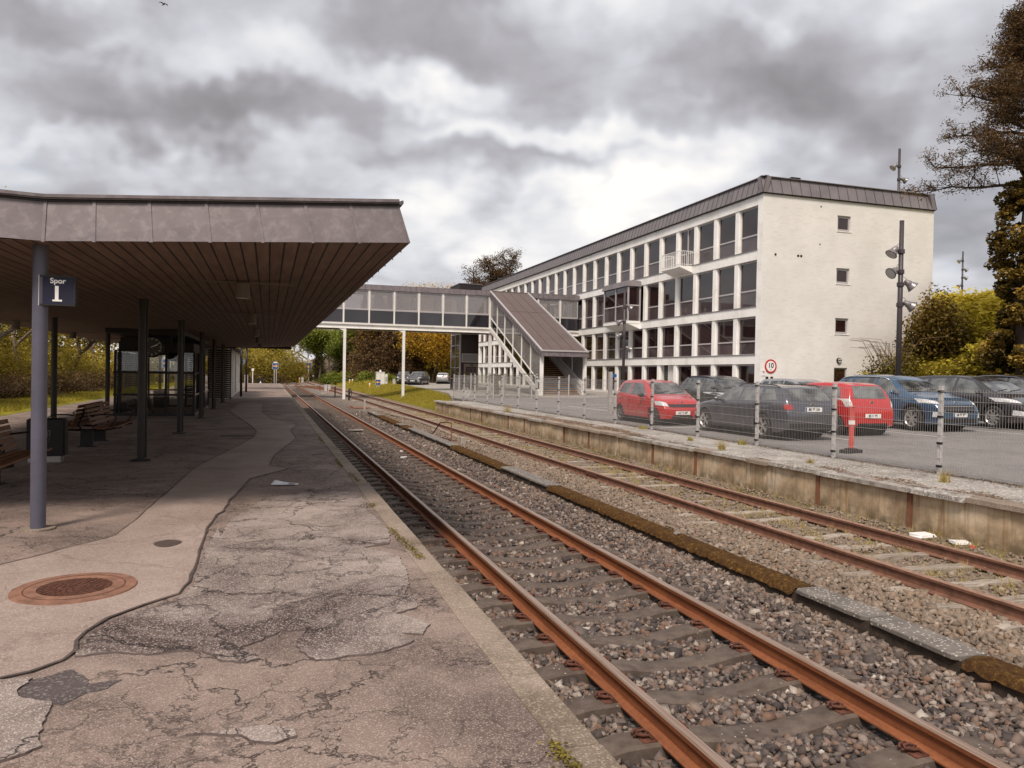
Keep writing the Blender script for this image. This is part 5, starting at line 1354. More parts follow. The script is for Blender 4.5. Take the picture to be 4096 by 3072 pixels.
# ------------------------------------------------------------------ covered staircase down to the car park
SX0, SX1 = 18.5, 21.82
so_ = (20.1, 50.6, 0)
st = thing('covered_staircase', 'covered white staircase with brown felt roof and yellow edged steps leading up to the footbridge', 'staircase', so_)
ya, za, yb, zb = 50.55, 3.30, 64.0, 8.80          # roof line, bottom and top
def rz(y): return za+(zb-za)*(y-ya)/(yb-ya)
mb = MB(so_); mb._add([(SX0-.05, ya, rz(ya)), (SX1+.05, ya, rz(ya)), (SX1+.05, yb, rz(yb)), (SX0-.05, yb, rz(yb)), (SX0-.05, ya, rz(ya)-.12), (SX1+.05, ya, rz(ya)-.12), (SX1+.05, yb, rz(yb)-.12), (SX0-.05, yb, rz(yb)-.12)], [(0, 1, 2, 3), (4, 7, 6, 5), (0, 4, 5, 1), (1, 5, 6, 2), (2, 6, 7, 3), (3, 7, 4, 0)])
mb.build('roof', M['roof_felt'], st)
mb = MB(so_)
ym = ya+(yb-ya)*.62
mb.bar((SX0, ym, rz(ym)+.004), (SX1, ym, rz(ym)+.004), .03, .012)
for k in range(1, 4): x = SX0+(SX1-SX0)*k/4.; mb.bar((x, ya+.1, rz(ya+.1)+.006), (x, yb, rz(yb)+.006), .035, .010)
mb.build('roof_seams', M['rust_dark'], st)
for x, sg_ in ((SX0-.08, 1), (SX1+.08, -1)):
    mb = MB(so_); mb.bar((x, ya-.1, rz(ya-.1)+.05), (x, yb, rz(yb)+.05), .13, .10); mb.build('roof_rim', M['frame_grey'], st)
    mb = MB(so_); n = 27; P = []
    p0 = Vector((x-sg_*.09, ya-.1, rz(ya-.1)-.40)); p1 = Vector((x-sg_*.09, yb, rz(yb)-.40))
    mb.hexa([p0, p1, p1+Vector((sg_*.05, 0, 0)), p0+Vector((sg_*.05, 0, 0)), p0+Vector((sg_*.05, 0, .42)), p1+Vector((sg_*.05, 0, .42)), p1+Vector((sg_*.09, 0, .42)), p0+Vector((sg_*.09, 0, .42))])
    mb.cur = 1
    for k in range(n): a = p0.lerp(p1, k/n); mb.bar(a+Vector((-sg_*.006, .12, -.03)), a+Vector((-sg_*.006, .0, .42)), .02, .022, up=(1, 0, 0))
    mb.build('side_fascia', [M['zinc'], M['seam']], st)
mb = MB(so_); mb.bar((SX0-.14, ya-.14, rz(ya)+.03), (SX1+.14, ya-.14, rz(ya)+.03), .14, .11); mb.build('roof_rim', M['frame_grey'], st)
mb = MB(so_); mb.hexa([(SX0-.17, ya-.18, 2.93), (SX1+.17, ya-.18, 2.93), (SX1+.17, ya-.1, 2.93), (SX0-.17, ya-.1, 2.93), (SX0-.14, ya-.14, rz(ya)), (SX1+.14, ya-.14, rz(ya)), (SX1+.14, ya-.06, rz(ya)), (SX0-.14, ya-.06, rz(ya))])
for k in range(9): x = SX0-.1+(SX1-SX0+.2)*k/8.; mb.bar((x, ya-.185, 2.93), (x, ya-.145, rz(ya)), .02, .02, up=(1, 0, 0))
mb.build('front_fascia', M['zinc'], st)
# stringers
def sz(y): return .02+(5.5-.02)*(y-51.0)/(64.0-51.0)
for x in (SX0, SX1):
    mb = MB(so_); w = .09
    mb.hexa([(x-w, 50.95, .0), (x+w, 50.95, .0), (x+w, 64.0, sz(64)-.14), (x-w, 64.0, sz(64)-.14), (x-w, 50.95, .40), (x+w, 50.95, .40), (x+w, 64.0, sz(64)+.24), (x-w, 64.0, sz(64)+.24)])
    mb.build('stringer', M['white_metal'], st)
    if x == SX1:     # solid white inner parapet on the right side
        mb = MB(so_); mb.hexa([(x-.14, 50.95, .38), (x-.10, 50.95, .38), (x-.10, 64, sz(64)+.22), (x-.14, 64, sz(64)+.22), (x-.14, 50.95, 1.15), (x-.10, 50.95, 1.15), (x-.10, 64, sz(64)+1.05), (x-.14, 64, sz(64)+1.05)]); mb.build('side_panel', M['white_metal'], st)
        mb = MB(so_); mb.tube([(x-.24, 51.0, 1.0), (x-.24, 63.8, sz(63.8)+.95)], .025); mb.tube([(x-.24, 51.0, 1.0), (x-.24, 50.8, .95)], .025)
        for k in range(6): y = 51.6+k*2.3; mb.tube([(x-.13, y, sz(y)+.88), (x-.24, y, sz(y)+.92)], .015)
        mb.build('handrail', M['galv'], st)
ys_ = [64.0, 61.9, 59.7, 57.45, 55.25, 53.1, 50.95]
for x in (SX0, SX1):
    for i, y in enumerate(ys_):
        mb = MB(so_); mb.box(x-.055, y-.055, max(0, sz(y)+.1) if i < 6 else 0, x+.055, y+.055, rz(y)-.1)
        if i == 6: mb.cyl((x+.09, y-.12, 0), (x+.09, y-.12, 2.95), .10, n=16)
        mb.build('post', M['white_metal'], st)
    for i in range(6):
        y0, y1 = ys_[i+1]+.055, ys_[i]-.055
        def q(h0, h1, m_, nm, par, w=.004):
            mb = MB(so_); mb.hexa([(x-w, y0, h0(y0)), (x+w, y0, h0(y0)), (x+w, y1, h0(y1)), (x-w, y1, h0(y1)), (x-w, y0, h1(y0)), (x+w, y0, h1(y0)), (x+w, y1, h1(y1)), (x-w, y1, h1(y1))]); return mb.build(nm, m_, par)
        lo = lambda y: max(.3, sz(y)+.24); mid = lambda y: sz(y)+1.02; top = lambda y: rz(y)-.38
        tr = q(lambda y: mid(y)-.05, lambda y: mid(y)+.05, M['white_metal'], 'transom', st, .04)
        q(lambda y: mid(y)+.05, top, M['bridge_glass'], 'upper_pane', st); q(lo, lambda y: mid(y)-.05, M['stair_glass'], 'lower_pane', st)
NS = 37
for k in range(NS):
    y = 51.0+13.0*k/NS; z = .05+5.5*k/NS; hz = 5.5/NS; dy = 13.0/NS
    mb = MB(so_); mb.box(SX0+.1, y, z-.03 if k else 0, SX1-.14, y+dy+.03, z+hz-.012)
    s1 = mb.build('step', M['step_blue'] if k < 9 and k % 3 != 2 else M['step'], st)
    mb = MB(so_); mb.box(SX0+.1, y-.02, z+hz-.05, SX1-.14, y+.05, z+hz+.002); mb.build('nosing', M['step_nose'], s1)
mb = MB(so_); mb.box(20.0, 57.4, .0, 20.2, 57.6, sz(57.5)); mb.build('support_post', M['white_metal'], st)

# ------------------------------------------------------------------ lift tower
lo_ = (17.4, 67.3, 0)
lt = thing('lift_tower', 'dark lift tower with glass side and number 18 over its double door behind the footbridge', 'lift tower', lo_)
mb = MB(lo_); mb.box(16.7, 67.3, -.2, 18.35, 70.8, 9.25); mb.build('shaft', M['lift_dark'], lt)
mb = MB(lo_); mb.box(16.45, 67.1, 9.25, 18.5, 71, 9.72); mb.build('roof', M['near_black'], lt); mb = MB(lo_); mb.box(16.40, 67.05, 9.72, 18.55, 71.05, 9.80); mb.build('roof_edge', M['zinc'], lt)
for k in range(9):
    z = .1+k*1.02; mb = MB(lo_); mb.box(16.60, 67.35, z+.05, 16.64, 70.75, z+.97); mb.build('pane', M['pane_low'], lt)
mb = MB(lo_)
for k in range(10): mb.box(16.56, 67.3, .05+k*1.02, 16.70, 70.8, .12+k*1.02)
for y in (67.32, 69.0, 70.78): mb.box(16.55, y-.03, .02, 16.69, y+.03, 9.24)
mb.build('glazing_bars', M['frame_grey'], lt)
mb = MB(lo_); mb.box(16.98, 67.22, .05, 18.33, 67.3, 2.49); ds = mb.build('door_surround', M['lift_door'], lt)
mb = MB(lo_)
for a, b_ in ((17.15, 17.62), (17.66, 18.13)):
    mb.box(a, 67.19, .1, b_, 67.218, 2.2)
mb.build('door_leaf', M['near_black'], lt)
mb = MB(lo_)
for a, b_ in ((17.20, 17.57), (17.71, 18.08)): mb.box(a, 67.18, .9, b_, 67.189, 2.12)
mb.build('door_pane', M['pane_low'], lt)
mb = MB(lo_)
for x in (17.4, 17.9): mb.lathe([(.07, -.004), (.10, -.004), (.10, .004), (.07, .004)], 16, c=(x, 67.17, 1.15), axis='y', caps=False)
mb.build('door_rings', M['white_sign'], lt)
mb = MB(lo_); mb.box(16.75, 67.2, 2.62, 18.28, 67.25, 3.42); mb.build('window_frame', M['frame_grey'], lt); mb = MB(lo_); mb.box(16.82, 67.185, 2.69, 18.21, 67.199, 3.35); mb.build('pane', M['lamp_head'], lt)
text('18', .30, M['black'], (.26, -.09, 2.35), (R(90), 0, 0), lt, 'numeral', bold=.008)

# glass bike shelter between fence and lift
bs = thing('bicycle_shelter', 'low grey glass bicycle shelter behind the far end of the fence', 'shelter', (14.2, 48, 0)); o_ = (14.2, 48, 0)
for x in (12.4, 13.5, 14.6, 15.7, 16.8):
    for y in (47.2, 50.4):
        mb = MB(o_); mb.box(x-.03, y-.03, -.05, x+.03, y+.03, 1.62); mb.build('post', M['galv'], bs)
for y in (47.2, 50.4):
    for k in range(4): mb = MB(o_); mb.box(12.45+1.1*k, y-.006, .25, 13.45+1.1*k, y+.006, 1.55); mb.build('pane', M['pane_sh'] if 'pane_sh' in M else M['clear_glass'], bs)
mb = MB(o_); mb.box(12.3, 47.1, 1.60, 16.9, 50.5, 1.66); mb.build('roof_frame', M['clear_glass'], bs)
th = thing('white_wheel', 'small white spoked wheel leaning behind the end of the fence', 'wheel', (12.0, 46.9, .40), R(20))
mb = MB(); mb.lathe([(.27, -.012), (.30, -.012), (.30, .012), (.27, .012), (.27, -.012)], 28, axis='y', caps=False)
for k in range(6): a = PI*k/6; mb.bar((-.28*math.cos(a), 0, -.28*math.sin(a)), (.28*math.cos(a), 0, .28*math.sin(a)), .02)
mb.build('rim', M['white_metal'], th)

# ------------------------------------------------------------------ welded mesh fence
FX = 11.15
fe = thing('mesh_fence', 'galvanised welded mesh fence along the edge of the car park', 'fence', (FX, 10.28, 0)); o_ = (FX, 10.28, 0)
def fpost():
    mb = MB(); mb.box(-.03, -.03, -.3, .03, .03, 1.50); mb.box(-.034, -.034, 1.50, .034, .034, 1.515)
    return mb
pp = fpost().build('post', M['galv'], fe); pl = []
for z in (1.42, .98, .52, .12): mb = MB(); mb.box(-.045, -.04, z-.018, .02, .04, z+.018); mb.box(-.07, -.012, z-.01, -.044, .012, z+.01); cl = mb.build('clamp', M['black'], pp)
PITCH_F = 2.6
def fpanel(L=2.54, n=50):
    mb = MB(); w = .0015
    for k in range(n+1):
        y = .03+(L)*k/n; mb.box(-.0405, y-w, .04, -.0405+2*w, y+w, 1.47)
    for z in (.06, .26, .46, .66, .86, 1.06, 1.26, 1.42):
        for dx in (-.0475, -.0345): mb.box(dx, .0, z-.0028, dx+.005, L+.06, z+.0028)
    return mb
pn = fpanel().build('mesh_panel', M['galv_dark'], fe)
for k in range(-2, 15):
    y = PITCH_F*k
    if k == 0: pp.location = (0, 0, .02); pn.location = (0, 0, .02)
    else:
        if 10.28+y > 47: continue
        c = dup_part(pp, fe, (random.uniform(-.012, .012), y, .02)); c.rotation_euler[0] = random.uniform(-.008, .008); c.rotation_euler[1] = random.uniform(-.01, .01)
        if k < 14: c = pn.copy(); COL.objects.link(c); c.parent = fe; c.location = (random.uniform(-.006, .006), y, .02)
f2 = thing('mesh_fence', 'short return of mesh fence running from the fence corner towards the staircase', 'fence', (FX, 46.68, 0))
for k in range(3):
    c = dup_part(pn, f2, (PITCH_F*k, 0, .02+.03*k)); c.rotation_euler = (0, 0, R(-90)); 
    c = dup_part(pp, f2, (PITCH_F*(k+1), 0, .02+.03*(k+1))); c.rotation_euler = (0, 0, R(-90))
# ------------------------------------------------------------------ cars
def interp(pts, x): return float(np.interp(x, [p[0] for p in pts], [p[1] for p in pts]))
CARMAT = {}
def paint(name, c, metal=.0, rough=.28):
    m, t, b = new_mat(name); b.inputs['Base Color'].default_value = c4(c); b.inputs['Metallic'].default_value = metal
    n = t.noise(t.obj(), 2.5, 5, .6); t.L.new(t.map(n, .3, .8, rough*.8, rough*1.5), b.inputs['Roughness'])
    dz = t.sep(t.obj())[2]; dirt = t.math('MULTIPLY', t.map(dz, .55, .2, 0, .45), t.map(t.noise(t.obj(), 7, 5, .6), .3, .7))
    t.L.new(t.mix(dirt, c4(c), c4((.14, .11, .09))), b.inputs['Base Color'])
    b.inputs['Coat Weight'].default_value = .9; b.inputs['Coat Roughness'].default_value = .05
    return m
m, t, b = new_mat('car_glass'); b.inputs['Base Color'].default_value = (.022, .024, .026, 1); b.inputs['Roughness'].default_value = .04; b.inputs['IOR'].default_value = 1.9
t.L.new(t.ramp(t.noise(t.obj(), 2.2, 4, .5), [(.38, (.016, .016, .017)), (.62, (.15, .155, .15))]), b.inputs['Base Color']); M['car_glass'] = m  # pale mottling paints in the light showing through the opaque windows
M['tyre'] = simple('tyre', (.022, .019, .019), .85, var=.3, scale=20); M['alloy'] = simple('alloy_rim', (.62, .60, .58), .3, metal=.7, var=.1); M['hubcap'] = simple('hubcap_grey', (.16, .15, .15), .5, metal=.3)
M['trim'] = simple('black_trim', (.018, .015, .016), .5, var=.2); M['chrome'] = simple('chrome', (.75, .73, .70), .15, metal=1.0, var=.03)
M['headlamp'] = simple('headlamp_glass', (.62, .62, .62), .08, var=.35, scale=22, coat=1.0); M['tail'] = simple('tail_lamp', (.35, .012, .012), .15, var=.35, scale=18, coat=1.0); M['clearlamp'] = simple('clear_lamp', (.55, .50, .48), .12, var=.3, scale=20)
M['plate'] = simple('number_plate', (.80, .79, .76), .4, var=.03); M['plate_red'] = simple('plate_red', (.45, .03, .03), .4)

def wheel_mesh(Rw, w, spokes, rimmat, twin=False):
    mb = MB(); rr_ = Rw*.68; h = w/2
    mb.lathe([(rr_*.96, -h*.8), (rr_, -h*.95), (Rw*.9, -h), (Rw*.985, -h*.78), (Rw, -h*.4), (Rw, h*.4), (Rw*.985, h*.78), (Rw*.9, h), (rr_, h*.95), (rr_*.96, h*.8), (rr_*.96, -h*.8)], 36, axis='y', caps=False)
    rim = MB(); rim.lathe([(rr_*.95, -h*.8), (rr_, -h*.98), (rr_*.97, -h*.99), (rr_*.90, -h*.80), (rr_*.86, -h*.3), (rr_*.86, h*.5)], 32, axis='y', caps=False)
    rim.cyl((0, -h*.85, 0), (0, -h*.4, 0), rr_*.17, rr_*.2, 14)
    for k in range(spokes):
        a = 2*PI*k/spokes
        for da in ((-.13, .13) if twin else (0,)):
            c_, s_ = math.cos(a+da), math.sin(a+da); c2, s2 = math.cos(a+da*.3), math.sin(a+da*.3)
            rim.bar((rr_*.12*c2, -h*.72, rr_*.12*s2), (rr_*.93*c_, -h*.82, rr_*.93*s_), rr_*(.10 if twin else .20), h*.25, up=(0, 1, 0))
    dk = MB(); dk.cyl((0, -h*.30, 0), (0, -h*.25, 0), rr_*.87, n=28)
    return mb, rim, dk

def make_car(name, label, cat, S, loc, rotz, group='cars in the car park', detail=True):
    """S: spec dict. x forward, y left, z up, origin on the ground at the middle"""
    L, W, top, belt = S['L'], S['W'], S['top'], S['belt']
    xf, xr_, Rw = S['xf'], S['xr'], S['R']; RA = Rw*1.16
    car = thing(name, label, cat, loc, rotz, group)
    sill = S.get('sill', .20)
    xs = list(np.linspace(-L/2, L/2, 90)) + list(np.linspace(-L/2, -L/2+.25, 12)) + list(np.linspace(L/2-.35, L/2, 16))
    for xc in (xf, xr_): xs += [xc+RA*math.cos(PI*k/16) for k in range(17)]
    xs = sorted(set(round(x, 3) for x in xs))
    xs2 = [xs[0]]
    for x in xs[1:]:
        if x-xs2[-1] > .006: xs2.append(x)
    xs = xs2
    def smooth(pts, x): return sum(interp(pts, x+d) for d in (-.05, -.025, 0, .025, .05))/5
    def halfw(x):
        u = abs(x)/(L/2); k = (S.get('nose', .20) if x > 0 else S.get('tailr', .12)); e = 5.0 if x > 0 else 8.0
        return W/2*(1-k*u**e-.03*u*u)
    def low(x):
        z = sill
        if x > L/2-.45: z = sill+.03*(x-(L/2-.45))/.45
        if x < -L/2+.35: z = sill+.10*((-L/2+.35)-x)/.35
        for xc in (xf, xr_):
            if abs(x-xc) < RA: z = max(z, Rw+math.sqrt(max(0, RA**2-(x-xc)**2)))
        return z
    rings = []
    NS_, NG = 9, 13
    for x in xs:
        w = halfw(x); zt = smooth(top, x); zb = min(smooth(belt, x), zt-.015); zl = min(low(x), zb-.02)
        ring = [(x, 0, zl), (x, w*.80, zl)]
        for j in range(NS_+1):
            tt = j/NS_; z = zl+(zb-zl)*tt
            g = interp([(.15, .945), (.3, .975), (.5, .995), (.68, 1.0), (.85, .985), (1.05, .955), (1.3, .93)], z)
            if abs(z-interp(belt, x)+.14) < .03 and S.get('crease', True): g += .006
            ring.append((x, w*g, z))
        yb = ring[-1][1]; h = zt-zb
        yA = max(yb-.34*h-.03, .2); P = [(yb, zb), (yb-.012, zb+.02*min(1, h/.1)), (yA+.015, zb+h*.80), (yA-.06, zb+h*.955), (yA-.22 if yA > .45 else yA*.6, zt-.012*min(1, h/.2)), (0, zt)]
        if h < .12: P = [(yb, zb), (yb-.03, zb+h*.45), (yb-.08, zb+h*.72), (yb-.2, zb+h*.88), (yb*.5, zt-.003), (0, zt)]
        # blend
        tq = np.linspace(0, 5, NG+1)[1:]
        py = np.interp(tq, range(6), [p[0] for p in P]); pz = np.interp(tq, range(6), [p[1] for p in P])
        for a, c in zip(py, pz): ring.append((x, float(max(a, 0)), float(c)))
        rings.append(ring)
    n = len(rings[0]); V = []; F = []; MI = []
    for ring in rings:
        V += ring
    off = len(V)
    for ring in rings: V += [(x, -y, z) for x, y, z in ring]
    for i in range(len(rings)-1):
        for j in range(n-1):
            a = i*n+j; F.append((a, a+1, a+n+1, a+n)); F.append((off+a, off+a+n, off+a+n+1, off+a+1)); mi = 1 if j == 0 or (j == 1 and False) else 0; MI += [mi, mi]
    for i in (0, len(rings)-1):
        for j in range(n-1):
            a = i*n+j; q = (a, a+1, off+a+1, off+a) if i else (a+1, a, off+a, off+a+1); F.append(q); MI.append(0)
    bm = bmesh.new(); vs = [bm.verts.new(v) for v in V]
    for f, mi in zip(F, MI):
        try: fc = bm.faces.new([vs[k] for k in f]); fc.material_index = mi; fc.smooth = True
        except ValueError: pass
    bmesh.ops.remove_doubles(bm, verts=bm.verts, dist=.0008); bmesh.ops.recalc_face_normals(bm, faces=bm.faces)
    for e in bm.edges:
        if len(e.link_faces) == 2 and e.calc_face_angle(0) > R(42): e.smooth = False
    me = bpy.data.meshes.new('body'); bm.to_mesh(me); bvh = BVHTree.FromBMesh(bm); bm.free()
    me.materials.append(S['paint']); me.materials.append(M['trim'])
    body = bpy.data.objects.new('body', me); COL.objects.link(body); body.parent = car
    def hit(p, axis):
        p = Vector(p)
        if axis == 'L': o, d = Vector((p.x, 2, p.z)), Vector((0, -1, 0))
        elif axis == 'R': o, d = Vector((p.x, -2, p.z)), Vector((0, 1, 0))
        elif axis == 'F': o, d = Vector((4, p.y, p.z)), Vector((-1, 0, 0))
        elif axis == 'B': o, d = Vector((-4, p.y, p.z)), Vector((1, 0, 0))
        else: o, d = Vector((p.x, p.y, 3)), Vector((0, 0, -1))
        h_, nr, _, _ = bvh.ray_cast(o, d)
        if h_ is None: h_, nr, _, _ = bvh.find_nearest(p)
        if nr.dot(d) > 0: nr = -nr
        return h_, nr
    def patch(nm, q, axis, mt, par=body, nu=14, nv=6, off_=.005, thick=False):
        """q: 4 corners, each a 3-vector; projected on to the body"""
        q = [Vector(p) for p in q]; vs_ = []; fs_ = []
        for j in range(nv+1):
            for i in range(nu+1):
                p = q[0].lerp(q[1], i/nu).lerp(q[3].lerp(q[2], i/nu), j/nv); h_, nr = hit(p, axis); vs_.append(h_+nr*off_)
        for j in range(nv):
            for i in range(nu): fs_.append((j*(nu+1)+i, j*(nu+1)+i+1, (j+1)*(nu+1)+i+1, (j+1)*(nu+1)+i))
        mb = MB(); mb._add(vs_, fs_)
        return mb.build(nm, mt, par, smooth=True, fixn=False)
    # side glass
    for sd in ('L', 'R'):
        sy = 1 if sd == 'L' else -1
        for q in S['side']:
            patch('side_window', [(x, sy, z) for x, z in q], sd, M['car_glass'], nu=12, nv=6)
        if detail:
            for x, z0, z1, sl in S['doors']:
                patch('door_gap', [(x-.006, sy, z0), (x+.006, sy, z0), (x+.006+sl, sy, z1), (x-.006+sl, sy, z1)], sd, M['trim'], nu=1, nv=10, off_=.002)
            for x, z in S['handles']:
                h_, nr = hit((x, sy, z), sd); mb = MB(); mb.box(h_.x-.09, h_.y-.018, h_.z-.014, h_.x+.09, h_.y+.018, h_.z+.014); mb.build('door_handle', S['paint'], body, bevel=.006)
            patch('sill_trim', [(xr_+RA+.03, sy, sill+.005), (xf-RA-.03, sy, sill+.005), (xf-RA-.03, sy, sill+S.get('silltrim', .06)), (xr_+RA+.03, sy, sill+S.get('silltrim', .06))], sd, M['trim'], nu=10, nv=2)
            if S.get('cladding'):
                for xc in (xf, xr_):
                    vs_ = []; fs_ = []
                    for k in range(19):
                        a = PI*k/18
                        for r_ in (RA+.004, RA+.055):
                            h_, nr = hit((xc+r_*math.cos(a), sy, Rw+r_*math.sin(a)), sd); vs_.append(h_+nr*.006)
                    for k in range(18): fs_.append((2*k, 2*k+1, 2*k+3, 2*k+2))
                    mb = MB(); mb._add(vs_, fs_); mb.build('arch_trim', M['trim'], body, smooth=True, fixn=False)
        # mirror
        mx, mz = S['mirror']; h_, nr = hit((mx, sy, mz), sd); mb = MB(); mb.ball((h_.x, h_.y+sy*.12, h_.z+.03), .1, 14, 10, (.62, 1.05, .72)); mb.bar((h_.x, h_.y-sy*.02, h_.z), (h_.x, h_.y+sy*.08, h_.z+.01), .07, .04)
        mb.build('mirror', S.get('mirrormat', S['paint']), car, smooth=True)
        if S.get('rails'):
            x0, x1 = S['rails']; pts = []
            for k in range(11):
                x = x0+(x1-x0)*k/10; yy = sy*(W/2-.27); z_, _ = hit((x, yy, 2), 'T'); pts.append((x, yy, z_.z+.045*(1 if 0 < k < 10 else .1)))
            mb = MB(); mb.tube(pts, .016, 6); mb.build('roof_rail', S.get('railmat', M['trim']), body, smooth=True)
    ws = S['ws']; wsy = W/2*S.get('wsw', .70)
    patch('windscreen', [(ws[0], -wsy, 0), (ws[0], wsy, 0), (ws[1], wsy*.86, 0), (ws[1], -wsy*.86, 0)], 'T', M['car_glass'], nu=14, nv=10)
    rw = S['rw']; rwy = W/2*.68
    patch('rear_window', [(0, rwy, rw[0]), (0, -rwy, rw[0]), (0, -rwy*.86, rw[1]), (0, rwy*.86, rw[1])], 'B', M['car_glass'], nu=14, nv=8)
    if detail:
        for y0, y1 in ((-.05, .55), (-.62, -.02)):
            pts = []
            for k in range(6):
                u = k/5; h_, nr = hit((ws[0]-.03-.13*u, y0+(y1-y0)*u, 2), 'T'); pts.append(h_+nr*.016)
            mb = MB(); mb.tube(pts, .008, 5); mb.build('wiper', M['trim'], body)
        for nm, q, ax, mt in S['patches']:
            patch(nm, q, ax, M[mt] if isinstance(mt, str) else mt, nu=16, nv=6, off_=.006)
        for nm, q, ax, mt in S.get('mpatches', []):
            for s_ in (1, -1): patch(nm, [(p[0], p[1]*s_, p[2]) for p in q], ax, M[mt], nu=10, nv=5, off_=.007)
        patch('bonnet_gap', [(ws[0]+.10, -W*.36, 0), (ws[0]+.10, W*.36, 0), (ws[0]+.11, W*.36, 0), (ws[0]+.11, -W*.36, 0)], 'T', M['trim'], nu=10, nv=1, off_=.002)
        for s_ in (1, -1): patch('bonnet_gap', [(ws[0]+.1, s_*W*.385, 0), (L/2-.42, s_*W*.36, 0), (L/2-.42, s_*(W*.36-.008), 0), (ws[0]+.1, s_*(W*.385-.008), 0)], 'T', M['trim'], nu=10, nv=1, off_=.002)
    # number plates
    for ax, z, s_ in (('F', S['pzf'], 1), ('B', S['pzr'], -1)):
        h_, nr = hit((0, 0, z), ax); h2, _ = hit((0, 0, z+.04), ax); x = max(h_.x, h2.x)+.012 if s_ > 0 else min(h_.x, h2.x)-.012
        mb = MB(); mb.box(x-.006, -.26, z-.057, x+.006, .26, z+.057); pl_ = mb.build('number_plate', M['plate'], car, bevel=.004)
        if detail:
            rot = (R(90), 0, R(90)) if s_ > 0 else (R(90), 0, R(-90))
            text(S['reg'], .098, M['black'], (x+s_*.0075, s_*(.012 if S.get('eu') else 0), z), rot, pl_, 'lettering', bold=.0028, sx=.80)
            if S.get('eu'): mb = MB(); mb.box(x+s_*.0062, -s_*.215, z-.055, x+s_*.0075, -s_*.258, z+.055); mb.build('blue_strip', M['blue_sign'], pl_)
    # badge
    for ax, z in S.get('badges', []):
        h_, nr = hit((0, 0, z), ax); s_ = 1 if ax == 'F' else -1; mb = MB(); mb.cyl((h_.x-s_*.02, 0, z), (h_.x+s_*.012, 0, z), .045, n=18); o = mb.build('badge', M['chrome'], body, smooth=False)
        mb = MB(); mb.cyl((h_.x+s_*.0121, 0, z), (h_.x+s_*.014, 0, z), .032, n=18); mb.build('badge_face', S.get('badgemat', M['trim']), body)
    # wheels
    tmb, rmb, dmb = wheel_mesh(Rw, S.get('ww', .21), S.get('spokes', 7), None, S.get('twin', False))
    first = None
    for xc in (xf, xr_):
        for s_ in (-1, 1):
            if first is None:
                first = tmb.build('wheel', M['tyre'], car, smooth=True); first.location = (xc, s_*(W/2-.125), Rw)
                rim = rmb.build('rim', S.get('rimmat', M['alloy']), first, smooth=True); smooth_auto(rim.data); dk = dmb.build('brake_disc', M['tyre'], first)
                first.rotation_euler = (0, .2, 0 if s_ < 0 else PI)
            else:
                w = dup_part(first, car, (xc, s_*(W/2-.125), Rw)); w.rotation_euler = (0, random.uniform(0, 1), 0 if s_ < 0 else PI)
    for xc in (xf, xr_): mb = MB(); mb.cyl((xc, -W/2+.24, Rw), (xc, W/2-.24, Rw), RA-.01, n=24); mb.build('wheel_well', M['trim'], body)
    return car

RED = paint('red_car_paint', (.46, .010, .012), 0, .25); GREY = paint('grey_car_paint', (.085, .085, .105), .5, .3); BLUE = paint('blue_car_paint', (.035, .085, .16), .35, .25)
DARK = paint('dark_brown_grey_paint', (.045, .040, .045), .45, .28); BLK = paint('black_car_paint', (.018, .016, .018), .2, .25); SILV = paint('silver_car_paint', (.38, .37, .37), .6, .3)

def hatch(paint_, reg, **kw):
    d = dict(L=3.56, W=1.645, xf=1.20, xr=-1.22, R=.29, ww=.18, paint=paint_, reg=reg,
        top=[(-1.78, .60), (-1.76, .86), (-1.68, 1.00), (-1.60, 1.22), (-1.47, 1.40), (-1.2, 1.465), (-.5, 1.485), (.1, 1.46), (.45, 1.37), (.98, 1.02), (1.12, .965), (1.5, .86), (1.68, .76), (1.76, .64), (1.78, .52)],
        belt=[(-1.78, .58), (-1.70, .96), (-1.2, .985), (.6, .90), (1.1, .87), (1.55, .76), (1.70, .66), (1.78, .5)],
        side=[[(-1.38, 1.02), (-.55, .975), (-.55, 1.36), (-1.22, 1.33)], [(-.47, .97), (.72, .92), (.22, 1.34), (-.47, 1.365)]],
        doors=[(-.51, .26, 1.0, 0), (.66, .26, .90, .05), (-1.28, .62, .98, -.03)], handles=[(-.38, .80), (-1.05, .84)], mirror=(.60, .93), mirrormat=M['trim'], ws=(1.02, .40), wsw=.78, rw=(1.03, 1.37), pzf=.42, pzr=.66, spokes=5, rimmat=M['hubcap'], badges=[('F', .745), ('B', .93)],
        patches=[('grille', [(0, -.46, .60), (0, .46, .60), (0, .52, .70), (0, -.52, .70)], 'F', 'trim'), ('lower_grille', [(0, -.42, .24), (0, .42, .24), (0, .34, .35), (0, -.34, .35)], 'F', 'trim'), ('rear_bumper_trim', [(0, .5, .30), (0, -.5, .30), (0, -.5, .36), (0, .5, .36)], 'B', 'trim')],
        mpatches=[('headlight', [(0, .50, .62), (0, .77, .66), (0, .77, .80), (0, .56, .74)], 'F', 'headlamp'), ('tail_light', [(0, .64, .80), (0, .76, .80), (0, .76, 1.02), (0, .67, 1.02)], 'B', 'clearlamp')], silltrim=.03)
    d.update(kw); return d
make_car('parked_car', 'small red hatchback facing the camera behind the fence', 'car', hatch(RED, 'AZ 61 009'), (12.76, 23.40, zcp(12.7)), R(-90))
make_car('parked_car', 'small red hatchback seen from behind next to the red bollard', 'car', hatch(RED, 'BS 16 881', pzr=.56), (15.75, 18.50, zcp(15.7)), R(90))
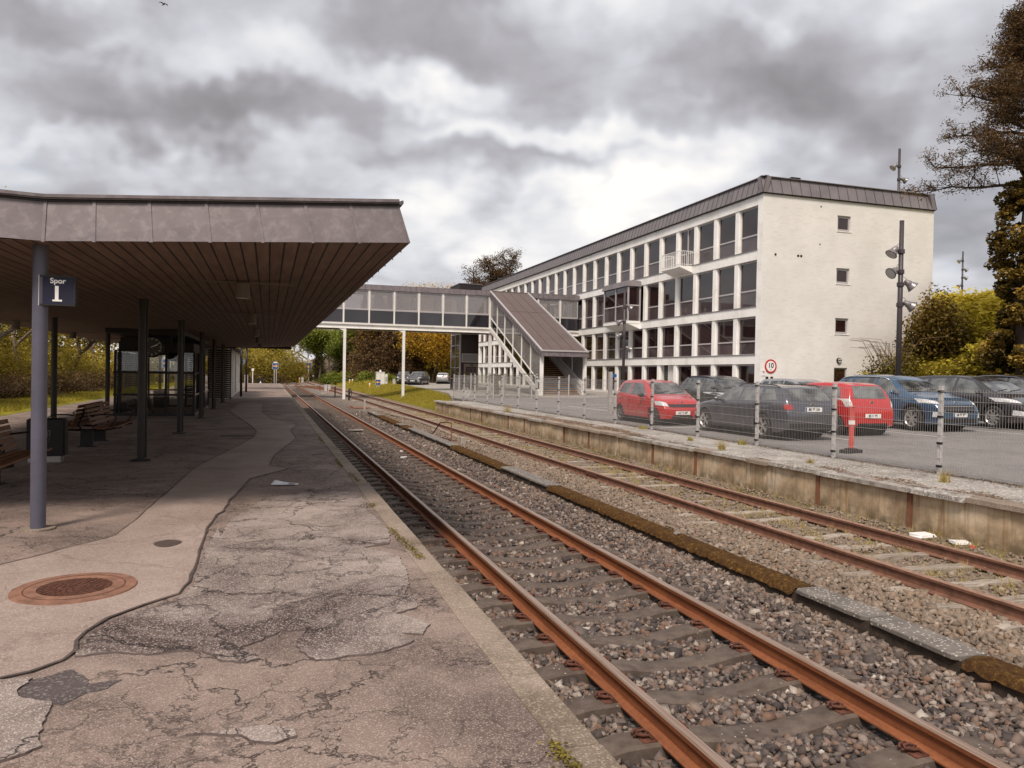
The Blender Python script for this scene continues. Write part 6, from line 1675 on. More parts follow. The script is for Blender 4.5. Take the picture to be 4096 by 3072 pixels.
wagon = dict(L=4.52, W=1.80, xf=1.42, xr=-1.34, R=.325, ww=.22, paint=GREY, reg='BK 89 634', eu=True,
    top=[(-2.26, .62), (-2.25, .90), (-2.18, 1.0), (-2.0, 1.22), (-1.85, 1.355), (-1.5, 1.40), (-.6, 1.425), (.0, 1.40), (.35, 1.30), (.98, .99), (1.2, .945), (1.8, .86), (2.08, .74), (2.22, .60), (2.26, .50)],
    belt=[(-2.26, .60), (-2.15, .95), (-1.5, .965), (0, .925), (1.0, .88), (1.7, .79), (2.1, .66), (2.26, .48)],
    side=[[(-1.85, 1.03), (-1.28, .99), (-1.28, 1.30), (-1.62, 1.29)], [(-1.20, .985), (-.32, .965), (-.36, 1.33), (-1.14, 1.31)], [(-.24, .96), (.72, .92), (.24, 1.28), (-.28, 1.33)]],
    doors=[(-.28, .28, .95, 0), (.78, .28, .88, .04), (-1.12, .62, .97, -.12)], handles=[(-.12, .83), (-1.02, .86)], mirror=(.62, .95), ws=(1.02, .36), wsw=.76, rw=(1.02, 1.31), pzf=.42, pzr=.80, spokes=5, twin=True, rails=(-1.75, .05), badges=[('F', .70), ('B', .93)],
    patches=[('grille', [(0, -.30, .55), (0, .30, .55), (0, .34, .68), (0, -.34, .68)], 'F', 'chrome'), ('lower_grille', [(0, -.6, .24), (0, .6, .24), (0, .55, .38), (0, -.55, .38)], 'F', 'trim'), ('rear_apron', [(0, .72, .33), (0, -.72, .33), (0, -.72, .44), (0, .72, .44)], 'B', 'trim')],
    mpatches=[('headlight', [(0, .42, .60), (0, .80, .62), (0, .80, .74), (0, .46, .70)], 'F', 'headlamp'), ('tail_light', [(0, .60, .80), (0, .80, .79), (0, .80, .92), (0, .64, .93)], 'B', 'tail')])
make_car('parked_car', 'dark grey estate car with silver alloy wheels seen from behind the fence', 'car', wagon, (13.24, 18.30, zcp(13.2)), R(90))
suv = dict(L=4.61, W=1.88, xf=1.42, xr=-1.29, R=.355, ww=.235, paint=BLUE, reg='EM 87 379', eu=True, cladding=True,
    top=[(-2.30, .80), (-2.28, 1.0), (-2.16, 1.15), (-1.95, 1.45), (-1.78, 1.60), (-1.3, 1.665), (-.5, 1.68), (.1, 1.64), (.5, 1.50), (1.08, 1.17), (1.25, 1.11), (1.85, 1.0), (2.12, .88), (2.26, .74), (2.30, .60)],
    belt=[(-2.30, .78), (-2.15, 1.12), (-1.2, 1.12), (0, 1.06), (1.0, 1.01), (1.8, .92), (2.15, .78), (2.30, .58)],
    side=[[(-1.80, 1.20), (-1.20, 1.15), (-1.20, 1.52), (-1.58, 1.50)], [(-1.12, 1.145), (-.18, 1.12), (-.20, 1.565), (-1.10, 1.53)], [(-.10, 1.115), (.92, 1.06), (.36, 1.50), (-.10, 1.565)]],
    doors=[(-.14, .36, 1.10, 0), (.88, .36, 1.02, .04), (-1.06, .74, 1.13, -.1)], handles=[(.02, .98), (-.95, 1.01)], mirror=(.74, 1.10), ws=(1.10, .52), wsw=.76, rw=(1.20, 1.54), pzf=.50, pzr=.90, spokes=7, twin=True, rails=(-1.7, .3), railmat=M['alloy'], badges=[('F', .86)], badgemat=BLUE,
    patches=[('grille', [(0, -.55, .58), (0, .55, .58), (0, .66, .80), (0, -.66, .80)], 'F', 'trim'), ('lower_grille', [(0, -.62, .27), (0, .62, .27), (0, .60, .40), (0, -.60, .40)], 'F', 'trim')] + [('grille_bar', [(0, -.58, z), (0, .58, z), (0, .58, z+.012), (0, -.58, z+.012)], 'F', 'chrome') for z in (.60, .65, .70, .75)],
    mpatches=[('headlight', [(0, .60, .80), (0, .88, .84), (0, .88, .96), (0, .66, .90)], 'F', 'headlamp'), ('fog_light', [(0, .66, .42), (0, .80, .44), (0, .80, .60), (0, .68, .56)], 'F', 'headlamp')])
make_car('parked_car', 'metallic blue sport utility car with chrome grille in the second row', 'car', suv, (19.38, 19.50, zcp(19.4)), R(-90))
mpv = dict(suv); mpv.update(L=4.55, W=1.85, paint=DARK, reg='CV 52 118', eu=False, spokes=9, twin=False, railmat=M['trim'], rails=None, badgemat=M['trim'],
    top=[(-2.27, .80), (-2.25, 1.05), (-2.16, 1.25), (-2.0, 1.50), (-1.85, 1.61), (-1.3, 1.655), (-.3, 1.665), (.3, 1.62), (.7, 1.48), (1.30, 1.16), (1.45, 1.09), (1.85, .98), (2.10, .86), (2.23, .74), (2.275, .60)],
    side=[[(-1.85, 1.18), (-1.20, 1.13), (-1.20, 1.52), (-1.68, 1.48)], [(-1.12, 1.12), (-.10, 1.10), (-.12, 1.56), (-1.10, 1.53)], [(-.02, 1.095), (1.05, 1.06), (.55, 1.46), (-.02, 1.56)]], ws=(1.33, .72), mirror=(.92, 1.10),
    doors=[(-.06, .36, 1.08, 0), (.98, .36, 1.0, .04), (-1.06, .74, 1.11, -.1)])
make_car('parked_car', 'tall dark grey family car with bright spoked wheels beside the blue car', 'car', mpv, (22.42, 19.35, zcp(22.4)), R(-90))
b_ = dict(suv); b_.update(paint=BLK, reg='DE 40 227', eu=False, L=4.45, rails=(-1.6, .2), railmat=M['trim'], badgemat=M['trim'])
make_car('parked_car', 'black car partly cut off by the right edge behind the tall dark grey car', 'car', b_, (25.45, 19.9, zcp(25.4)), R(-90))
cx = dict(suv); cx.update(paint=BLK, reg='CH 77 015', eu=True, L=4.36, W=1.80, rails=(-1.5, .1), railmat=M['trim'], badgemat=M['trim'],
    top=[(x*.95, z*.955) for x, z in suv['top']], belt=[(x*.95, z*.955) for x, z in suv['belt']], side=[[(x*.95, z*.955) for x, z in q] for q in suv['side']], ws=(1.045, .50), rw=(1.15, 1.45), xf=1.33, xr=-1.25)
make_car('parked_car', 'black crossover car half hidden between the red hatchback and the grey estate', 'car', cx, (17.05, 25.9, zcp(17)), R(-90))
sv = dict(wagon); sv.update(paint=SILV, reg='AV 33 580', eu=False, rails=None, top=[(x, z*1.06) for x, z in wagon['top']], belt=[(x, z*1.03) for x, z in wagon['belt']], side=[[(x, z*1.05) for x, z in q] for q in wagon['side']])
make_car('parked_car', 'pale silver car whose roof shows behind the second red hatchback', 'car', sv, (20.6, 25.6, zcp(20)), R(-90))
g2 = 'cars parked by the trees beyond the footbridge'
f1 = dict(suv); f1.update(paint=GREY, reg='CZ 11 902', eu=False, rails=(-1.7, .3))
make_car('parked_car', 'grey sport utility car facing the camera by the meadow, second from the left', 'car', f1, (17.6, 92.5, zcp(17)), R(-118), g2)
f0 = dict(suv); f0.update(paint=BLK, reg='BX 90 114', eu=False)
make_car('parked_car', 'dark car behind the white bridge post, leftmost of the parked row', 'car', f0, (16.6, 97.0, zcp(17)), R(-100), g2)
f3 = dict(wagon); f3.update(paint=SILV, reg='BD 26 430', top=[(x, z*1.08) for x, z in wagon['top']], rails=None)
make_car('parked_car', 'silver estate car seen from behind at the far end of the road', 'car', f3, (22.3, 99.0, zcp(22)), R(72), g2)
make_car('parked_car', 'dark car almost hidden by the lift tower', 'car', dict(f0), (25.6, 99.5, zcp(25)), R(80), g2)
# ------------------------------------------------------------------ lamp poles with floodlights
def lamp_pole(loc, H, heads, label, r=.10, sc=1.0):
    th = thing('lamp_pole', label, 'lamp post', loc, 0, 'dark poles with adjustable floodlights')
    mb = MB(); mb.cyl((0, 0, 0), (0, 0, H), r, r*.72, 16); mb.cyl((0, 0, H), (0, 0, H+.02), r*.76, n=16); mb.cyl((0, 0, 0), (0, 0, .05), r*1.8, n=16); mb.build('pole', M['pole'], th, smooth=True)
    for z, az, tilt in heads:
        d = Vector((math.sin(az), math.cos(az), 0)); side = Vector((d.y, -d.x, 0))
        aim = (d*math.cos(tilt)-Vector((0, 0, 1))*math.sin(tilt)).normalized(); c = Vector((0, 0, z))+d*.34*sc
        mb = MB(); mb.bar((0, 0, z), c-d*.1, .05*sc, .05*sc); mb.bar(c-side*.19*sc, c+side*.19*sc, .03*sc, .03*sc); mb.cyl((0, 0, z-.08), (0, 0, z+.08), r*1.15, n=12)
        hd = mb.build('floodlight', M['pole'], th)
        mb = MB(); p = c-aim*.20*sc
        for k, (a, ra) in enumerate(((0, .09), (.10, .115), (.12, .135), (.20, .14), (.22, .16), (.36, .225))):
            if k: mb.cyl(p+aim*pa*sc, p+aim*a*sc, pr*sc, ra*sc, 18, caps=(k in (1, 5)))
            pa, pr = a, ra
        mb.cyl(p-aim*.04*sc, p, .05*sc, .085*sc, 18); o = mb.build('housing', M['lamp_head'], hd, smooth=True); smooth_auto(o.data)
        mb = MB(); mb.cyl(p+aim*.361*sc, p+aim*.385*sc, .235*sc, n=20); mb.build('lens_ring', M['pole'], hd)
        mb = MB(); mb.cyl(p+aim*.386*sc, p+aim*.388*sc, .205*sc, n=20); mb.build('lens', M['lamp_face'], hd)
        mb = MB(); q = Vector((0, 0, z+.32)); mb.tube([q+d*.05, q+d*.16+Vector((0, 0, -.05)), c-aim*.15*sc+Vector((0, 0, .08))], .008, 5); mb.build('cable', M['black'], hd)
    return th
azl = YAW-PI/2; azr = YAW+PI/2
lamp_pole((23.75, 23.95, .18), 7.75, [(6.55, azl-.2, .9), (5.75, azl-.3, .55), (5.25, azr+.2, .75), (4.45, azr+.15, .55)][:4], 'tall dark lamp pole with four floodlights standing behind the blue car', .115)
lamp_pole((18.75, 38.2, .10), 6.35, [(5.35, azr, .8), (4.50, azl, .5), (3.75, azl+.2, .6), (3.05, azr, .5)], 'slender lamp pole with floodlights in front of the office windows', .085, .8)
lamp_pole((41.2, 41.9, 7.4), 10.2, [(9.0, azl, .8), (8.1, azr, .5), (7.2, azr, .4), (6.3, azl, .5)], 'lamp pole rising behind the roof of the office building', .11)
lamp_pole((60.8, 54.1, 7.4), 6.25, [(5.4, azl, .6), (4.6, azr, .5), (3.85, azr, .4), (3.1, azl, .5), (2.3, azl, .5)], 'distant lamp pole behind the railing on the terrace', .09, .8)
# railing and things on the terrace
th = thing('terrace_railing', 'dark vertical bar railing on top of the shrub covered bank', 'railing', (49.5, 41, 6.6)); o_ = (49.5, 41, 6.6)
mb = MB(o_); mb.bar((49.5, 34, 7.98), (49.5, 46.6, 7.98), .06); mb.bar((49.5, 34, 6.9), (49.5, 46.6, 6.9), .05)
mb.build('rail', M['pole'], th)
for k in range(7): y = 34+k*2.1; mb = MB(o_); mb.box(49.46, y-.04, 6.5, 49.54, y+.04, 7.98); mb.build('post', M['pole'], th)
mb = MB(o_)
for k in range(98): y = 34.05+k*.128; mb.box(49.485, y-.014, 6.9, 49.515, y+.014, 7.96)
mb.build('bars', M['pole'], th)
th = thing('terrace_bench', 'dark low bench seen through the bars of the terrace railing', 'bench', (51.5, 45.5, 6.7)); mb = MB(); mb.box(-.9, -.3, .35, 1.6, .3, .45); mb.box(-.9, .2, .45, 1.6, .3, .95); mb.build('seat', M['near_black'], th)
for x in (-.7, 1.4): mb = MB(); mb.box(x-.05, -.25, 0, x+.05, .25, .35); mb.build('leg', M['near_black'], th)
th = thing('parked_bicycle', 'bicycle leaning behind the terrace railing', 'bicycle', (51.0, 43.3, 6.72), R(60))
for x in (-.55, .55):
    mb = MB(); mb.lathe([(.31, -.02), (.34, -.02), (.34, .02), (.31, .02), (.31, -.02)], 24, c=(x, 0, .34), axis='y', caps=False)
    for k in range(6): a = PI*k/6; mb.bar((x-.31*math.cos(a), 0, .34-.31*math.sin(a)), (x+.31*math.cos(a), 0, .34+.31*math.sin(a)), .006)
    mb.build('wheel', M['black'], th)
mb = MB(); mb.tube([(-.55, 0, .34), (-.1, 0, .32), (-.22, 0, .85), (.38, 0, .80), (-.1, 0, .32)], .018); mb.tube([(.55, 0, .34), (.38, 0, .80), (.35, 0, 1.0), (.28, 0, 1.02)], .018); mb.tube([(-.55, 0, .34), (-.2, 0, .7)], .014); mb.build('frame', M['near_black'], th)
mb = MB(); mb.box(-.34, -.06, .86, -.10, .06, .91); mb.build('saddle', M['black'], th); mb = MB(); mb.tube([(.22, -.28, 1.02), (.33, 0, 1.0), (.22, .28, 1.02)], .014); mb.build('handlebar', M['black'], th)

# ------------------------------------------------------------------ bollard in the car park
th = thing('traffic_bollard', 'faded red marker post with reflective band on a heavy rubber foot', 'bollard', (12.15, 13.50, .02), R(8))
mb = MB(); mb.prism([(-.26, -.09), (-.20, -.13), (.20, -.13), (.26, -.09), (.26, .09), (.20, .13), (-.20, .13), (-.26, .09)], 0, .075); mb.box(-.11, -.09, .075, .11, .09, .10); mb.build('foot', M['rubber'], th, bevel=.01)
mb = MB(); mb.box(-.055, -.03, .10, .055, .03, 1.01); mb.cyl((0, 0, 1.0), (0, 0, 1.02), .05, n=14); mb.build('post', M['bollard'], th, bevel=.012)
mb = MB(); mb.box(-.058, -.033, .62, .058, .033, .71); mb.build('reflective_band', M['white_sign'], th)
# ticket post behind the fence
th = thing('signal_post', 'grey post with a small blue notice behind the fence by the red car', 'post', (13.6, 28.9, .03)); mb = MB(); mb.box(-.07, -.07, 0, .07, .07, 1.75); mb.build('post', M['galv_dark'], th); mb = MB(); mb.box(.08, -.05, 1.52, .26, .05, 1.66); mb.build('notice', M['blue_sign'], th); 

# ------------------------------------------------------------------ railway furniture
def arrow_sign(loc, W_, H_, right, label, post_h):
    th = thing('arrow_sign', label, 'sign', loc, 0, 'blue railway arrow signs')
    mb = MB(); 
    for dx in (-.12, .12): mb.cyl((dx, .06, -post_h), (dx, .06, H_*.6), .045, n=10)
    mb.build('post', M['galv'], th)
    mb = MB(); mb.box(-W_/2-.04, 0, -H_/2-.04, W_/2+.04, .02, H_/2+.04); mb.build('backing', M['galv'], th)
    mb = MB(); mb.box(-W_/2, -.012, -H_/2, W_/2, -.001, H_/2); mb.build('sign_face', M['blue_sign'], th, bevel=0)
    s_ = 1 if right else -1; w = W_/2
    mb = MB(); mb.prism([(s_*-.8*w, -.10*H_), (s_*.15*w, -.10*H_), (s_*.15*w, -.32*H_), (s_*.85*w, 0), (s_*.15*w, .32*H_), (s_*.15*w, .10*H_), (s_*-.8*w, .10*H_)], -.022, -.013, axis='y'); mb.build('arrow', M['yellow_sign'], th)
    mb = MB(); mb.box(-W_*.36, -.01, H_/2+.05, W_*.36, .01, H_/2+.18); mb.build('number_tab', M['white_sign'], th)
    return th
arrow_sign((.84, 97, 2.08), .62, .68, True, 'tall blue sign with yellow arrow pointing right at the end of the platform', 2.7)
arrow_sign((12.06, 88, .40), .54, .56, False, 'low blue sign with yellow arrow pointing left in the meadow grass', 1.1)
arrow_sign((-7.15, 61, 1.95), .50, .55, True, 'blue arrow sign seen through the glass shelter', 2.6)
th = thing('buffer_stop', 'buffer stop with dark buffers and white beam where the second track ends', 'buffer stop', (7.65, 164, -.7))
for x in (-.85, .85):
    mb = MB(); mb.box(x-.15, -.2, 0, x+.15, .3, 1.75); mb.build('upright', M['near_black'], th); mb = MB(); mb.cyl((x, -.65, 1.15), (x, -.2, 1.15), .3, n=18); mb.build('buffer', M['black'], th)
mb = MB(); mb.box(-1.5, -.22, 1.0, 1.5, -.05, 1.4); mb.build('beam', M['white_sign'], th)
mb = MB(); 
for x in (-.9, -.1, .7): mb.box(x-.2, -.24, 1.0, x+.1, -.225, 1.4)
mb.build('red_stripes', M['red_sign'], th)
th = thing('arrow_sign', 'distant blue sign with small arrow above the buffer stop', 'sign', (8.3, 170, 2.6)); mb = MB(); mb.box(-.5, 0, -.6, .5, .05, .6); mb.build('sign_face', M['blue_sign'], th); mb = MB(); mb.prism([(-.12, .4), (.12, .4), (.12, -.05), (.3, -.05), (0, -.45), (-.3, -.05), (-.12, -.05)], -.03, -.01, axis='y'); mb.build('arrow', M['yellow_sign'], th)
mb = MB(); mb.box(-.8, 0, .7, .8, .05, 1.0); mb.box(-.3, 0, 1.1, .3, .05, 1.6); mb.build('number_tab', M['galv'], th); mb = MB(); mb.box(-.08, .06, -3.3, .08, .15, .9); mb.build('post', M['galv'], th)
th = thing('signal_cabinet', 'white equipment cabinet with cowl standing by the meadow', 'cabinet', (13.3, 95, -.1))
mb = MB(); mb.box(-.50, -.3, -.2, .50, .5, 1.62); mb.build('cabinet_body', M['white_metal'], th, bevel=.01); mb = MB(); mb.box(-.54, -.34, 1.62, .54, .54, 1.70); mb.cyl((.02, .1, 1.70), (.02, .1, 1.95), .12, n=14); mb.build('cowl', M['white_metal'], th)
mb = MB(); mb.box(.51, -.2, .25, .86, .4, 1.45); mb.build('side_box', M['white_metal'], th); mb = MB(); mb.box(-.01, -.306, -.1, .01, -.300, 1.55); mb.box(.62, -.206, .5, .80, -.201, 1.1); mb.build('louvre', M['galv_dark'], th)
th = thing('junction_cabinet', 'narrow grey metal cabinet beside the parked dark cars', 'cabinet', (14.85, 94, -.1)); mb = MB(); mb.box(-.15, -.12, -.1, .15, .12, .86); mb.build('cabinet_body', M['galv'], th, bevel=.01); mb = MB(); mb.box(-.17, -.14, .86, .17, .14, .90); mb.build('lid', M['galv_dark'], th)
lbl = ['short striped marker post in the meadow, near the low arrow sign', 'left one of two yellow marker posts behind the white bridge post', 'right one of two yellow marker posts behind the white bridge post', 'tiny yellow marker post at the foot of the green bank', 'pale marker cone between the far tracks']
for (x, y, z), l_ in zip(((11.83, 93.5, -.75), (11.44, 113.6, -.55), (11.89, 113.9, -.5), (12.0, 150, .1), (5.7, 150, -.75)), lbl):
    th = thing('marker_post', l_, 'marker post', (x, y, z), 0, 'short yellow marker posts'); mb = MB(); mb.cyl((0, 0, 0), (0, 0, .75), .10, n=10); mb.build('post', M['yellow_sign'], th); mb = MB(); mb.cyl((0, 0, .76), (0, 0, .98), .105, n=10); mb.build('cap', M['white_sign'], th)
for (x, y), l_ in zip(((6.32, 89.5), (6.72, 89.6)), ('left one of two steel boxes between the tracks', 'right one of two steel boxes between the tracks')):
    th = thing('point_box', l_, 'track box', (x, y, -.74), 0, 'steel boxes between the tracks'); mb = MB(); mb.box(-.15, -.13, 0, .15, .13, .72); mb.build('box_body', M['galv'], th, bevel=.01); mb = MB(); mb.box(-.16, -.14, .72, .16, .14, .80); mb.build('lid', M['galv_dark'], th)
th = thing('point_box', 'grey steel box by the distant buffer stop', 'track box', (6.3, 152, -.74)); mb = MB(); mb.box(-.25, -.2, 0, .25, .2, 1.0); mb.build('box_body', M['galv'], th, bevel=.02); mb = MB(); mb.box(-.27, -.22, 1.0, .27, .22, 1.08); mb.build('lid', M['galv_dark'], th)
th = thing('track_lever', 'thin rusty lever on a pale foot between the far tracks', 'lever', (5.55, 87.7, -.74)); mb = MB(); mb.cyl((0, 0, .05), (.02, 0, 1.15), .03, n=8); mb.box(-.1, -.03, 1.1, .06, .03, 1.2); mb.build('rod', M['rust_dark'], th); mb = MB(); mb.box(-.25, -.15, 0, .25, .15, .06); mb.build('foot', M['concrete'], th)
for (x, y, h), l_ in zip(((5.64, 46.92, .72), (5.81, 70.5, .95)), ('short rusty steel post beside the red rusted plate', 'thin brown post between the tracks before the bridge')):
    th = thing('steel_post', l_, 'post', (x, y, -.76)); mb = MB(); mb.box(-.05, -.04, 0, .05, .04, h); mb.build('post', M['rust_dark'] if y > 60 else M['galv_dark'], th); mb = MB(); mb.box(-.055, -.045, h, .055, .045, h+.02); mb.build('cap', M['rust_dark'], th)
th = thing('rusty_plate', 'flat red rusted steel plate lying between the tracks', 'plate', (5.6, 48.9, -.72)); mb = MB(); mb.box(-.75, -.8, 0, .6, .8, .05); mb.build('plate', M['rust_red'], th); mb = MB(); mb.box(-.6, -.6, .05, -.5, .6, .10); mb.build('rib', M['rust_dark'], th)
th = thing('hooked_pole', 'dark hooked pole wrapped with cable next to the white bridge post', 'pole', (6.2, 61.9, -.75)); mb = MB(); mb.box(-.06, -.05, 0, .06, .05, .96); mb.build('pole', M['black'], th)
mb = MB(); mb.tube([(-.06, -.06, .9), (.10, -.07, 1.0), (.20, -.06, .7), (.12, -.07, .2), (.02, -.06, .5), (.14, -.08, .82)], .028); mb.build('cable', M['black'], th, smooth=True)
th = thing('concrete_walkway', 'pale concrete crossing strip laid across the tracks beyond the platform', 'crossing', (7.5, 114, -.6)); mb = MB()
for a, b_ in ((1.2, 2.33), (2.5, 3.83), (4.0, 6.82), (6.98, 8.32), (8.48, 12.7)): mb.box(a-7.5, -.45, -.1, b_-7.5, .45, .085)
mb.build('slabs', M['white_sign'] if 0 else M['gravel_pave'], th)
mb = MB(); mb.box(4.9, -1.2, -.1, 5.4, -.7, .35); mb.build('end_block', M['concrete'], th)
th = thing('post_lamp', 'slim white post with a lantern on the grass beyond the platform', 'lamp post', (-1.80, 99, -.75)); mb = MB(); mb.cyl((0, 0, 0), (0, 0, 2.15), .06, n=10); mb.box(-.2, -.2, 0, .2, .2, .5); mb.build('post', M['white_metal'], th); mb = MB(); mb.box(-.13, -.1, 2.15, .13, .1, 2.5); mb.build('lantern', M['white_sign'], th)
th = thing('signal_cabinet', 'dark cabinet with a small white triangle beyond the platform end', 'cabinet', (-.9, 100, -.75)); mb = MB(); mb.box(-.35, -.2, .3, .35, .2, 1.3); mb.box(-.05, -.05, 0, .05, .05, .3); mb.build('cabinet_body', M['near_black'], th); mb = MB(); mb.prism([(-.15, .6), (.15, .6), (0, 1.0)], -.215, -.205, axis='y'); mb.build('triangle', M['white_sign'], th)
th = thing('relay_cabinet', 'low grey cabinet near the white wall beyond the canopy', 'cabinet', (-2.6, 101, -.75)); mb = MB(); mb.box(-.22, -.2, 0, .22, .2, 1.75); mb.build('cabinet_body', M['galv_dark'], th, bevel=.02); mb = MB(); mb.box(-.25, -.23, 1.75, .25, .23, 1.82); mb.build('lid', M['near_black'], th)
# point lever with bent pipe, old drain pipe and log between the tracks
th = thing('point_lever', 'rusty bent lever frame standing between the tracks', 'lever', (5.95, 25.1, -.74))
mb = MB(); mb.bar((0, 0, 0), (-.01, 0, .66), .035, .022); mb.build('upright', M['rust_red'], th); mb = MB(); mb.tube([(0, 0, .64), (-.10, .3, .67), (-.20, .9, .60), (-.26, 1.7, .20), (-.30, 2.2, .05)], .022); mb.build('bent_arm', M['rust_dark'], th, smooth=True)
mb = MB(); mb.bar((-.2, 1.4, .06), (.1, -.3, .05), .05); mb.build('foot_bar', M['rust_dark'], th)
th = thing('boundary_stone', 'small upright brown stone stump beside the bent lever', 'stone', (6.15, 24.3, -.78)); mb = MB(); mb.hexa([(-.10, -.08, 0), (.10, -.08, 0), (.10, .08, 0), (-.10, .08, 0), (-.08, -.06, .26), (.07, -.07, .28), (.06, .06, .25), (-.07, .06, .29)]); mb.build('stone', M['concrete'], th, bevel=.02)
th = thing('fallen_log', 'long grey weathered pole lying between the tracks near the lever', 'log', (6.3, 38.5, -.68)); mb = MB(); mb.tube([(-.15, 3.2, .0), (.0, 1.0, .04), (.28, -3.5, .05), (.30, -8.0, .03), (.15, -12.4, .0)], [.07, .08, .075, .07, .05], 8); mb.build('trunk', M['log'], th, smooth=True); mb = MB(); mb.tube([(.42, .1, .0), (.50, -3.8, .05), (.42, -8.8, .02)], [.035, .05, .04], 6); mb.build('side_bough', M['rust_dark'], th, smooth=True)
# debris
def chunk(x, y, z, a, b_, h, label, m_, rz=0., nm='concrete_fragment', cat='debris', grp=None):
    th = thing(nm, label, cat, (x, y, z), rz, grp); mb = MB(); j = lambda: random.uniform(.8, 1.1)
    mb.hexa([(-a*j(), -b_*j(), 0), (a*j(), -b_*j(), 0), (a*j(), b_*j(), 0), (-a*j(), b_*j(), 0), (-a*j()*.9, -b_*.9, h*j()), (a*.9*j(), -b_*.9, h*j()), (a*.9, b_*.9*j(), h*j()), (-a*.9, b_*.9*j(), h*j())]); mb.build('block', m_, th, bevel=.008); return th
chunk(8.88, 8.45, -.60, .17, .10, .05, 'left one of two white broken slabs beside the disused rail', M['white_sign'], .1)
chunk(9.02, 7.95, -.60, .13, .09, .045, 'right one of two white broken slabs beside the disused rail', M['white_sign'], -.3)
th = thing('marker_stick', 'pale wooden stick with a red tip lying against the disused rail', 'stick', (8.62, 7.2, -.54), .2); mb = MB(); mb.bar((.05, -.22, -.08), (-.06, .12, .05), .028, .02); mb.build('stick', M['timber'], th); mb = MB(); mb.bar((-.061, .123, .052), (-.078, .175, .072), .03, .022); mb.build('red_tip', M['bollard'], th)
chunk(3.3, 30.0, -.70, .30, .14, .05, 'pale board lying between the rails of the near track', M['timber_x'], .02)
chunk(3.72, 21.9, -.72, .06, .05, .05, 'small white stone between the rails, the farther of two', M['white_sign'])
chunk(3.52, 20.4, -.72, .09, .05, .05, 'small white stone between the rails, the nearer of two', M['white_sign'], .4)
chunk(6.35, 58.8, -.70, .35, .25, .08, 'pale slab between the tracks just in front of the bridge post', M['concrete'], .1)
chunk(5.35, 40.2, -.545, .11, .25, .02, 'pale stone flake on the far part of the cable trough', M['gravel_pave'], .1)
chunk(5.37, 9.2, -.553, .045, .035, .035, 'single grey ballast stone sitting on the mossy trough', M['concrete'], .5)
chunk(2.9, 97.5, -.72, .4, .2, .06, 'small pale board between the rails near the far crossing', M['timber_x'])
chunk(5.6, 80, -.74, .45, .25, .10, 'pale slab on the ballast before the steel boxes', M['gravel_pave'])
# grey wreck of planks behind the fence
th = thing('dead_shrub', 'bundle of dead grey palm fronds sticking up behind the bicycle shelter', 'shrub', (16.1, 54, .1))
mb = MB()
for k in range(26):
    a = random.uniform(0, 2*PI); l = random.uniform(.3, .95); mb.tube([(0, 0, .8), (math.cos(a)*l*.5, math.sin(a)*l*.3, 1.35+random.uniform(-.1, .2)), (math.cos(a)*l, math.sin(a)*l*.5, 1.35+random.uniform(-.5, .25))], [.05, .06, .02], 5)
mb.build('fronds', M['bark_grey'], th); mb = MB(); mb.cyl((0, 0, 0), (0, 0, .9), .25, .2, 10); mb.build('stump', M['bark_grey'], th)
# birds
for (x, y, z), sp, l_ in (((-.1373, 1.101, .479), 46, 'small dark bird flying near the top edge of the sky'), (ray_ := (-.62, .80, .305), 120, 'tiny dark bird far away in the sky above the canopy')):
    d_ = Vector((x, y, z)).normalized(); p = Vector((0, 0, CH))+d_*sp
    th = thing('bird', l_, 'bird', tuple(p), R(-60)); th.scale = (.45, .45, .45); mb = MB(); mb.ball((0, 0, 0), .10, 14, 10, (2.1, .85, .8)); mb.ball((.22, 0, .04), .055, 10, 8, (1.2, 1, 1)); mb.cyl((.27, 0, .04), (.33, 0, .035), .018, .003, 6)
    mb._add([(-.18, -.03, 0), (-.42, -.07, .0), (-.44, .07, .0), (-.18, .03, 0)], [(0, 1, 2, 3)])
    b_ = mb.build('body', M['near_black'], th, smooth=True)
    for s_ in (-1, 1): mb = MB(); mb._add([(.12, s_*.05, .02), (-.10, s_*.05, .02), (-.14, s_*.30, .12), (-.20, s_*.55, .04), (-.02, s_*.42, .12), (.08, s_*.24, .13)], [(0, 1, 2, 5), (5, 2, 3, 4)]); mb.build('wing', M['near_black'], th)
# ------------------------------------------------------------------ trees and plants
def rot_frames(N, tiltmax=1.2):
    a = rng.uniform(0, 2*PI, N); t_ = rng.uniform(-tiltmax, tiltmax, N); c = rng.uniform(0, 2*PI, N)
    u = np.stack([np.cos(a), np.sin(a), np.zeros(N)], -1); w = np.stack([-np.sin(a)*np.cos(t_), np.cos(a)*np.cos(t_), np.sin(t_)], -1)
    return u*np.cos(c)[:, None]+w*np.sin(c)[:, None], -u*np.sin(c)[:, None]+w*np.cos(c)[:, None]
def leaf_mesh(name, P, size, mat, parent=None, aspect=.6, tilt=1.4, shade=None):
    """two-triangle leaves (kite quads) at P"""
    N = len(P); u, w = rot_frames(N, tilt); s_ = (size*rng.uniform(.6, 1.4, N))[:, None]
    a = P-u*s_*.5; b_ = P-w*s_*.5*aspect+u*s_*.05; c = P+u*s_*.5; d_ = P+w*s_*.5*aspect+u*s_*.05
    V = np.stack([a, b_, c, d_], 1).reshape(-1, 3); F = np.arange(N*4).reshape(-1, 4)
    r_ = rng.uniform(0, 1, N) if shade is None else np.clip(shade+rng.normal(0, .13, N), 0, 1)
    return np_mesh(name, V, F, mat, {'rnd': r_}, parent)
